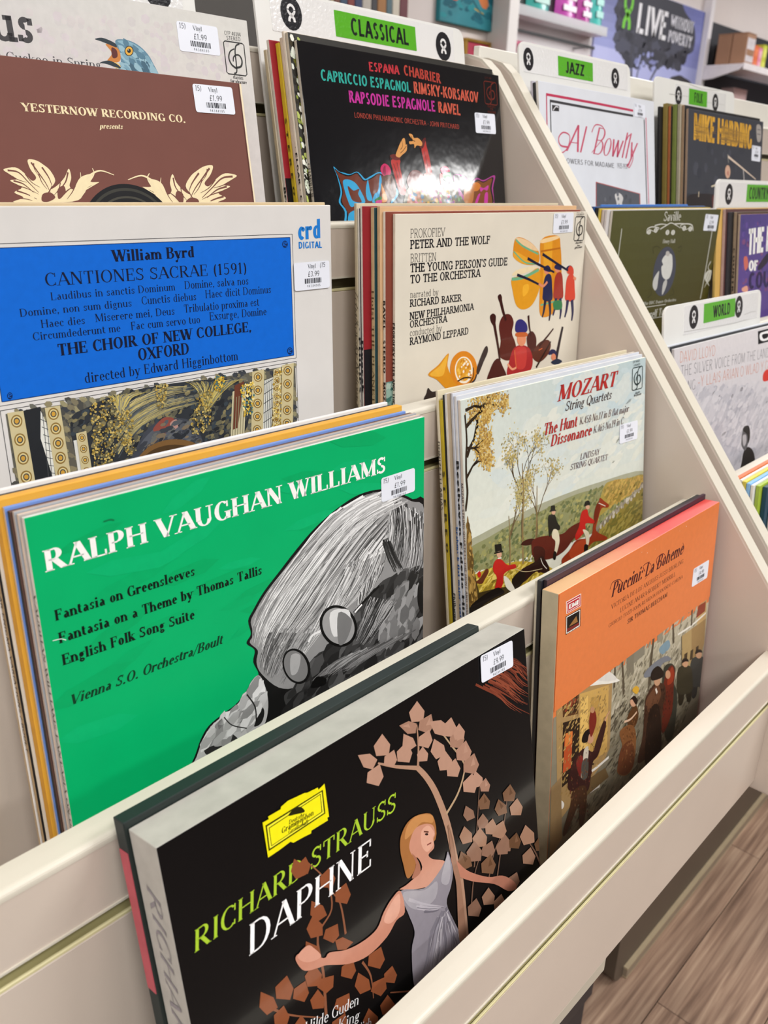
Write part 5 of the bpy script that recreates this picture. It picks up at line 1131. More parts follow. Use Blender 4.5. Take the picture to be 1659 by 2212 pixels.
ART['prok'] = [
('t','slab','17161c',19.5,20.5,67.5,20.3,7.7,'PROKOFIEV'),
('t','slabb','17161c',19.6,30.1,136.8,29.1,7.77,'PETER AND THE WOLF'),
('t','slab','17161c',19.8,41.8,55.7,41.9,7.55,'BRITTEN'),
('t','slabb','17161c',19.9,50.6,167.3,51.3,7.91,"THE YOUNG PERSON'S GUIDE"),
('t','slabb','17161c',20.0,60.4,123.1,60.1,7.67,'TO THE ORCHESTRA'),
('t','slab','17161c',20.1,73.1,59.6,73.5,6.21,'narrated by'),
('t','slabb','17161c',19.7,81.4,94.7,81.7,6.88,'RICHARD BAKER'),
('t','slabb','17161c',19.6,93.1,114.2,91.8,6.94,'NEW PHILHARMONIA'),
('t','slabb','17161c',19.7,100.4,73.2,99.8,6.67,'ORCHESTRA'),
('t','slab','17161c',19.8,108.0,65.7,108.0,6.4,'conducted by'),
('t','slabb','17161c',19.9,116.4,107.1,115.1,7.09,'RAYMOND LEPPARD'),
('c','d98c1e',[1806,245,2024,282,2225,397,2221,521,1983,519,1793,449,1764,380]),
('c','e6a42c',[1803,381,2040,460,2219,503,1983,519,1793,449]),
('c','e9c79a',[1812,245,2024,285,2217,388,1999,354,1835,297]),
('l','6fae84',20.4,20.4,[1802,265,1936,334,2221,423]),
('l','6fae84',15.9,15.9,[1773,380,1981,496,2205,524]),
('c','d98c1e',[2261,278,2570,244,2638,357,2685,579,2702,918,2565,1078,2328,1077,2284,814,2270,523]),
('p','e6a42c',[2311,294,2474,284,2511,904,2356,967]),
('l','b86a14',19.2,19.2,[2263,398,2636,376]),
('l','6fae84',20.0,20.0,[2316,964,2635,942]),
('c','f0cf9a',[2261,278,2563,247,2580,276,2287,314]),
('c','e09a20',[1764,647,1994,634,2226,566,2283,650,2267,813,2151,951,1994,984,1864,928,1790,780]),
('c','ecd9b0',[1771,621,1991,607,2225,557,2049,548,1834,572]),
('l','6fae84',32.3,32.3,[1762,656,1964,650,2244,585]),
('c','f0b030',[1972,739,2065,727,2072,799,1982,847]),
('c','23264e',[2347,818,2360,691,2414,639,2490,662,2525,793,2534,925,2364,915]),
('l','1c1d38',55.3,22.6,[2404,915,2389,1026,2363,1098]),
('l','1c1d38',55.8,22.8,[2485,921,2514,1055,2504,1149]),
('c','dc8a68',[2447,608,2440,629,2416,641,2385,639,2359,625,2347,603,2354,582,2378,570,2409,571,2435,586]),
('c','23244e',[2343,595,2352,560,2417,548,2467,580,2465,620]),
('c','a03428',[2555,814,2567,684,2623,632,2701,655,2739,788,2748,922,2573,912]),
('l','23244e',56.5,23.1,[2614,912,2600,1024,2574,1098]),
('l','23244e',57.0,23.3,[2699,918,2729,1054,2720,1150]),
('c','dc8a68',[2657,600,2649,622,2625,634,2593,632,2566,617,2554,595,2561,574,2585,562,2617,563,2644,578]),
('c','23244e',[2549,587,2559,551,2625,540,2677,572,2675,612]),
('c','2f7a4a',[2567,946,2723,948,2741,1036,2594,1033]),
('c','d2412c',[2795,849,2807,717,2864,664,2946,687,2986,823,2997,959,2815,950]),
('l','23244e',58.1,23.8,[2858,949,2844,1064,2818,1139]),
('l','23244e',58.6,24.0,[2945,955,2978,1094,2969,1192]),
('c','dc8a68',[2899,631,2892,653,2867,666,2833,664,2805,649,2792,626,2799,604,2824,592,2857,594,2886,609]),
('c','23244e',[2788,618,2797,581,2866,570,2920,602,2918,644]),
('c','cf3f2a',[2808,642,2852,573,2928,610,2930,677]),
('l','1b1c34',30.2,20.9,[1853,617,2060,673,2328,762]),
('l','1b1c34',30.5,21.1,[2025,459,2238,531,2547,628]),
('l','1b1c34',31.4,21.8,[2299,426,2534,517,2823,624]),
('l','dc8a68',29.4,29.4,[2259,730,2344,763,2423,722]),
('l','dc8a68',31.6,31.6,[2941,706,2998,728]),
('c','5a201a',[1575,1117,1642,1016,1764,1018,1832,1105,1810,1212,1882,1330,1909,1464,1755,1501,1597,1426,1616,1283]),
('l','3a1612',50.1,31.9,[1568,817,1622,944,1692,1074]),
('c','3a1612',[1533,815,1575,793,1608,837,1572,878]),
('c','4a1c18',[1455,1554,1524,1472,1599,1463,1666,1545,1738,1685,1419,1678]),
('l','3a1612',45.5,27.3,[1464,1010,1518,1165,1575,1333,1616,1483]),
('c','3a1612',[1414,1005,1462,980,1514,1014,1500,1110,1439,1069]),
('c','4a1c18',[2086,1297,2178,1231,2269,1316,2265,1449,2170,1495]),
('l','3a1612',34.3,22.0,[2096,1056,2123,1170,2167,1286]),
('c','5a2a1e',[2204,1499,2325,1379,2493,1359,2570,1426,2512,1536,2347,1594]),
('l','3a1612',33.3,17.9,[2329,1418,2489,1320,2601,1245]),
('l','2a1410',31.0,20.7,[2302,1647,2441,1508,2565,1386]),
('l','2b2026',59.1,37.6,[2695,1598,2743,1406,2788,1243]),
('c','a8262a',[1768,1671,1787,1505,1855,1383,1996,1362,2147,1416,2224,1540,2202,1653,2057,1691]),
('c','c43a36',[1872,1403,1997,1380,2099,1430,2083,1618,1920,1597]),
('c','e0906a',[2074,1305,2062,1350,2023,1374,1971,1368,1927,1335,1907,1287,1919,1242,1958,1218,2009,1224,2054,1256]),
('c','2f2a72',[1871,1200,1878,1101,1971,1085,2073,1146,2086,1222,1984,1230]),
('c','c2622e',[1889,1220,2074,1236,2085,1278,1898,1262]),
('l','e8a07a',24.2,24.2,[1758,1538,1842,1605,1920,1597]),
('l','d8743a',9.7,9.7,[1872,1403,1920,1597]),
('c','23244e',[2529,1529,2576,1479,2665,1496,2708,1560,2617,1539]),
('c','dc8a68',[2689,1578,2682,1600,2659,1612,2628,1608,2601,1590,2589,1565,2596,1543,2619,1531,2650,1535,2677,1553]),
('c','1f2c44',[2592,1625,2713,1600,2826,1645,2703,1669]),
('l','dc6a3a',10.3,10.3,[2333,1457,2400,1445]),
('c','d9901c',[463,1474,615,1401,764,1305,752,1427,832,1559,918,1659,838,1718,728,1649,593,1543]),
('c','eab03a',[489,1481,636,1412,749,1320,721,1440,671,1519]),
('c','d9851c',[1229,1524,1192,1630,1084,1683,948,1663,838,1580,794,1467,830,1365,933,1312,1066,1327,1180,1408]),
('c','f2ead8',[1157,1524,1133,1602,1062,1643,972,1630,898,1570,867,1485,891,1409,960,1368,1049,1379,1125,1438]),
('c','e0a030',[1131,1515,1111,1584,1051,1619,975,1608,912,1556,886,1483,906,1416,965,1380,1040,1389,1104,1441]),
('s',['f2ead8','c9801c','f0c050'],34,3,1,0,4,[907,1395,1100,1401,1139,1602,916,1606]),
('l','3a2a14',15.5,15.5,[916,1606,1025,1586,1139,1602]),
('l','3a2a14',13.6,13.6,[1162,1498,1172,1588,1113,1652]),
('c','3a2f2e',[1220,1523,1325,1340,1381,1303,1399,1366,1332,1466,1252,1581]),
('l','3a2f2e',22.9,22.9,[1223,1577,1197,1628,1141,1656]),
('c','2f2624',[405,1720,442,1657,466,1606,531,1654,675,1658,784,1727,472,1852]),
('c','2f2624',[393,1770,573,1764,732,1755,712,1964,397,1961]),
('t','sans','2b2b2b',291.9,1.5,305.4,0.9,2.34,'CFP 185'),
('t','sans','2b2b2b',291.6,4.4,306.5,3.8,1.99,'STEREO'),
('cfp','2b2b2b',289.7,5.3,19.8,25.4),
('t','serifb','2b2b2b',293.5,34.1,307.8,33.5,2.22,'classics'),
('t','serifb','2b2b2b',297.5,36.9,303.2,36.7,1.86,'for'),
('t','serifb','2b2b2b',292.8,39.3,307.8,38.7,2.22,'pleasure')]
ART['chab'] = [
('t','sansb','c23a44',93.2,16.8,138.1,15.8,8.35,'ESPAÑA'),
('t','sansb','b8463c',145.4,15.4,205.2,18.3,9.66,'CHABRIER'),
('t','sansb','35a99c',25.9,31.2,154.3,31.2,9.63,'CAPRICCIO ESPAGNOL'),
('t','sansb','d0604c',159.1,31.3,271.1,32.4,11.14,'RIMSKY-KORSAKOV'),
('t','sansb','c63a9c',60.9,47.5,192.4,47.0,10.64,'RAPSODIE ESPAGNOLE'),
('t','sansb','d0604c',197.5,47.3,236.4,47.8,10.93,'RAVEL'),
('t','sans','b04a3e',65.9,60.6,232.3,62.1,4.79,'LONDON PHILHARMONIC ORCHESTRA - JOHN PRITCHARD'),
('cfp','6a2a22',283.9,8.5,24.2,23.8),
('t','sans','5a2a22',286.2,6.0,298.6,5.5,2.08,'CFP 160'),
('t','sansb','5a2a22',288.1,35.6,304.0,35.6,2.29,'CLASSICS'),
('t','sansb','5a2a22',293.1,38.1,299.0,38.4,2.13,'FOR'),
('t','sansb','5a2a22',288.2,41.6,304.0,41.6,2.3,'PLEASURE'),
('c','39a4d6',[300,1062,368,1103,438,1115,518,1126,612,1101,667,1123,728,1166,799,1142,962,1097,1093,1171,1206,1272,1179,1341,1057,1433,953,1660,406,1648,392,1473,325,1386,363,1289,337,1151]),
('c','101014',[313,1080,375,1110,500,1135,611,1108,657,1134,717,1179,815,1153,951,1108,1074,1182,1152,1272,1058,1421,917,1660,431,1648,420,1473,349,1386,383,1289,351,1162]),
('c','6a3424',[323,1088,381,1124,498,1148,609,1119,647,1145,708,1188,822,1164,945,1118,1054,1194,1112,1295,1040,1421,899,1659,455,1649,437,1495,366,1375,396,1289,365,1172]),
('c','39a4d6',[410,1192,478,1175,572,1201,644,1276,695,1386,574,1408,488,1430,449,1364,421,1278]),
('c','6a3424',[469,1235,544,1277,630,1260,606,1310,645,1386,529,1375,488,1321]),
('c','39a4d6',[720,1276,760,1176,772,1209,780,1275,802,1364,733,1364]),
('c','39a4d6',[901,1274,948,1129,967,1184,889,1364,798,1387,844,1308]),
('c','39a4d6',[1188,1272,1207,1295,1179,1341,1144,1330]),
('c','39a4d6',[446,1495,581,1474,555,1651,422,1648]),
('c','c42a62',[967,1061,1026,1015,1094,1036,1122,1091,1080,1137,993,1128]),
('c','8a1a44',[1000,1072,1041,1032,1039,1116,1003,1116]),
('c','5a3a2c',[970,1162,1028,1127,1118,1125,1164,1181,1179,1272,1142,1341,1048,1364,1003,1307]),
('h',['3a241c','7a5442','8a644e'],16,1.3,3,[988,1161,987,1229,1022,1296],[1134,1136,1167,1227,1144,1330]),
('c','d08a44',[955,1207,984,1251,1019,1319,1020,1375,938,1387,957,1319]),
('c','2f7a3c',[836,1364,929,1330,941,1364,866,1398]),
('c','c43a8c',[852,1375,941,1364,928,1398,865,1409]),
('c','2a1414',[1122,936,1218,920,1289,962,1278,1020,1296,1087,1312,1179,1340,1248,1340,1317,1237,1318,1185,1226,1140,1091,1126,1001]),
('c','b5312c',[1142,978,1275,974,1265,1031,1284,1111,1301,1190,1329,1254,1322,1306,1248,1306,1204,1226,1159,1090]),
('c','6a2420',[1126,936,1209,922,1286,963,1192,977]),
('l','3a1414',5.7,5.7,[1170,1011,1210,1112,1228,1249]),
('l','3a1414',5.8,5.8,[1226,998,1255,1123,1290,1271]),
('c','d99a58',[1217,931,1252,873,1307,804,1353,762,1382,766,1388,823,1407,816,1393,879,1309,928,1269,950]),
('l','3a2010',5.8,5.8,[1329,780,1336,836,1298,872]),
('l','3a2010',5.8,5.8,[1395,834,1344,876,1293,906]),
('c','2a1414',[1618,836,1681,752,1722,741,1743,808,1769,912,1800,1052,1805,1171,1714,1185,1675,1102,1651,986]),
('c','b5312c',[1640,847,1709,768,1725,820,1757,924,1780,1053,1787,1160,1725,1173,1690,1090,1662,974]),
('l','3a1414',6.0,6.0,[1676,868,1710,984,1748,1148]),
('c','5a2020',[1604,831,1682,750,1722,741,1706,786,1660,846]),
('c','d99a58',[1449,716,1505,717,1529,750,1596,747,1657,788,1639,824,1567,821,1525,851,1520,811,1454,814,1449,786,1506,778]),
('l','3a2010',5.9,5.9,[1484,733,1507,772,1543,782]),
('c','6a2a22',[1357,1190,1416,1096,1496,1064,1590,1081,1641,1138,1605,1269,1447,1293]),
('c','b53a2c',[1646,1103,1823,1111,1823,1267,1641,1292]),
('c','5a5a44',[1337,1271,1556,1199,1814,1183,1972,1217,2188,1166,2384,1150,2512,1186,2492,1363,2436,1464,1813,1509,1305,1504]),
('c','a3643c',[1368,1317,1566,1269,1622,1435,1346,1481]),
('c','8a7a4a',[1572,1222,1771,1208,1791,1363,1591,1375]),
('c','7a3a5a',[1766,1244,1931,1218,1957,1339,1790,1376]),
('s',['b5527a','6a9a5a','c9a040','4a7a9a','b5604a','8a4a8a'],90,4,1,0,5,[1374,1271,2017,1192,2467,1186,2413,1464,1384,1481]),
('c','c43a62',[1932,1049,2008,1011,2078,1034,2093,1082,1986,1108]),
('c','2f7a4c',[1945,1109,2094,1070,2109,1118,2020,1168]),
('c','c93a3a',[1916,1098,1965,1109,1969,1242,1923,1206]),
('c','a43a8c',[2151,1117,2261,1090,2386,1125,2469,1174,2586,1122,2720,1145,2947,1089,2896,1232,2903,1389,2875,1428,2418,1426,2219,1264]),
('c','101014',[2171,1129,2259,1105,2374,1138,2467,1186,2595,1140,2718,1160,2914,1109,2868,1233,2867,1415,2441,1414]),
('c','7a4420',[2593,1157,2717,1173,2884,1123,2837,1233,2841,1415,2464,1414,2503,1262]),
('c','c9782a',[2512,1186,2592,1172,2656,1209,2593,1261,2503,1262]),
('c','c43a9c',[2643,1222,2710,1234,2806,1201,2776,1259,2709,1247,2649,1273]),
('c','c43a9c',[2726,1298,2785,1285,2760,1415,2702,1414]),
('c','c43a9c',[2587,1312,2634,1299,2553,1414,2521,1401]),
('c','b5743a',[2352,1238,2509,1211,2492,1363,2396,1426,2315,1363])]
ART['yes'] = [
('p','efe0c0',[2517,5,2538,6,2547,970,2521,968]),
('p','5a332c',[2504,6,2513,5,2516,968,2506,968]),
('p','efe3c8',[2544,3,2571,3,2584,970,2557,968]),
('t','serifb','efdfb6',55.7,35.3,191.7,35.0,5.6,'YESTERNOW RECORDING CO.'),
('t','serifbi','efdfb6',113.8,43.6,133.0,43.0,3.71,'presents'),
('c','efdfb6',[339,746,425,731,480,763,530,818,566,795,534,739,528,677,589,679,640,708,683,747,707,816,657,874,713,850,784,791,829,729,837,790,812,849,840,872,910,789,1011,763,986,817,1054,822,958,857,914,907,810,961,377,967,445,933,385,899,446,865,371,821,421,809,374,776]),
('l','74483f',12.7,3.5,[367,752,443,764,503,830,564,898]),
('l','74483f',13.0,3.6,[549,694,581,749,628,828,653,897]),
('l','74483f',12.8,3.5,[395,821,463,842,526,898]),
('l','74483f',13.7,3.7,[817,755,783,826,704,897]),
('l','74483f',13.2,3.6,[624,725,661,793,675,851]),
('l','74483f',12.9,3.5,[405,888,474,910,542,944]),
('l','74483f',13.3,3.6,[580,944,640,897,675,851]),
('l','74483f',13.6,3.7,[723,932,785,885,829,861]),
('l','74483f',8.3,2.4,[490,774,527,830,583,863]),
('l','74483f',8.2,2.3,[424,854,493,876,561,910]),
('l','74483f',8.4,2.4,[589,772,603,829,632,874]),
('l','74483f',8.6,2.5,[744,827,722,874,674,920]),
('l','74483f',8.8,2.5,[858,849,822,896,773,944]),
('l','74483f',8.1,2.3,[378,787,432,814,490,830]),
('l','74483f',8.3,2.4,[567,699,565,738,587,783]),
('l','74483f',8.2,2.4,[419,939,467,944,514,956]),
('c','74483f',[593,909,653,897,684,932,627,961,577,956]),
('c','74483f',[715,874,766,850,770,897,708,944]),
('l','efdfb6',25.1,5.0,[813,943,888,836,996,769,1085,737,1192,766]),
('l','efdfb6',17.6,5.0,[829,932,955,835,1024,763,1019,721]),
('l','efdfb6',15.1,3.8,[842,932,919,883,1055,820]),
('l','efdfb6',11.3,3.8,[833,908,903,824,917,753]),
('l','efdfb6',14.3,9.5,[498,916,519,933,507,961]),
('c','efdfb6',[2367,746,2247,731,2155,772,2059,838,2022,812,2092,746,2129,674,2045,679,1965,715,1892,761,1830,839,1867,903,1807,878,1747,814,1720,748,1684,814,1688,877,1645,903,1599,814,1498,790,1503,846,1427,852,1518,887,1546,940,1643,998,2199,1012,2120,971,2222,932,2151,891,2281,838,2214,825,2299,784]),
('l','74483f',17.1,4.7,[2321,755,2206,772,2090,851,1976,930]),
('l','74483f',16.5,4.5,[2092,694,2023,760,1924,852,1862,929]),
('l','74483f',17.0,4.6,[2246,838,2139,865,2026,930]),
('l','74483f',15.7,4.3,[1722,776,1732,852,1798,929]),
('l','74483f',16.3,4.4,[1978,735,1899,813,1855,878]),
('l','74483f',17.0,4.6,[2198,918,2091,944,1984,983]),
('l','74483f',16.4,4.5,[1934,982,1878,929,1855,878]),
('l','74483f',16.0,4.4,[1759,967,1705,916,1663,890]),
('l','74483f',10.6,3.0,[2135,785,2057,852,1967,891]),
('l','74483f',10.8,3.1,[2188,878,2081,904,1974,943]),
('l','74483f',10.4,3.0,[2002,786,1957,852,1899,904]),
('l','74483f',10.1,2.9,[1780,852,1786,903,1825,955]),
('l','74483f',9.9,2.8,[1634,877,1656,928,1694,979]),
('l','74483f',10.9,3.1,[2288,798,2196,831,2107,851]),
('l','74483f',10.5,3.0,[2066,701,2050,747,1999,799]),
('l','74483f',10.8,3.1,[2153,978,2084,984,2015,996]),
('c','74483f',[1933,943,1862,929,1807,968,1866,1001,1932,995]),
('c','74483f',[1794,903,1743,877,1718,928,1773,980]),
('l','efdfb6',28.6,5.7,[1647,979,1606,865,1512,796,1428,766,1306,799]),
('l','efdfb6',20.0,5.7,[1633,966,1529,865,1483,790,1506,747]),
('l','efdfb6',17.1,4.3,[1618,966,1551,915,1427,850]),
('l','efdfb6',12.8,4.3,[1638,941,1593,852,1606,777]),
('l','efdfb6',18.2,12.1,[2056,950,2019,970,2022,1003]),
('c','15161a',[1710,1270,1695,1383,1651,1490,1581,1581,1490,1651,1383,1695,1270,1710,1156,1695,1050,1651,958,1581,888,1490,844,1383,830,1270,844,1156,888,1050,958,958,1049,888,1156,844,1269,830,1383,844,1490,888,1581,958,1651,1049,1695,1156]),
('c','3a3a34',[1680,1270,1666,1376,1625,1475,1559,1559,1475,1625,1376,1666,1270,1680,1163,1666,1065,1625,980,1559,914,1475,873,1376,860,1270,873,1163,914,1065,980,980,1064,914,1163,873,1269,860,1376,873,1475,914,1559,980,1625,1064,1666,1163]),
('c','18191c',[1660,1270,1646,1370,1607,1465,1545,1545,1465,1607,1370,1646,1270,1660,1169,1646,1075,1607,994,1545,932,1465,893,1370,880,1270,893,1169,932,1075,994,994,1074,932,1169,893,1269,880,1370,893,1465,932,1545,994,1607,1074,1646,1169]),
('c','45443c',[1620,1270,1608,1360,1573,1445,1517,1517,1445,1573,1360,1608,1270,1620,1179,1608,1095,1573,1022,1517,966,1445,931,1360,920,1270,931,1179,966,1095,1022,1022,1094,966,1179,931,1270,920,1360,931,1445,966,1517,1022,1573,1094,1608,1179]),
('c','17181b',[1605,1270,1593,1356,1560,1437,1506,1506,1437,1560,1356,1593,1270,1605,1183,1593,1102,1560,1033,1506,979,1437,946,1356,935,1270,946,1183,979,1102,1033,1033,1102,979,1183,946,1270,935,1356,946,1437,979,1506,1033,1560,1102,1593,1183]),
('c','c4a06a',[1570,1270,1559,1347,1529,1420,1482,1482,1420,1529,1347,1559,1270,1570,1192,1559,1120,1529,1057,1482,1010,1420,980,1347,970,1270,980,1192,1010,1120,1057,1057,1119,1010,1192,980,1270,970,1347,980,1420,1010,1482,1057,1529,1119,1559,1192]),
('c','7a3a2a',[1560,1270,1550,1345,1521,1415,1475,1475,1415,1521,1345,1550,1270,1560,1194,1550,1125,1521,1064,1475,1018,1415,989,1345,980,1270,989,1194,1018,1125,1064,1064,1124,1018,1194,989,1270,980,1345,989,1415,1018,1475,1064,1521,1124,1550,1194])]
ART['us'] = [
('g',['c9c8c6','d6d5cf','cfc4c6','d8d2cf'],[0,0,3140,0,3140,1100,0,1100]),
('g',['cfc4c6','d8d2cf','c6c2c0','cdc9c4'],[0,1100,3140,1100,3140,3140,0,3140]),
('s',['d0cac9','cdc9c8','d3cecc','d1c9cc'],160,6,1,0,4,[1000,209,2340,87,3062,239,2761,503,1680,528,943,502]),
('t','slabb','3e3c3e',32.2,43.4,119.5,40.1,25.25,'Delius'),
('t','serif','4a484c',5.8,55.6,169.0,51.8,5.83,'On hearing the First Cuckoo in Spring'),
('c','5f889e',[1846,302,1919,289,2004,301,2072,335,2123,383,2152,435,2192,516,2194,602,1806,611,1811,504,1860,464,1863,405,1844,354]),
('c','87aebf',[1859,306,1947,296,2030,322,2083,358,1995,355,1912,329]),
('c','4a6e84',[1989,392,2092,393,2152,483,2167,580,2018,568,1955,502]),
('s',['7aa2b5','547c92','94b8c6','426478'],60,4,2,40,5,[1885,321,2030,322,2131,425,2163,507,1867,511,1864,440]),
('c','c9803c',[1755,338,1851,354,1869,416,1840,456,1748,459,1798,398]),
('c','5a2420',[1801,359,1841,372,1840,419,1798,429]),
('c','e8c77a',[1818,459,1857,482,1825,503,1773,475]),
('c','23313a',[1671,315,1727,299,1788,308,1841,328,1842,353,1770,336,1716,324]),
('c','23313a',[1684,475,1763,453,1830,472,1857,497,1812,495,1744,480]),
('c','2a3338',[1989,362,1978,385,1955,400,1931,403,1913,392,1909,371,1921,348,1943,332,1968,329,1985,341]),
('c','e0a93c',[1982,363,1972,382,1954,395,1934,397,1920,387,1917,370,1926,351,1944,338,1964,335,1979,345]),
('c','14181a',[1966,363,1961,373,1952,379,1942,380,1935,376,1933,367,1938,357,1947,351,1957,350,1964,354]),
('c','f4f0e0',[1949,359,1948,361,1945,363,1943,363,1941,362,1940,360,1941,358,1944,356,1946,356,1948,357]),
('t','sans','2b2b2b',288.4,14.0,305.6,13.5,3.04,'CFP 40304'),
('t','sans','2b2b2b',290.1,17.6,304.7,17.3,3.05,'STEREO'),
('cfp','2b2b2b',286.5,18.8,21.3,25.4),
('t','serifb','2b2b2b',292.5,47.5,303.3,47.6,2.87,'classics'),
('t','serifb','2b2b2b',289.5,50.9,306.6,50.8,2.87,'for pleasure')]
ART['bowl'] = [
('l','c03458',29.7,29.7,[170,142,1293,152,2469,170]),
('l','c03458',23.8,23.8,[179,135,164,407,142,960]),
('l','3c3c40',30.0,30.0,[249,208,1288,224,2466,238]),
('l','3c3c40',21.0,21.0,[258,201,248,528,238,957]),
('l','3c3c40',26.6,26.6,[2810,265,2826,636,2858,1424]),
('l','d0607a',22.9,22.9,[2869,236,2885,634,2919,1424]),
('p','2b2b2e',[297,251,462,252,457,316,295,320]),
('l','e0e0e4',12.1,12.1,[317,313,386,266,443,272]),
('t','script','c8506c',59.0,77.2,101.9,77.8,32.91,'Al'),
('t','script','c8506c',125.2,78.3,249.3,81.7,34.35,'Bowlly'),
('l','c8506c',22.2,12.7,[640,726,460,711,423,626,540,556,695,591,640,726,498,797,435,756]),
('l','c8506c',16.7,10.0,[1269,518,1374,421,1574,433,1619,546,1460,646,1253,769]),
('l','c8506c',22.3,11.2,[2409,653,2443,799,2324,926,2269,902]),
('l','c8506c',22.0,11.0,[2257,563,2315,512,2400,483]),
('t','sans','6a6a70',45.3,91.7,186.8,94.7,6.13,'FLOWERS FOR MADAME'),
('t','sans','6a6a70',195.4,94.5,227.2,95.1,6.74,'1935-1937'),
('p','b05a5a',[1339,1133,2643,1278,2649,1915,1300,1754]),
('p','565961',[1359,1147,2619,1286,2625,1904,1321,1745]),
('c','cfcdcb',[1866,1300,2003,1274,2110,1336,2078,1422,2156,1522,1827,1519,1913,1422]),
('s',['4a4d55','6a6d75','3c3f46'],24,6,1,0,3,[1378,1160,2566,1296,2552,1654,1349,1635])]
ART['hard'] = [
('s',['40434c','363942','454852'],30,16,1,0,4,[62,546,3080,423,3203,1342,81,1340]),
('c','2f2b2e',[75,1248,853,1221,1109,1268,1062,1463,59,1456]),
('t','fat','d9a53a',21.3,43.4,261.9,47.5,38.59,'MIKE HARDING'),
('h',['8a6a38','a37c36'],40,1.2,3,[215,150,353,153,1047,157],[232,416,489,415,1101,422]),
('h',['8a6a38','a37c36'],46,1.2,5,[1175,173,1730,189,2534,220],[1196,418,1754,429,2561,445]),
('l','d9c4b0',40.1,16.0,[1590,629,2242,795,2885,964]),
('l','cfc9c4',25.4,25.4,[2281,819,2335,983,2329,1085]),
('c','d0a890',[1710,864,1694,925,1641,964,1571,966,1511,929,1484,869,1499,808,1552,769,1622,767,1682,803]),
('c','b8776a',[1565,885,1628,847,1636,933]),
('l','b8b4aa',14.0,14.0,[1570,593,1616,725]),
('l','cfc4a8',27.1,27.1,[938,1107,1157,1074,1350,1060]),
('l','c4b49a',30.0,30.0,[453,1188,444,1270]),
('c','a39d98',[2809,80,3015,81,3059,270,2974,344,2857,305]),
('l','55575e',13.0,13.0,[2854,140,3004,142]),
('l','55575e',13.0,13.0,[2864,216,3014,218]),
('c','6a3c3a',[982,1268,1107,1244,1108,1438,1012,1438])]
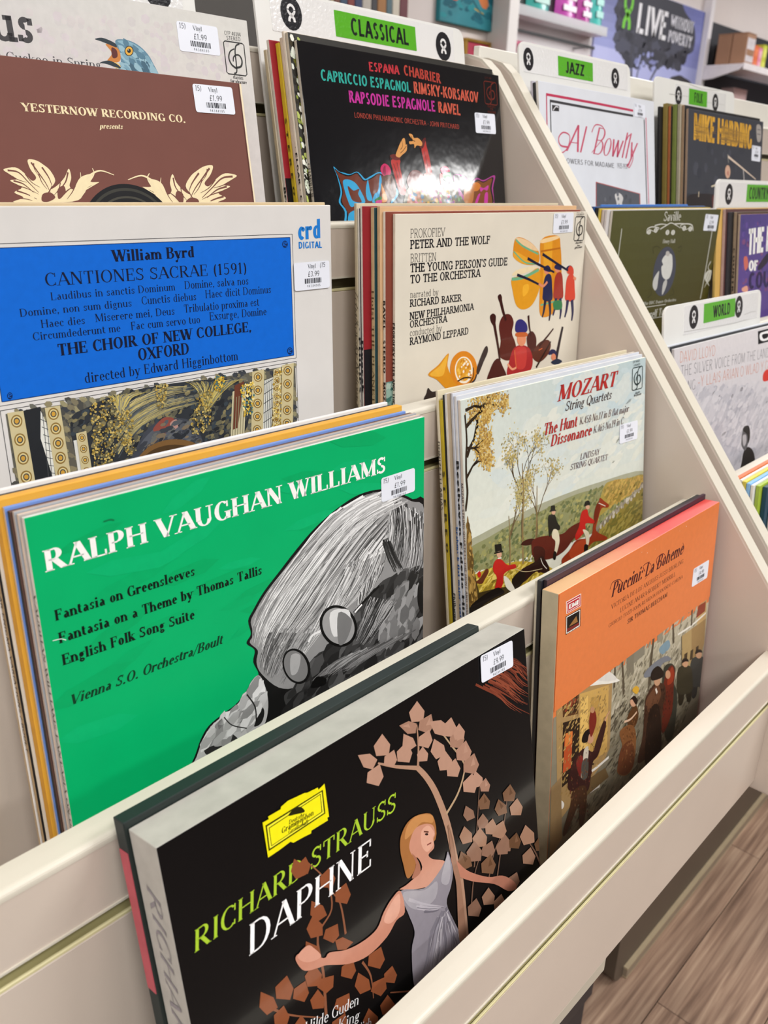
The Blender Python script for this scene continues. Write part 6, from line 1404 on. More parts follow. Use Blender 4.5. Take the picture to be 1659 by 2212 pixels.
ART['sav'] = [
('g',['565630','4c4d2c','4a4618','463f14'],[0,0,3140,0,3140,1600,0,1600]),
('g',['4a4618','463f14','4a4a24','45452a'],[0,1600,3140,1600,3140,3140,0,3140]),
('t','black','c9c9c0',135.2,14.1,185.7,14.0,12.22,'Saville'),
('t','serifb','b5b5aa',141.5,42.3,177.9,42.9,5.11,'Henry Hall'),
('l','c9c9c0',18.5,8.2,[932,286,932,231,1063,206,1256,227,1141,263,1011,240]),
('l','c9c9c0',20.9,9.3,[2296,282,2235,206,2035,184,1872,207,2026,261,2159,242]),
('l','c9c9c0',19.1,8.5,[1291,239,1439,199,1592,166,1770,205,1881,236]),
('l','c9c9c0',18.7,8.3,[1121,193,1305,176,1501,189]),
('l','c9c9c0',19.7,8.8,[1696,182,1897,178,2107,189]),
('c','c9c9c0',[1040,274,1024,291,994,299,962,295,940,280,936,260,952,242,982,234,1014,239,1036,254]),
('l','6a6a48',6.2,6.2,[983,247,993,286]),
('c','c9c9c0',[1222,257,1206,275,1175,283,1142,278,1119,263,1115,243,1132,225,1162,217,1195,222,1218,237]),
('l','6a6a48',6.3,6.3,[1163,230,1174,270]),
('c','c9c9c0',[1570,294,1553,311,1521,320,1487,315,1463,299,1458,278,1475,261,1506,252,1541,257,1565,273]),
('l','6a6a48',6.5,6.5,[1508,266,1520,306]),
('c','c9c9c0',[1737,297,1719,316,1687,324,1652,319,1627,303,1623,282,1640,264,1672,256,1707,261,1732,276]),
('l','6a6a48',6.6,6.6,[1673,269,1686,310]),
('c','c9c9c0',[2062,249,2044,268,2011,276,1974,271,1949,255,1944,234,1961,216,1994,207,2031,212,2057,228]),
('l','6a6a48',6.8,6.8,[1996,221,2009,262]),
('c','c9c9c0',[2259,262,2241,281,2207,289,2170,284,2144,268,2138,247,2156,228,2190,219,2227,224,2254,240]),
('l','6a6a48',6.9,6.9,[2192,233,2205,275]),
('l','3a3a1c',14.9,8.5,[1189,547,1153,474,1259,457,1361,482]),
('l','3a3a1c',15.8,9.1,[1897,500,1994,482,1980,548,1908,538]),
('l','3a3a1c',19.7,8.7,[1175,1125,1272,1073,1215,981]),
('l','3a3a1c',20.9,9.3,[1893,1041,1953,1122,1822,1143]),
('c','474a56',[1912,838,1879,962,1799,1061,1684,1118,1554,1126,1429,1082,1327,997,1265,883,1249,757,1281,638,1358,543,1467,485,1593,473,1719,511,1824,593,1893,708]),
('c','d4d4ce',[1551,575,1717,575,1781,674,1800,794,1747,896,1615,903,1513,838,1466,732,1507,705,1457,644]),
('c','b8b4ae',[1664,565,1658,586,1632,598,1595,596,1561,582,1543,561,1549,540,1575,529,1612,530,1646,544]),
('c','c4c4c0',[1283,883,1372,800,1417,788,1421,891,1416,1009,1358,1035,1282,971]),
('c','bdbdb8',[1593,1111,1582,961,1666,906,1701,968,1660,1056]),
('l','b9b9ae',21.1,21.1,[259,211,249,523,248,821]),
('l','b9b9ae',26.9,26.9,[2934,288,2912,773,2874,1261]),
('c','c4c4ba',[2897,948,2966,871,3119,864,3142,978,3026,1036]),
('l','c4c4ba',22.7,12.6,[3051,732,2982,808,3065,877]),
('l','c4c4ba',22.9,7.6,[3023,1028,2953,1104]),
('l','c4c4ba',22.9,7.6,[3023,1028,3124,1091]),
('l','5a5a34',10.1,10.1,[2968,984,3029,883]),
('l','5a5a34',10.2,10.2,[3037,1012,3091,894]),
('t','serifb','b5b5aa',90.1,120.9,205.6,123.1,4.35,'And The BBC Dance Orchestra'),
('t','black','c9c9c0',70.9,141.2,200.3,139.8,10.74,'Here’s Myself To You'),
('l','c9c9c0',8.8,8.8,[1160,1245,1752,1253]),
('l','c9c9c0',9.0,9.0,[1335,1415,1802,1419])]
ART['cou'] = [
('g',['4a3f7a','5a4a90','6a4c9c','3a2f66'],[0,0,3140,0,3140,2000,0,2000]),
('g',['6a4c9c','3a2f66','8a4a5a','5a3a4a'],[0,2000,3140,2000,3140,3140,0,3140]),
('s',['6a529c','7a4a78','54448a','5f4c92','443c78'],120,7,1,0,4,[79,100,1103,149,1248,1203,191,1113]),
('c','e0a088',[165,1078,359,1057,391,1143,193,1130]),
('c','c96a5a',[181,634,309,623,368,758,245,818]),
('t','fat','f0f0ec',32.8,59.9,184.9,54.7,38.54,'THE BEST'),
('t','fat','f0f0ec',38.7,83.8,76.5,84.9,15.78,'OF'),
('t','fat','2b1f4c',40.1,111.4,247.4,115.9,25.23,'COUNTRY'),
('c','2a2438',[774,778,1164,591,1183,729,829,849])]
ART['lloyd'] = [
('g',['d6d2d4','dcd8da','c4c2c8','cbc9cf'],[0,0,3140,0,3140,1200,0,1200]),
('g',['a9a9b2','bdbcc4','bdbcc4','cfcdd2'],[0,1200,3140,1200,3140,3140,0,3140]),
('s',['b5b4bc','adadb6','c0bfc6','c6c5cb','a9a9b2','bbbac2'],420,7,2.4,-20,5,[516,549,2257,767,2968,1325,3055,1979,1888,1735]),
('s',['cfcdd2','c6c4ca','bab9c0'],200,7,2.4,-25,6,[514,513,2900,819,3026,1758,1634,1485]),
('t','thin','cc846c',14.1,17.7,111.5,20.6,13.13,'DAVID LLOYD'),
('t','thin','6a6a70',17.2,34.7,311.9,44.6,13.28,'THE SILVER VOICE FROM THE LAND OF'),
('t','thin','6a6a70',16.0,53.7,58.6,55.6,12.38,'SONG'),
('t','thin','cc846c',64.0,53.9,309.2,62.6,13.45,'~Y LLAIS ARIAN O WLAD Y GAN'),
('p','17171b',[2440,37,3271,35,3298,219,2472,217]),
('c','f0f0f0',[2513,79,2659,64,2861,75,2874,175,2675,193,2533,158]),
('c','17171b',[2589,102,2713,95,2815,109,2796,156,2646,160]),
('c','cf3a30',[2689,689,2756,618,2935,621,3100,684,3058,760,2750,768]),
('c','17171a',[2015,1966,2086,1817,2121,1702,2172,1642,2307,1627,2464,1710,2557,1854,2549,2000,2733,2254,2019,2090]),
('c','5a5a5e',[2069,1570,2050,1486,2084,1352,2228,1358,2289,1471,2278,1591,2188,1655]),
('c','1d1d20',[2084,1352,2135,1302,2272,1318,2329,1397,2334,1520,2276,1570,2247,1443]),
('c','b0aeb2',[2083,1432,2198,1434,2219,1539,2137,1584]),
('l','cfcdd0',22.1,9.5,[2097,1697,2066,1854])]
STK = {'us': (261.7, 20.4, 39.9, 22.0, -0.3, '£1.99', '15)'), 'yes': (223.4, 15.5, 40.0, 21.5, -0.8, '£1.99', '15)'), 'byrd': (291.3, 54.6, 38.7, 21.9, -0.6, '£3.99', '(15'), 'green': (283.7, 48.0, 37.1, 19.1, -0.4, '£1.99', '15)'), 'prok': (266.2, 11.8, 38.7, 20.6, -1.1, '£1.99', '15)'), 'mozart': (278.6, 77.3, 37.7, 21.0, 1.3, '£1.99', '15)'), 'boheme': (284.5, 72.2, 38.9, 21.0, 1.9, '£4.99', '15)'), 'daphne': (280.6, 10.7, 38.4, 20.6, 3.2, '£9.99', '15)'), 'chab': (281.9, 53.7, 39.1, 21.4, -0.9, '£1.99', '15)'), 'bowl': (266.7, 15.6, 33.9, 17.4, 0.8, '£2.99', '15)'), 'hard': (284.1, 53.3, 41.4, 25.1, 1.2, '£2.99', '15)'), 'sav': (284.0, 17.4, 44.2, 22.6, 2.2, '£2.99', '15)')}
POSE = {'daphne': [-0.72807, 0.05891, 0.16492, 0.18151, -0.00217], 'boheme': [-0.33427, 0.07596, 0.16027, 0.07455, -0.00308], 'green': [-0.72343, 0.17197, 0.30638, 0.05146, -0.01879], 'mozart': [-0.32684, 0.19643, 0.29981, 0.13291, -0.03789], 'byrd': [-0.70327, 0.29652, 0.45438, 0.03482, -0.00759], 'prok': [-0.31587, 0.28926, 0.44703, 0.04383, -0.01644], 'chab': [-0.32236, 0.41062, 0.58938, 0.16755, 0.0171], 'yes': [-0.64518, 0.40622, 0.54798, 0.16581, -0.00873], 'us': [-0.68473, 0.42627, 0.59891, 0.14181, -0.02091], 'bowl': [0.0625, 0.40929, 0.59027, 0.16755, 0.02336], 'hard': [0.45751, 0.40019, 0.58623, 0.13963, 0.0173], 'sav': [0.091, 0.30359, 0.44633, 0.01411, -0.00376], 'cou': [0.44465, 0.28822, 0.43959, 0.13963, 0.0], 'lloyd': [0.068, 0.18966, 0.2981, 0.13963, -0.01855]}
# ---------------------------------------------------------------- records
FIN = {'green': (.42, .0, .03), 'daphne': (.22, .3, .05), 'boheme': (.38, .0, .04), 'mozart': (.25, .35, .05), 'byrd': (.5, 0, .02), 'prok': (.28, .3, .05), 'chab': (.13, .6, .16), 'yes': (.6, 0, .02),
       'us': (.42, .1, .04), 'bowl': (.3, .3, .05), 'hard': (.4, .2, .05), 'sav': (.35, .2, .05), 'cou': (.35, .2, .05), 'lloyd': (.4, .1, .04)}
BASEC = {'green': '00ac66', 'daphne': '0d0c0d', 'boheme': 'df7d45', 'mozart': 'd5dacf', 'byrd': 'd8d6d3', 'prok': 'ddd6c6', 'chab': '111216', 'yes': '74483f', 'us': 'cfccca', 'bowl': 'dde1e8',
         'hard': '3a3d45', 'sav': '4c4c24', 'cou': '5a4a90', 'lloyd': 'd2d0d2'}
_bx = {}
def sleeve_mesh(w, h, t, mats, bev=.0007):
    """closed card sleeve: slot 0 front and back, 1 spine (left), 2 the other edges"""
    key = (round(w, 4), round(h, 4), round(t, 4), tuple(m.name for m in mats))
    if key in _bx: return _bx[key]
    bm = boxbm(0, 0, 0, w, t, h, min(bev, t * .3), 2)
    bm.normal_update()
    for f in bm.faces:
        n = f.normal
        f.material_index = 0 if abs(n.y) > .7 else 1 if n.x < -.6 else 2
    me = bpy.data.meshes.new('sleeve'); bm.to_mesh(me); bm.free()
    for m in mats: me.materials.append(m)
    _bx[key] = me
    return me
def sticker(parent, n, w, h, depth):
    x, y, sw, sh, ang, price, mark = STK[n]; hh = h * 1000
    st = obj('price_sticker', prism([(px / 1000, pz / 1000) for px, pz in roundrect(sw, sh, 2.0)], -.0001, .0001, 0, 1), parent, [mat('e6eaf4', .35, .01)])
    st.location = ((x - sw / 2) / 1000, -(depth + .14) / 1000, (hh - y - sh / 2) / 1000); st.rotation_euler = (0, math.radians(ang), 0)
    ink = Ink(sw, sh, 0); k = sw / 39
    f = lambda v: v * k
    m0 = f(28) if mark[0] == '(' else f(2)
    ink.text('hand', '1c2030', m0, f(5), m0 + f(6), f(5), f(4), mark)
    ink.text('serif', '3c4048', f(15), f(5), f(23.5), f(5), f(3.4), 'Vinyl')
    ink.text('hand', '12141c', f(14.5), f(11.6), f(27), f(11.6), f(4.2), price)
    R = random.Random(n); xx = 11.
    while xx < 29.5:
        bw = R.choice((.4, .4, .8, 1.1)); ink.poly([(f(xx), f(13)), (f(xx + bw), f(13)), (f(xx + bw), f(17)), (f(xx), f(17))], '2a2c34', 1); xx += bw + R.choice((.4, .5, .8))
    ink.text('sans', '3c4048', f(13.5), f(20), f(28), f(20), f(1.9), '9 4 3 8 4 1 0 5')
    for o in ink.build(st, print_mat(.5), ('sticker_marks', 'sticker_marks')): o.location = (0, -.0001, 0)
def place(pose, h):
    x, y, z, th, ps = pose
    upv = Vector((-math.sin(ps) * math.sin(th), math.cos(ps) * math.sin(th), math.cos(th)))
    return Vector((x, y, z)) - upv * h, (-th, 0, ps)
def record(n, label, t, spine, edge, w=.314, h=None, cat='record', group=None, name='record_sleeve'):
    h = h or w; loc, rot = place(POSE[n], h); r, co, bp = FIN[n]
    T = thing(name, label, cat, loc, rot, group)
    front = mat(BASEC[n], r, .03, 30, co, bp, 25, 0, 0, .25)
    obj('sleeve', sleeve_mesh(w, h, t, [front, mat(spine, .6, .08, 90), faded_mat() if n == 'boheme' else mat(edge, .6, .1, 60)]), T)
    ink = Ink(w * 1000, h * 1000)
    for o in ART[n]: ink.op(o)
    ink.build(T, print_mat(r, co, bp))
    if n in STK: sticker(T, n, w, h, ink.z)
    return T
def spine_text(T, txt, col, fo, z0, z1, size, t):
    """words running down the left edge of a sleeve standing at T"""
    ps, wd = text_polys(txt, fo); L = z0 - z1; V, F = [], []
    for q in ps:
        b = len(V); V += [(-.0004, t / 2 + (.5 - gy) * size * -1 * -1 if False else t / 2 - (gy - .42) * size * -1 * -1, z0 - gx / wd * L) for gx, gy in q]; F.append(tuple(range(b, b + len(q))))
    me = bpy.data.meshes.new('spine_lettering'); me.from_pydata(V, [], F)
    return obj('spine_lettering', me, T, [mat(col, .6, 0)])
def stack(n, w, t0, items, group, h=None):
    """sleeves standing behind the front record n: (dx mm, dz mm, thickness mm, front, spine, label, spine words, width mm)"""
    h = h or w; x, y, z, th, ps = POSE[n]; cum = t0; out = []
    for it in items:
        dx, dz, tt, fc, sc_, label = it[:6]; words = it[6] if len(it) > 6 else None; ww = it[7] / 1000 if len(it) > 7 else w; th2 = th + (it[8] if len(it) > 8 else 0)
        cum += .0004; t = tt / 1000
        hh = h + dz / 1000
        base, _ = place((x, y, z, th, ps), h)
        loc = base + Vector((dx / 1000, cum / math.cos(th), 0)); cum += t
        T = thing('record_sleeve', label, 'record', loc, (-th2, 0, ps), group)
        obj('sleeve', sleeve_mesh(ww, hh, t, [mat(fc, .45, .06, 30), mat(sc_, .6, .1, 90), mat(sc_ if it[5].find('top') < 0 else fc, .55, .1, 60)]), T)
        if words: spine_text(T, words[0], words[1], words[2], hh * words[3], hh * words[4], words[5] / 1000, t)
        out.append(T)
    return out
G1 = 'sleeves in the bottom tray of the classical rack'; G2 = 'sleeves in the second tray of the classical rack'; G3 = 'sleeves in the third tray of the classical rack'; G4 = 'sleeves in the top tray of the classical rack'
H1 = 'sleeves in the bottom tray of the right rack'; H2 = 'sleeves in the world tray'; H3 = 'sleeves in the third tray of the right rack'; H4 = 'sleeves in the top tray of the right rack'
# bottom tray
T = record('daphne', 'black boxed record set with bronze leaves, a woman in grey and green and white title', .027, 'b3b0a9', 'b3b0a8', .318, cat='boxed set', group=G1, name='boxed_record_set')
spine_text(T, 'RICHARD STRAUSS', '8d878c', 'serifi', .29, .06, .011, .027)
b2 = stack('daphne', .318, .027, [(-2, -1, 10.5, '16211f', '1b2626', 'dark green-black boxed set wedged behind the black leaf-patterned box', None, 300)], G1)[0]
box('red_spine_label', (-.0005, .0012, .21), (0, .0095, .2985), mat('b8525c', .6, .1, 60), b2, 0)
T = record('boheme', 'orange boxed record set with a painted snowy street of people and red top', .016, 'b5a88c', 'd9564e', .318, cat='boxed set', group=G1, name='boxed_record_set')
stack('boheme', .318, .016, [(8, 4, 3.5, '3c2430', '2a1a20', 'maroon-topped record sleeve directly behind the orange boxed set', None, 312), (5, 3, 4, '23262c', '2b2b2b', 'black record sleeve second behind the orange boxed set', None, 310), (6, 1, 2.5, 'd8d0bc', 'cfc6b0', 'cream record sleeve third behind the orange boxed set', None, 310)], G1)
# second tray
T = record('green', 'green record sleeve with white capitals and a grey-haired man in round spectacles', .0035, 'cfc9bf', 'ccd0c8', group=G2)
spine_text(T, 'VAUGHAN WILLIAMS FANTASIA ON GREENSLEEVES', '5a564c', 'serif', .27, .06, .0026, .0035)
stack('green', .314, .0035, [(-1, 1, 2.6, 'b0a6a0', 'cdb8a4', 'tan-edged record sleeve directly behind the green sleeve'), (-2, 2, 2.4, '9fa3a8', 'a8968a', 'grey worn record sleeve second behind the green sleeve'), (-3, 1.5, 3.2, '5a4038', '1a1918', 'black-spined record sleeve with brown top edge behind the green sleeve'), (-4, 3, 2.6, '6f8fd0', 'c2a684', 'thin sleeve with pale blue top edge just in front of the mustard one', None, 311),
  (-6, 7, 6.5, 'e0a63a', 'c98f22', 'mustard yellow record sleeve with mustard top in the stack behind the green sleeve', None, 312), (-7, 5, 2.4, 'd8d2c8', 'd0c6b4', 'white-spined record sleeve just behind the mustard yellow one'), (-8, 5, 4.2, '1d1a1c', 'a98e68', 'black-topped record sleeve with tan spine behind the mustard one', ('ELGAR ENIGMA VARIATIONS / BOULT', '3a2a20', 'sans', .86, .5, 2.6)), (-9, 7, 3.4, 'e6e2de', 'b09a7c', 'white-topped record sleeve at the back of the stack behind the green sleeve')], G2)
T = record('mozart', 'record sleeve with a painted hunt, riders in red coats and red title', .0032, 'cfc2b4', 'dfe0d4', group=G2)
spine_text(T, 'MOZART STRING QUARTETS THE HUNT AND DISSONANCE LINDSAY STRING QUARTET', '4a4048', 'sans', .24, .02, .0022, .0032)
stack('mozart', .314, .0032, [(-1, 3, 2.8, 'c4c8d0', 'd3d1cf', 'white-spined record sleeve with black title just behind the hunting scene', ('Beethoven Fidelio Highlights', '1a1a1c', 'sansb', .82, .2, 3)), (-2, 5, 2.6, 'c9cdd6', 'bfbfc2', 'pale grey record sleeve with blue spine words behind the hunting scene', ('brahms b flat major sextet and schubert quartettsatz', '2a5a9c', 'sansb', .62, .02, 2.4)), (-6, 5, 3, 'a8977f', 'd8d4cc', 'brown-grey record sleeve with white spine behind the hunting scene', ('Philharmonia Promenade Concert', '2a2a2a', 'sansb', .42, .12, 2.6)), (-6, 3, 1.6, '16161a', '17181c', 'thin black record sleeve beside the yellow spine'), (-6.5, -2, 3.6, 'c4ac24', 'bda522', 'yellow-spined record sleeve with spaced black letters', ('S T E R E O', '3c3410', 'sansb', .8, .55, 2.6)), (-7, 6, 2.6, 'ddd2b4', 'cdc3ac', 'cream record sleeve at the back of the stack behind the hunting scene', ('DONIZETTI ARIAS', '3a3630', 'sans', .86, .66, 2.6))], G2)
# third tray
T = record('byrd', 'white record sleeve with a bright blue panel and a painted gilded chapel', .004, 'd8d6d3', 'e2ddd0', group=G3)
stack('byrd', .314, .004, [(-2, 2, 3, 'c9b490', 'd9c49c', 'tan card record sleeve with tan top edge directly behind the blue panel sleeve'), (-4, 1, 3.5, 'cfc8ba', 'cfc8ba', 'off-white record sleeve second behind the blue panel sleeve')], G3)
T = record('prok', 'cream record sleeve with orange drums, toy soldiers, cellos and a horn', .0032, 'cdc3b0', 'e6dfcc', group=G3)
spine_text(T, 'PROKOFIEV PETER AND THE WOLF BRITTEN YOUNG PERSONS GUIDE LEPPARD', '2a2420', 'sansb', .22, .01, .0026, .0032)
SP = stack('prok', .314, .0032, [(-9, 2, 3, '803a2a', 'd6cfc2', 'white-spined record sleeve with red-brown front behind the toy soldier sleeve', ('RAVEL   STEREO   MOZART SERENADE K.361', '1a1614', 'sansb', .76, .2, 2.6)), (-12, 6, 4, 'd3ab80', 'c9a67c', 'peach card record sleeve with peach top behind the toy soldier sleeve', ('BRAHMS SERENADE NO.1 BOULT', '3a2a1c', 'sans', .42, .05, 3)), (-15, 5, 4.4, '0d3c44', 'bfa97e', 'teal-fronted record sleeve with straw-coloured spine', ('Holst THE PLANETS      VON KARAJAN', '5a4a2c', 'serif', .78, .1, 3)), (-25, 6, 2.6, '8a1420', 'cfc9bf', 'red and black record sleeve with white spine in the toy soldier stack', ('Dvorak     Symphony No. 9', '1a1a1e', 'sansb', .64, .06, 2.6)), (-25.5, 4, 2.4, '2c2c34', 'cdc8c0', 'thin white-spined record sleeve with tiny bold spine letters', ('* PHILIPS *', '16161a', 'sansb', .68, .46, 2.2)), (-26, 8, 3.2, 'cfc3a6', 'b3a589', 'cream record sleeve with dark scrawled spine at the back of the stack', ('Tchaikovsky Nutcracker Suites', '4a4030', 'script', .78, .3, 4))], G3)
# top tray
T = record('chab', 'glossy black record sleeve with two raised hands and red, teal and pink titles', .0036, 'b5ab9c', '3a3838', group=G4)
spine_text(T, 'CHABRIER - RIMSKY-KORSAKOV - RAVEL - LONDON PHILHARMONIC', '2c2824', 'serif', .21, .01, .003, .0036)
SCH = stack('chab', .314, .0036, [(-6, 6, 3.6, '1d1a12', 'b8ac98', 'black record sleeve with a photo of pale blossom behind the glossy black one'), (-7, 7, 3, 'd8cdbc', 'd6c8b4', 'cream record sleeve with small black spine words in the top stack', ('* ELGAR * COCKAIGNE OVERTURE * ENIGMA *', '1c1a18', 'sansb', .7, .1, 2.4)), (-7, 2, 3.4, 'cfc2b4', 'c2b09a', 'pinkish-tan record sleeve beside the yellow spine in the top stack'), (-8, -2, 5, 'c8ac26', 'c4a824', 'bright yellow spine record sleeve with widely spaced letters in the top stack', ('S T E R E O', '4a4010', 'sansb', .8, .58, 2.4)), (-15, 0, 3.4, '9a1426', 'cfc6b8', 'crimson and black record sleeve in the top stack', ('Brahms  Lieder', '1a1a1c', 'sansb', .6, .36, 3)), (-16, -8, 4, 'd3c9b2', 'bfae8e', 'cream worn record sleeve at the back of the top stack')], G4)
def front_print(T, w, h, ops, rough=.4):
    ink = Ink(w, h)
    for o in ops: ink.op(o)
    return ink.build(T, print_mat(rough), ('cover_artwork', 'lettering'))
for T_ in (SP[3], SCH[4]):
    front_print(T_, 314, 314, [('p', '14141a', [0, 1180, 3140, 1180, 3140, 3140, 0, 3140]), ('c', '121216', [140, 560, 200, 380, 400, 300, 2600, 300, 2700, 700, 2600, 1080, 300, 1080, 180, 900])])
front_print(SP[0], 314, 316, [('p', '6f9088', [0, 1500, 3140, 1500, 3140, 3160, 0, 3160]), ('s', ['3c6a60', '8aa89a', '2c544c', 'a9bcae'], 160, 8, 1.2, 0, 3, [0, 1520, 200, 1520, 200, 3140, 0, 3140])])
front_print(SCH[0], 314, 320, [('s', ['e0e4d8', 'b8c46a', '8a9a3c', 'cfd8c4', '3a3018', 'f0f0e4', '6a6a28', '1d1a12', '1d1a12', '2a2414'], 420, 3.6, 1.5, 60, 5, [0, 40, 220, 40, 220, 3000, 0, 3000])])
record('yes', 'small brown record sleeve with cream leaf ornaments and a round hole', .003, '6a4238', 'd8c8a8', .254, .268, group=G4)
T = record('us', 'pale grey record sleeve with an open-beaked blue bird and large dark letters', .0034, 'c6c2bf', 'd8d6d0', group=G4)
stack('us', .314, .0034, [(-2, -3, 3.4, 'd0c8ba', 'c9bfae', 'off-white record sleeve hidden directly behind the blue bird sleeve'), (-3, -6, 3.4, '8a7a68', 'b5a48c', 'brown record sleeve second behind the blue bird sleeve')], G4)
# right rack
record('bowl', 'white record sleeve with red script name, red and black border and a grey photograph', .0036, 'd0ccc6', 'dfe0e4', group=H4)
stack('bowl', .314, .0036, [(-1, -2, 3.2, '17171c', '16161a', 'black-spined record sleeve directly behind the white script sleeve'), (-1, 0, 3, 'b9b6c2', 'bdb9c4', 'lilac-grey spined record sleeve second behind the white script sleeve')][:2], H4)
record('hard', 'slate grey record sleeve with big mustard block lettering', .004, 'a38a74', '3c3f48', group=H4)
stack('hard', .314, .004, [(-4, 5, 4.5, '16161a', '9c8266', 'black record sleeve with brown spine beside the slate grey sleeve'), (-7, 6, 5, 'b8ad98', 'a8a08c', 'pale grey-spined record sleeve in the folk stack'), (-10, 6, 6, '5e6a2c', '7a8840', 'moss green-spined record sleeve in the folk stack'), (-15, 3, 4, '241c1a', 'b5683c', 'orange-brown-spined record sleeve in the folk stack'), (-18, 7, 7, '6e6030', '94803c', 'olive-spined thick record sleeve in the folk stack'), (-27, 2, 4, '121316', '141519', 'black-fronted record sleeve at the back of the folk stack')], H4)
record('sav', 'olive green record sleeve with white scrollwork and an oval portrait', .0034, 'c9c2b4', '5a5a34', group=H3)
stack('sav', .314, .0034, [(-7, 1, 3.2, 'cdc9c8', 'd3ccc6', 'white-spined record sleeve directly behind the olive green one'), (-9, 1, 3, 'c0b4ae', 'c4b8b0', 'pinkish-grey spined record sleeve second behind the olive green one'), (-12, 2, 2.6, 'c4a82c', 'bfae5a', 'thin yellow-spined record sleeve behind the olive green one'), (-14, 3, 3, '16161a', '1a1a20', 'thin black record sleeve behind the olive green one'), (-17, 4, 4, '27508c', '203e74', 'blue record sleeve behind the olive green one'), (9, 6, 2.5, '3f78c4', '4a80c8', 'bright blue-topped record sleeve sticking up at the back of the olive stack', None, 240)], H3)
record('cou', 'purple record sleeve with white shaped country lettering', .0036, 'b5a08a', 'd8a050', group=H3)
stack('cou', .314, .0036, [(-4, 3, 4.6, '4a3a30', 'a08a70', 'tan-spined record sleeve directly behind the purple one', ('COUNTRY', '3a3026', 'sansb', .84, .6, 2.6)), (-16, 3, 4, '1a1a1e', '3c3a40', 'black-fronted record sleeve second behind the purple one'), (-22, 7, 4.5, '5a3a38', 'b59c9c', 'pinkish-grey-spined record sleeve third behind the purple one'), (-40, 8, 4, 'd0a858', 'c9a85c', 'straw yellow record sleeve with a green patch at the back of the country stack')], H3)
record('lloyd', 'grey cloudy record sleeve with a man in profile and thin salmon lettering', .0036, 'c9c4c4', 'd6d4d4', group=H2)
stack('lloyd', .314, .0036, [(-3, 2, 3, '23262c', 'b8b8bc', 'black-topped record sleeve directly behind the grey cloudy one'), (-4, 3, 2.6, 'd8dce4', 'c4c8d0', 'white-topped record sleeve second behind the grey cloudy one')], H2)
POSE['low'] = [.066, .0535, .166, .10, 0]; x0 = .066; cum = 0
for i, (dx, dz, tt, fc, sc_, lab) in enumerate(((26, -2, 5, 'd8d4cc', 'c9c4ba', 'white-spined record sleeve at the front of the bottom right tray'), (14, 0, 5, '0f3c50', '103a4e', 'dark teal record sleeve second from the front of the bottom right tray'), (6, 2, 4.4, 'a3bc3c', '94a83c', 'lime green record sleeve in the bottom right tray'), (0, 3, 3.4, 'dcdcdc', 'd8d2c8', 'white record sleeve between lime green and pale blue ones'), (0, 4, 4.6, '7fb4e4', '8ab8e0', 'pale blue-topped record sleeve in the bottom right tray'), (0, 5, 4.4, 'd8c83c', 'd3c250', 'yellow-topped record sleeve in the bottom right tray'), (0, 6, 3, 'e2dfda', 'd8d4cc', 'white-topped record sleeve between the yellow and orange ones'), (0, 7, 5.4, 'cf6a2c', 'c4602a', 'orange-topped record sleeve at the back of the bottom right tray'))):
    h = .314 + dz / 1000; loc = Vector((x0 + dx / 1000, .0535 - .314 * math.sin(.08) + cum + (0 if i else 0), LZ[0] - .1555)); cum += tt / 1000 + .0005
    T = thing('record_sleeve', lab, 'record', loc, (-.08, 0, 0), H1)
    obj('sleeve', sleeve_mesh(.314, h, tt / 1000, [mat(fc, .4, .06, 30), mat(sc_, .6, .1, 90), mat(fc, .5, .08, 60)]), T)
# ---------------------------------------------------------------- genre dividers
def divider(words, label, x0, x1, ytop, ztop, lean, items, shelf, r=.012):
    w = x1 - x0; h = (ztop - shelf - .001) / math.cos(lean)
    T = thing('genre_divider', label, 'divider sign', (x0, ytop - h * math.sin(lean), shelf + .001), (-lean, 0, 0), 'white genre dividers with green name cards')
    pl = obj('divider_plate', prism(roundrect(w, h, r, 5, (0, 0, 1, 1)), 0, .003, .0005, 1), T, [mat('e4e4e0', .35, .02, 20, 0, .04, 120)])
    ink = Ink(w * 1000, h * 1000, 0)
    # laminated strip, green card, emblems
    for it in items:
        if it[0] == 'strip':
            _, a, b, c, d = it; s = obj('laminate_strip', prism([(p + a / 1000, q + h - d / 1000) for p, q in roundrect((c - a) / 1000, (d - b) / 1000, .0015)], -.0004, 0, 0, 1), T, [mat('e9e9e8', .16, .01, 20, .8, .22, 260)]); ink.z = .5
        elif it[0] == 'card':
            _, a, b, c, d, tx, ta, tb, th = it
            obj('name_card', prism([(p + a / 1000, q + h - d / 1000) for p, q in roundrect((c - a) / 1000, (d - b) / 1000, .0006)], -.0007, -.0003, 0, 1), T, [mat('57b022', .2, .03, 30, .7, .16, 260)])
            ink.z = .75; ink.text('sansb', '14201a', ta, d - (d - b - th) / 2, tb, d - (d - b - th) / 2, th, tx)
        elif it[0] == 'logo':
            lg = Ink(w * 1000, h * 1000, 0); lg.z = .6; lg.op(('oxf', '1c1d22', 'e9e9e8') + it[1:]); lg.build(T, print_mat(.25, .5, .15, 260), ('round_emblem', 'round_emblem'))
        elif it[0] == 'tear':
            tr = Ink(w * 1000, h * 1000, 0); tr.z = .62; tr.line(it[1], .5, .3, '9a9a96'); tr.build(T, print_mat(.4), ('laminate_crease', 'laminate_crease'))
    ink.build(T, print_mat(.25, .5, .15, 260), ('emblems', 'card_lettering'))
    return T
S4, S3, S2 = LZ[3] - .158, LZ[2] - .158, LZ[1] - .158
divider('CLASSICAL', 'white divider sign with green card reading CLASSICAL above the glossy black sleeve', -.326, -.0155, .4665, .6385, .160, [('strip', 18, 2.5, 291, 37), ('card', 101, 8, 224, 32, 'CLASSICAL', 123, 212, 16), ('logo', 30, 4, 27, 30), ('logo', 258, 7, 27, 30)], S4)
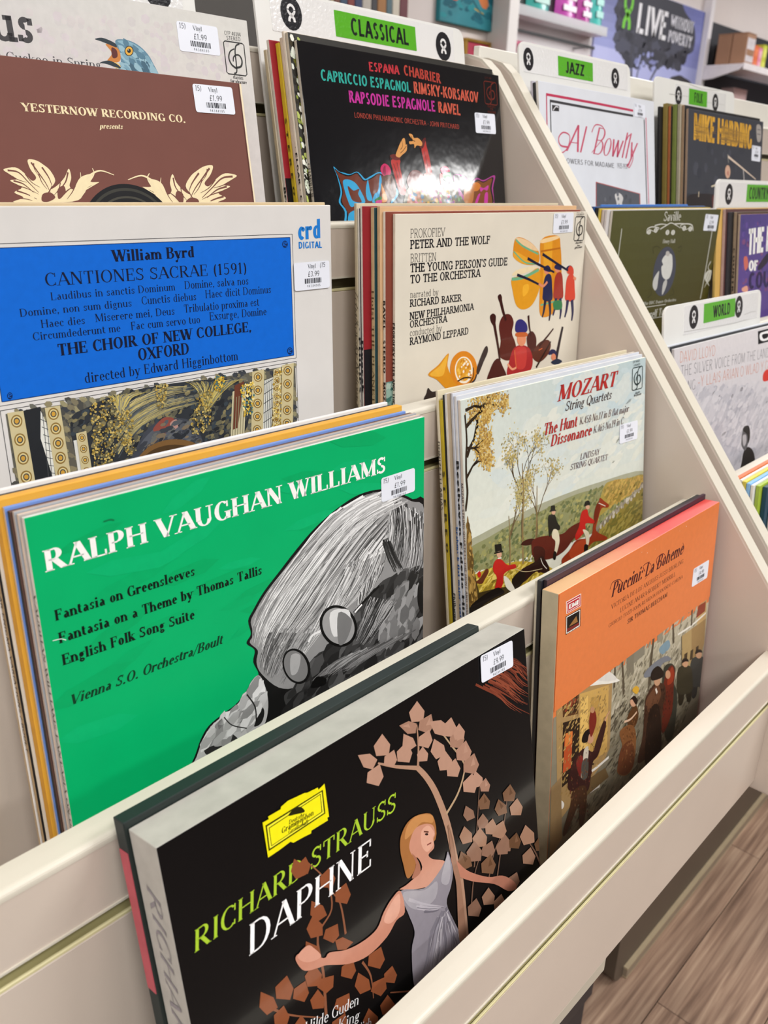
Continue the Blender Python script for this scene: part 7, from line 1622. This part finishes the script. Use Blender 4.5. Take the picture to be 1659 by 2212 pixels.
divider('CLASSICAL', 'white divider sign with round black emblem above the blue bird sleeve', -.70, -.3958, .4625, .6385, .130, [('strip', 18, 2.5, 291, 37), ('card', 101, 8, 224, 32, 'CLASSICAL', 123, 212, 16), ('logo', 253, 5, 28, 32)], S4)
divider('JAZZ', 'white divider sign with green card reading JAZZ above the white script sleeve', .0605, .338, .441, .635, .158, [('strip', 8, 3, 268, 34), ('card', 86, 8, 172, 31, 'JAZZ', 104, 150, 14), ('logo', 8, 6, 22, 26), ('logo', 222, 8, 22, 26)], S4)
divider('FOLK', 'creased white divider sign with green card reading FOLK above the slate grey sleeve', .4545, .7605, .4615, .6335, .135, [('strip', 70, 5, 268, 36), ('card', 120, 8, 190, 32, 'FOLK', 140, 172, 15), ('logo', 70, 8, 24, 28), ('logo', 212, 8, 24, 28), ('tear', [(50, 22), (110, 21), (200, 24), (262, 23)]), ('tear', [(120, 2), (170, 5), (240, 2)])], S4)
divider('COUNTRY', 'white divider sign with green card reading COUNTRY behind the purple sleeve', .4205, .728, .3225, .4875, .10, [('strip', 10, 4, 296, 40), ('card', 114, 6, 214, 32, 'COUNTRY', 124, 204, 18), ('logo', 32, 6, 28, 30), ('logo', 236, 6, 28, 30)], S3)
divider('WORLD', 'white divider sign with green card reading WORLD above the grey cloudy sleeve', .0705, .3695, .2105, .344, .135, [('strip', 52, 3, 286, 38), ('card', 108, 5, 206, 29, 'WORLD', 136, 190, 15), ('logo', 66, 4, 26, 29), ('logo', 206, 3, 26, 29), ('tear', [(52, 34), (120, 36), (210, 38), (250, 37)]), ('tear', [(240, 30), (262, 28), (280, 29)])], S2)
# ---------------------------------------------------------------- shelving and things along the back wall
BW = 2.25
post = lambda x0, x1, y0, lab, h='e4e0de': tag(box('shelving_upright', (x0, y0, FLOOR), (x1, BW, 1.8), mat(h, .5, .02, 8), None, .003), lab, 'shelving')
post(2.36, 2.43, 2.14, 'white shelving upright between the teal painting and the snack shelves')
post(1.625, 1.70, 2.1, 'cream bookcase end panel beside the row of books', 'd9cfc6')
sh = tag(box('book_shelf', (.85, 2.0, .90), (1.62, BW, .925), mat('d8d2ca', .5), None, .002), 'pale bookcase shelf carrying upright books above the classical divider', 'shelf')
R1 = random.Random(8); x = .88; cols = ['8a3430', '2c3e6a', 'c9c3b8', '3a3a40', 'a9743c', '54707a', 'd8d0c0', '6a2a34', '2a5a7a', 'b8b0a8', '44505a', 'c4b49a', '7a4a3a', '38506e']
names = ['dark red', 'navy', 'off-white', 'charcoal', 'ochre', 'slate blue', 'cream', 'wine red', 'mid blue', 'light grey', 'blue-grey', 'sand', 'brown', 'steel blue']; ordn = ['first', 'second', 'third', 'fourth', 'fifth', 'sixth', 'seventh', 'eighth', 'ninth', 'tenth', 'eleventh', 'twelfth', 'thirteenth', 'fourteenth', 'fifteenth', 'sixteenth', 'seventeenth', 'eighteenth', 'nineteenth', 'twentieth', 'twenty-first', 'twenty-second']
i = 0
while x < 1.585 and i < 22:
    wd = R1.uniform(.026, .045); hgt = R1.uniform(.20, .27); c = cols[i % 14]
    bk = thing('book', names[i % 14] + ' book, ' + ordn[i] + ' along the shelf towards the bookcase end', 'book', (x, 2.03, .9255), (0, 0, 0), 'books in the bookcase')
    box('cover', (0, 0, 0), (wd - .002, .17, hgt), mat(c, .5, .06, 20), bk, .002); box('spine_band', (.001, -.0006, hgt * .62), (wd - .003, 0, hgt * .72), mat(cols[(i + 5) % 14], .5), bk, 0)
    x += wd; i += 1
def picture(name, label, x0, x1, z0, z1, frame, fw, art):
    T = thing(name, label, 'picture', (x0, BW - .03, z0)); w, h = x1 - x0, z1 - z0
    if frame:
        for a, b in (((0, 0, 0), (w, .03, fw)), ((0, 0, h - fw), (w, .03, h)), ((0, 0, fw), (fw, .03, h - fw)), ((w - fw, 0, fw), (w, .03, h - fw))): box('frame', a, b, mat(frame, .3, .1, 30, 0, 0, 60, .6), T, .002)
    box('canvas', (fw if frame else 0, .006, fw if frame else 0), (w - (fw if frame else 0), .028, h - (fw if frame else 0)), mat(art[0], .6, .1, 14), T, .001)
    ink = Ink(w * 1000, h * 1000, fw * 1000 if frame else 1)
    for o in art[1]: ink.op(o)
    for o in ink.build(T, print_mat(.6), ('painting', 'painting')): o.location = (0, .0058, 0)
    return T
picture('canvas_painting', 'teal canvas painting with orange strokes on the back wall', 2.02, 2.40, 1.052, 1.40, None, 0, ('1d7f8c', [('c', 'd0603c', [400, 2600, 900, 2300, 1500, 1600, 1700, 1700, 1200, 2500, 800, 2800]), ('c', 'cf7a48', [2100, 1800, 2700, 2000, 3100, 2600, 2700, 2700, 2300, 2300]), ('l', '123a48', 60, 30, [200, 2600, 600, 2950, 1200, 2700, 1800, 2300]), ('l', 'c9a83c', 60, 30, [1700, 2500, 2200, 2800, 2800, 2900]), ('l', '123a48', 50, 30, [2000, 2500, 2600, 2900, 3200, 3000, 3600, 2700]), ('s', ['1a6a7a', '2a8f98', '155e6e'], 60, 22, 2, 0, 3, [100, 100, 3600, 100, 3600, 3400, 100, 3400])]))
picture('framed_picture', 'small red picture in a gold frame low on the back wall', 2.19, 2.36, .80, 1.012, 'b08a3c', .012, ('b02f4c', [('s', ['c43a5a', '8a2a3c', 'd8708a'], 30, 16, 1.5, 0, 3, [200, 200, 1500, 200, 1500, 1900, 200, 1900])]))
# snack shelves
box_ = lambda n, a, b, m, lab, cat, g=None, bev=.003: tag(box(n, a, b, m, None, bev), lab, cat, g)
acr = mat('e6e6ea', .12, .01, 10, 0, 0, 60, 0, .35)
T = thing('snack_shelf', 'white wall shelf with clear front lip holding snack pouches', 'shelf', (2.434, 2.15, 1.136)); box('shelf_board', (0, 0, -.012), (.725, .085, 0), mat('e2e0e2', .4), T, .001); box('front_lip', (0, -.004, -.014), (.725, 0, .024), acr, T, 0)
T = thing('shelf_rail', 'thin black rail under the snack pouch shelf', 'rail', (2.434, 2.147, 1.057)); box('rail_bar', (0, 0, 0), (.63, .008, .012), mat('24262a', .4), T, .001); box('rail_arm', (.01, .008, .002), (.02, .088, .01), mat('8a8a8c', .4), T, 0); box('rail_arm', (.58, .008, .002), (.59, .088, .01), mat('8a8a8c', .4), T, 0)
T = thing('snack_shelf', 'lower white wall shelf carrying pink sweet packets', 'shelf', (2.434, 2.15, .96)); box('shelf_board', (0, 0, -.012), (.725, .085, 0), mat('e2e0e2', .4), T, .001); box('front_lip', (0, -.004, -.014), (.725, 0, .02), acr, T, 0)
box_('display_board', (2.435, 2.235, .3), (3.18, 2.249, 1.8), mat('d8d4d6', .5, .03, 6), 'pale slatted back board of the snack shelves', 'shelving')
def pouch(x, y, z, w, h, col, c2, lab):
    T = thing('snack_pouch', lab, 'pouch', (x, y, z), (0, 0, 0), 'snack pouches on the wall shelf'); bm = bmesh.new(); nx, nz = 8, 10; vs = {}
    for s in (0, 1):
        for i in range(nx + 1):
            for j in range(nz + 1):
                u, v = i / nx, j / nz; d = .027 * (math.sin(math.pi * u) ** .5) * (1 - v) ** .6 + .002
                vs[s, i, j] = bm.verts.new(((u - .5) * w * (1 - .05 * math.sin(v * 3.1)), (d if s else -d) + .03, v * h))
        for i in range(nx):
            for j in range(nz): bm.faces.new([vs[s, a, b] for a, b in ((i, j), (i + 1, j), (i + 1, j + 1), (i, j + 1))][::1 if s else -1])
    bmesh.ops.contextual_create if False else None
    o = obj('bag', bm, T, [mat(col, .3, .12, 14, .3, .3, 18)]); [setattr(p, 'use_smooth', True) for p in o.data.polygons]
    for k, (a, b) in enumerate(((.18, .26), (.34, .42), (.66, .86))):
        d = .027 * (1 - (a + b) / 2) ** .6 + .006; box('label_panel', (-w * .3, .03 - d, h * a), (w * .3, .03 - d + .004, h * b), mat(c2, .4, .05, 20), T, 0)
pouch(2.63, 2.163, 1.138, .18, .28, '2aa39a', 'bfe0da', 'teal snack pouch at the near end of the snack shelf')
pouch(2.85, 2.163, 1.138, .175, .28, 'b33ba0', 'f0e4ee', 'magenta snack pouch beside the near teal one')
pouch(3.0, 2.163, 1.138, .115, .26, 'a8308f', 'f0e4ee', 'darker magenta snack pouch, third along the snack shelf')
pouch(3.11, 2.163, 1.138, .10, .32, '3fb5ac', 'a9dcd6', 'tall turquoise snack pouch at the far end of the snack shelf')
for k, (x, c, lab) in enumerate(((2.52, 'd06a8c', 'rose pink sweet packet on the lower wall shelf'), (2.64, 'e08aa4', 'light pink sweet packet, second on the lower wall shelf'), (3.0, 'f0d8de', 'whitish pink sweet packet on the lower wall shelf'), (3.1, 'd86a8a', 'deep pink sweet packet at the far end of the lower shelf'))):
    T = thing('sweet_packet', lab, 'packet', (x, 2.185, .961), (0, 0, .1 * k), 'pink sweet packets'); box('packet_body', (-.04, -.025, 0), (.04, .025, .06), mat(c, .35, .1, 20), T, .012, 3); box('crimped_top', (-.042, -.003, .06), (.042, .003, .072), mat(c, .35), T, .001)
# poster
P0, PZ, PR = 3.19, 1.39, 4.352
T = thing('wall_poster', 'large shop poster of a dark tree under a lilac sky with white slogan', 'poster', (P0, BW - .022, .70)); pw, ph = PR - P0, PZ - .70
box('poster_board', (0, .004, 0), (pw, .02, ph), mat('a9acd6', .5, .03, 4), T, .001)
ink = Ink(pw * 1000, ph * 1000, 2); g = lambda x, z: ((x - P0) * 1000, (PZ - z) * 1000)
def pp(*q): return [int(round(c * 10)) for a in q for c in g(*a)]
for o in [('g', ['5a5e84', '6a70b0', '9aa0d2', '8a90cc'], pp((P0, PZ), (PR, PZ), (PR, 1.1), (P0, 1.1))), ('g', ['b4b8e2', 'a2a8dc', 'c6c8ea', 'aaaedc'], pp((P0, 1.1), (PR, 1.1), (PR, .7), (P0, .7))),
    ('c', '3a3b46', pp((3.40, 1.42), (3.38, 1.25), (3.44, 1.12), (3.56, 1.08), (3.68, 1.12), (3.8, 1.09), (3.95, 1.11), (4.08, 1.13), (4.2, 1.16), (4.27, 1.2), (4.24, 1.3), (4.1, 1.36), (4.0, 1.42), (3.7, 1.5))),
    ('s', ['3a3b46', '42434f', '30313c', '4c4e5e'], 170, 50, 1.4, 0, 5, pp((3.36, 1.3), (3.42, 1.1), (3.56, 1.05), (3.8, 1.06), (4.1, 1.09), (4.27, 1.18), (4.2, 1.24), (3.7, 1.2))),
    ('s', ['9aa0d2', '8086b8'], 22, 26, 1.4, 0, 8, pp((3.62, 1.13), (3.82, 1.12), (3.88, 1.04), (3.62, 1.04))),
    ('l', '44454f', 300, 190, pp((3.60, .7), (3.60, .95), (3.56, 1.12))), ('l', '44454f', 190, 120, pp((3.72, .7), (3.79, .97), (3.93, 1.12))), ('l', '44454f', 150, 90, pp((3.68, .7), (3.65, .95), (3.68, 1.12))),
    ('c', '3a383c', pp((4.0, .99), (4.1, 1.045), (4.2, 1.045), (4.33, .99), (4.34, .7), (3.95, .7)))]: ink.op(o)
ink.z += .1; ink.op(('oxf', None, '74c83e', *g(3.425, 1.375), 118, 174))
a = g(3.588, 1.198); b = g(3.92, 1.198); ink.text('sansb', 'e9e9ee', a[0], a[1], b[0], b[1], 133, 'LIVE')
ink.build(T, print_mat(.55), ('poster_print', 'poster_lettering')); ink = Ink(pw * 1000, ph * 1000, 2); ink.z = 1.2
a = g(3.952, 1.268); b = g(4.23, 1.268); ink.text('sansb', 'dcdce6', a[0], a[1], b[0], b[1], 58, 'WITHOUT'); a = g(3.944, 1.196); b = g(4.228, 1.196); ink.text('sansb', 'dcdce6', a[0], a[1], b[0], b[1], 57, 'POVERTY')
ink.build(T, print_mat(.55), ('poster_print', 'poster_lettering'))
for o in T.children:
    if o.name.startswith('poster_print') or o.name.startswith('poster_letter'): o.location = (0, .0038, 0)
post(4.356, 4.40, 2.20, 'white shelving upright between the poster and the dark shelves', 'e6e2e6')
# dark shelves with boxes
box_('display_board', (4.405, 2.225, 0), (5.9, 2.249, 1.355), mat('23252e', .6, .05, 6), 'dark back board of the gift shelves beside the poster', 'shelving')
T = thing('gift_shelf', 'white gift shelf with bracket end beside the poster', 'shelf', (4.36, 1.97, 1.12)); box('shelf_board', (0, 0, -.014), (1.5, .228, 0), mat('e0d9dc', .5), T, .001); box('price_rail', (0, -.008, -.03), (1.5, 0, .004), mat('e8e2e4', .35), T, .001)
obj('bracket', prism([(0, -.014), (.228, -.014), (.228, -.075), (.17, -.07), (.02, -.03)], 0, .012), T, [mat('e0d9dc', .5)])
T = thing('gift_shelf', 'lower white gift shelf beside the poster', 'shelf', (4.41, 1.97, .78)); box('shelf_board', (0, 0, -.014), (1.45, .25, 0), mat('e0d9dc', .5), T, .001); box('price_rail', (0, -.008, -.03), (1.45, 0, .004), mat('e8e2e4', .35), T, .001)
def carton(x, y, z, w, d, h, c, c2, lab):
    T = thing('gift_carton', lab, 'box', (x, y, z), (0, 0, 0), 'boxes on the gift shelves'); box('carton_body', (0, 0, 0), (w, d, h), mat(c, .6, .05, 20), T, .003)
    box('carton_lid', (-.001, -.001, h), (w + .001, d + .001, h + .004), mat(c, .6, .05, 20), T, .001)
    if c2: box('printed_face', (.006, -.0012, h * .1), (w - .006, 0, h * .86), mat(c2, .4, .15, 30), T, 0); box('face_band', (.01, -.002, h * .3), (w - .01, -.0012, h * .5), mat(c, .4, .1, 30), T, 0)
carton(4.40, 2.075, 1.121, .12, .08, .155, '9c7459', None, 'plain brown cardboard box at the back of the gift shelf')
carton(4.40, 1.985, 1.121, .12, .085, .155, 'a37a5e', 'd3ccd0', 'brown cardboard box with a pale printed front on the gift shelf')
carton(4.525, 1.985, 1.121, .06, .08, .105, 'e0703c', 'e8845a', 'orange gift box beside the brown cardboard box')
carton(4.59, 1.985, 1.121, .05, .08, .10, 'e08aa8', 'ecb4c4', 'pink gift box between the orange and yellow boxes')
carton(4.645, 1.985, 1.121, .06, .08, .12, 'c4cc3c', 'dce06a', 'yellow-green gift box at the end of the gift shelf')
carton(4.56, 2.08, 1.121, .12, .09, .15, 'e8b46a', 'f0d080', 'amber gift box behind the yellow-green box')
carton(4.44, 2.0, .781, .03, .09, .16, '5fb02c', None, 'narrow bright green box on the lower gift shelf')
carton(4.50, 2.0, .781, .13, .09, .155, '4a2830', '7fd04a', 'maroon box with a green front on the lower gift shelf')
carton(4.65, 2.0, .781, .09, .09, .11, 'e88a4a', 'f0b070', 'small orange box on the lower gift shelf')
carton(4.62, 2.11, .781, .2, .08, .24, 'd0b4b4', None, 'dusty pink box at the back of the lower gift shelf')
# things just behind the rack, seen past the divider
T = thing('display_board', 'dark grey display board behind the classical rack', 'display board', (-.2, .97, FLOOR)); box('board', (-.6, 0, .6), (.45, .02, 1.62), mat('55524f', .6, .06, 5), T, .002); box('foot', (-.6, -.08, 0), (.45, .12, .03), mat('55524f', .6), T, .002); box('board_post', (-.1, .0, .02), (-.04, .02, .62), mat('55524f', .6), T, .001)
T = thing('display_table', 'low black display table behind the classical rack', 'table', (-.2, .66, FLOOR)); box('tabletop', (-.5, -.06, 1.36), (.5, .06, 1.385), mat('1c1b1b', .5), T, .002)
for sx in (-.46, .46): box('table_leg', (sx - .02, -.05, 0), (sx + .02, .05, 1.36), mat('1c1b1b', .5), T, .001)
T = thing('gilt_frame', 'gilt frame standing on the table behind the classical rack', 'picture frame', (-.12, .64, FLOOR + 1.386))
for a, b in (((-.16, 0, 0), (.16, .012, .012)), ((-.16, 0, .062), (.16, .012, .076)), ((-.16, 0, .012), (-.146, .012, .062)), ((.146, 0, .012), (.16, .012, .062)), ((-.03, 0, .012), (-.02, .012, .062))): box('gilt_rail', a, b, mat('b08a44', .35, .2, 60, 0, .2, 60, .5), T, .002)
box('backing', (-.15, .006, .01), (.15, .011, .066), mat('17171a', .6), T, 0)
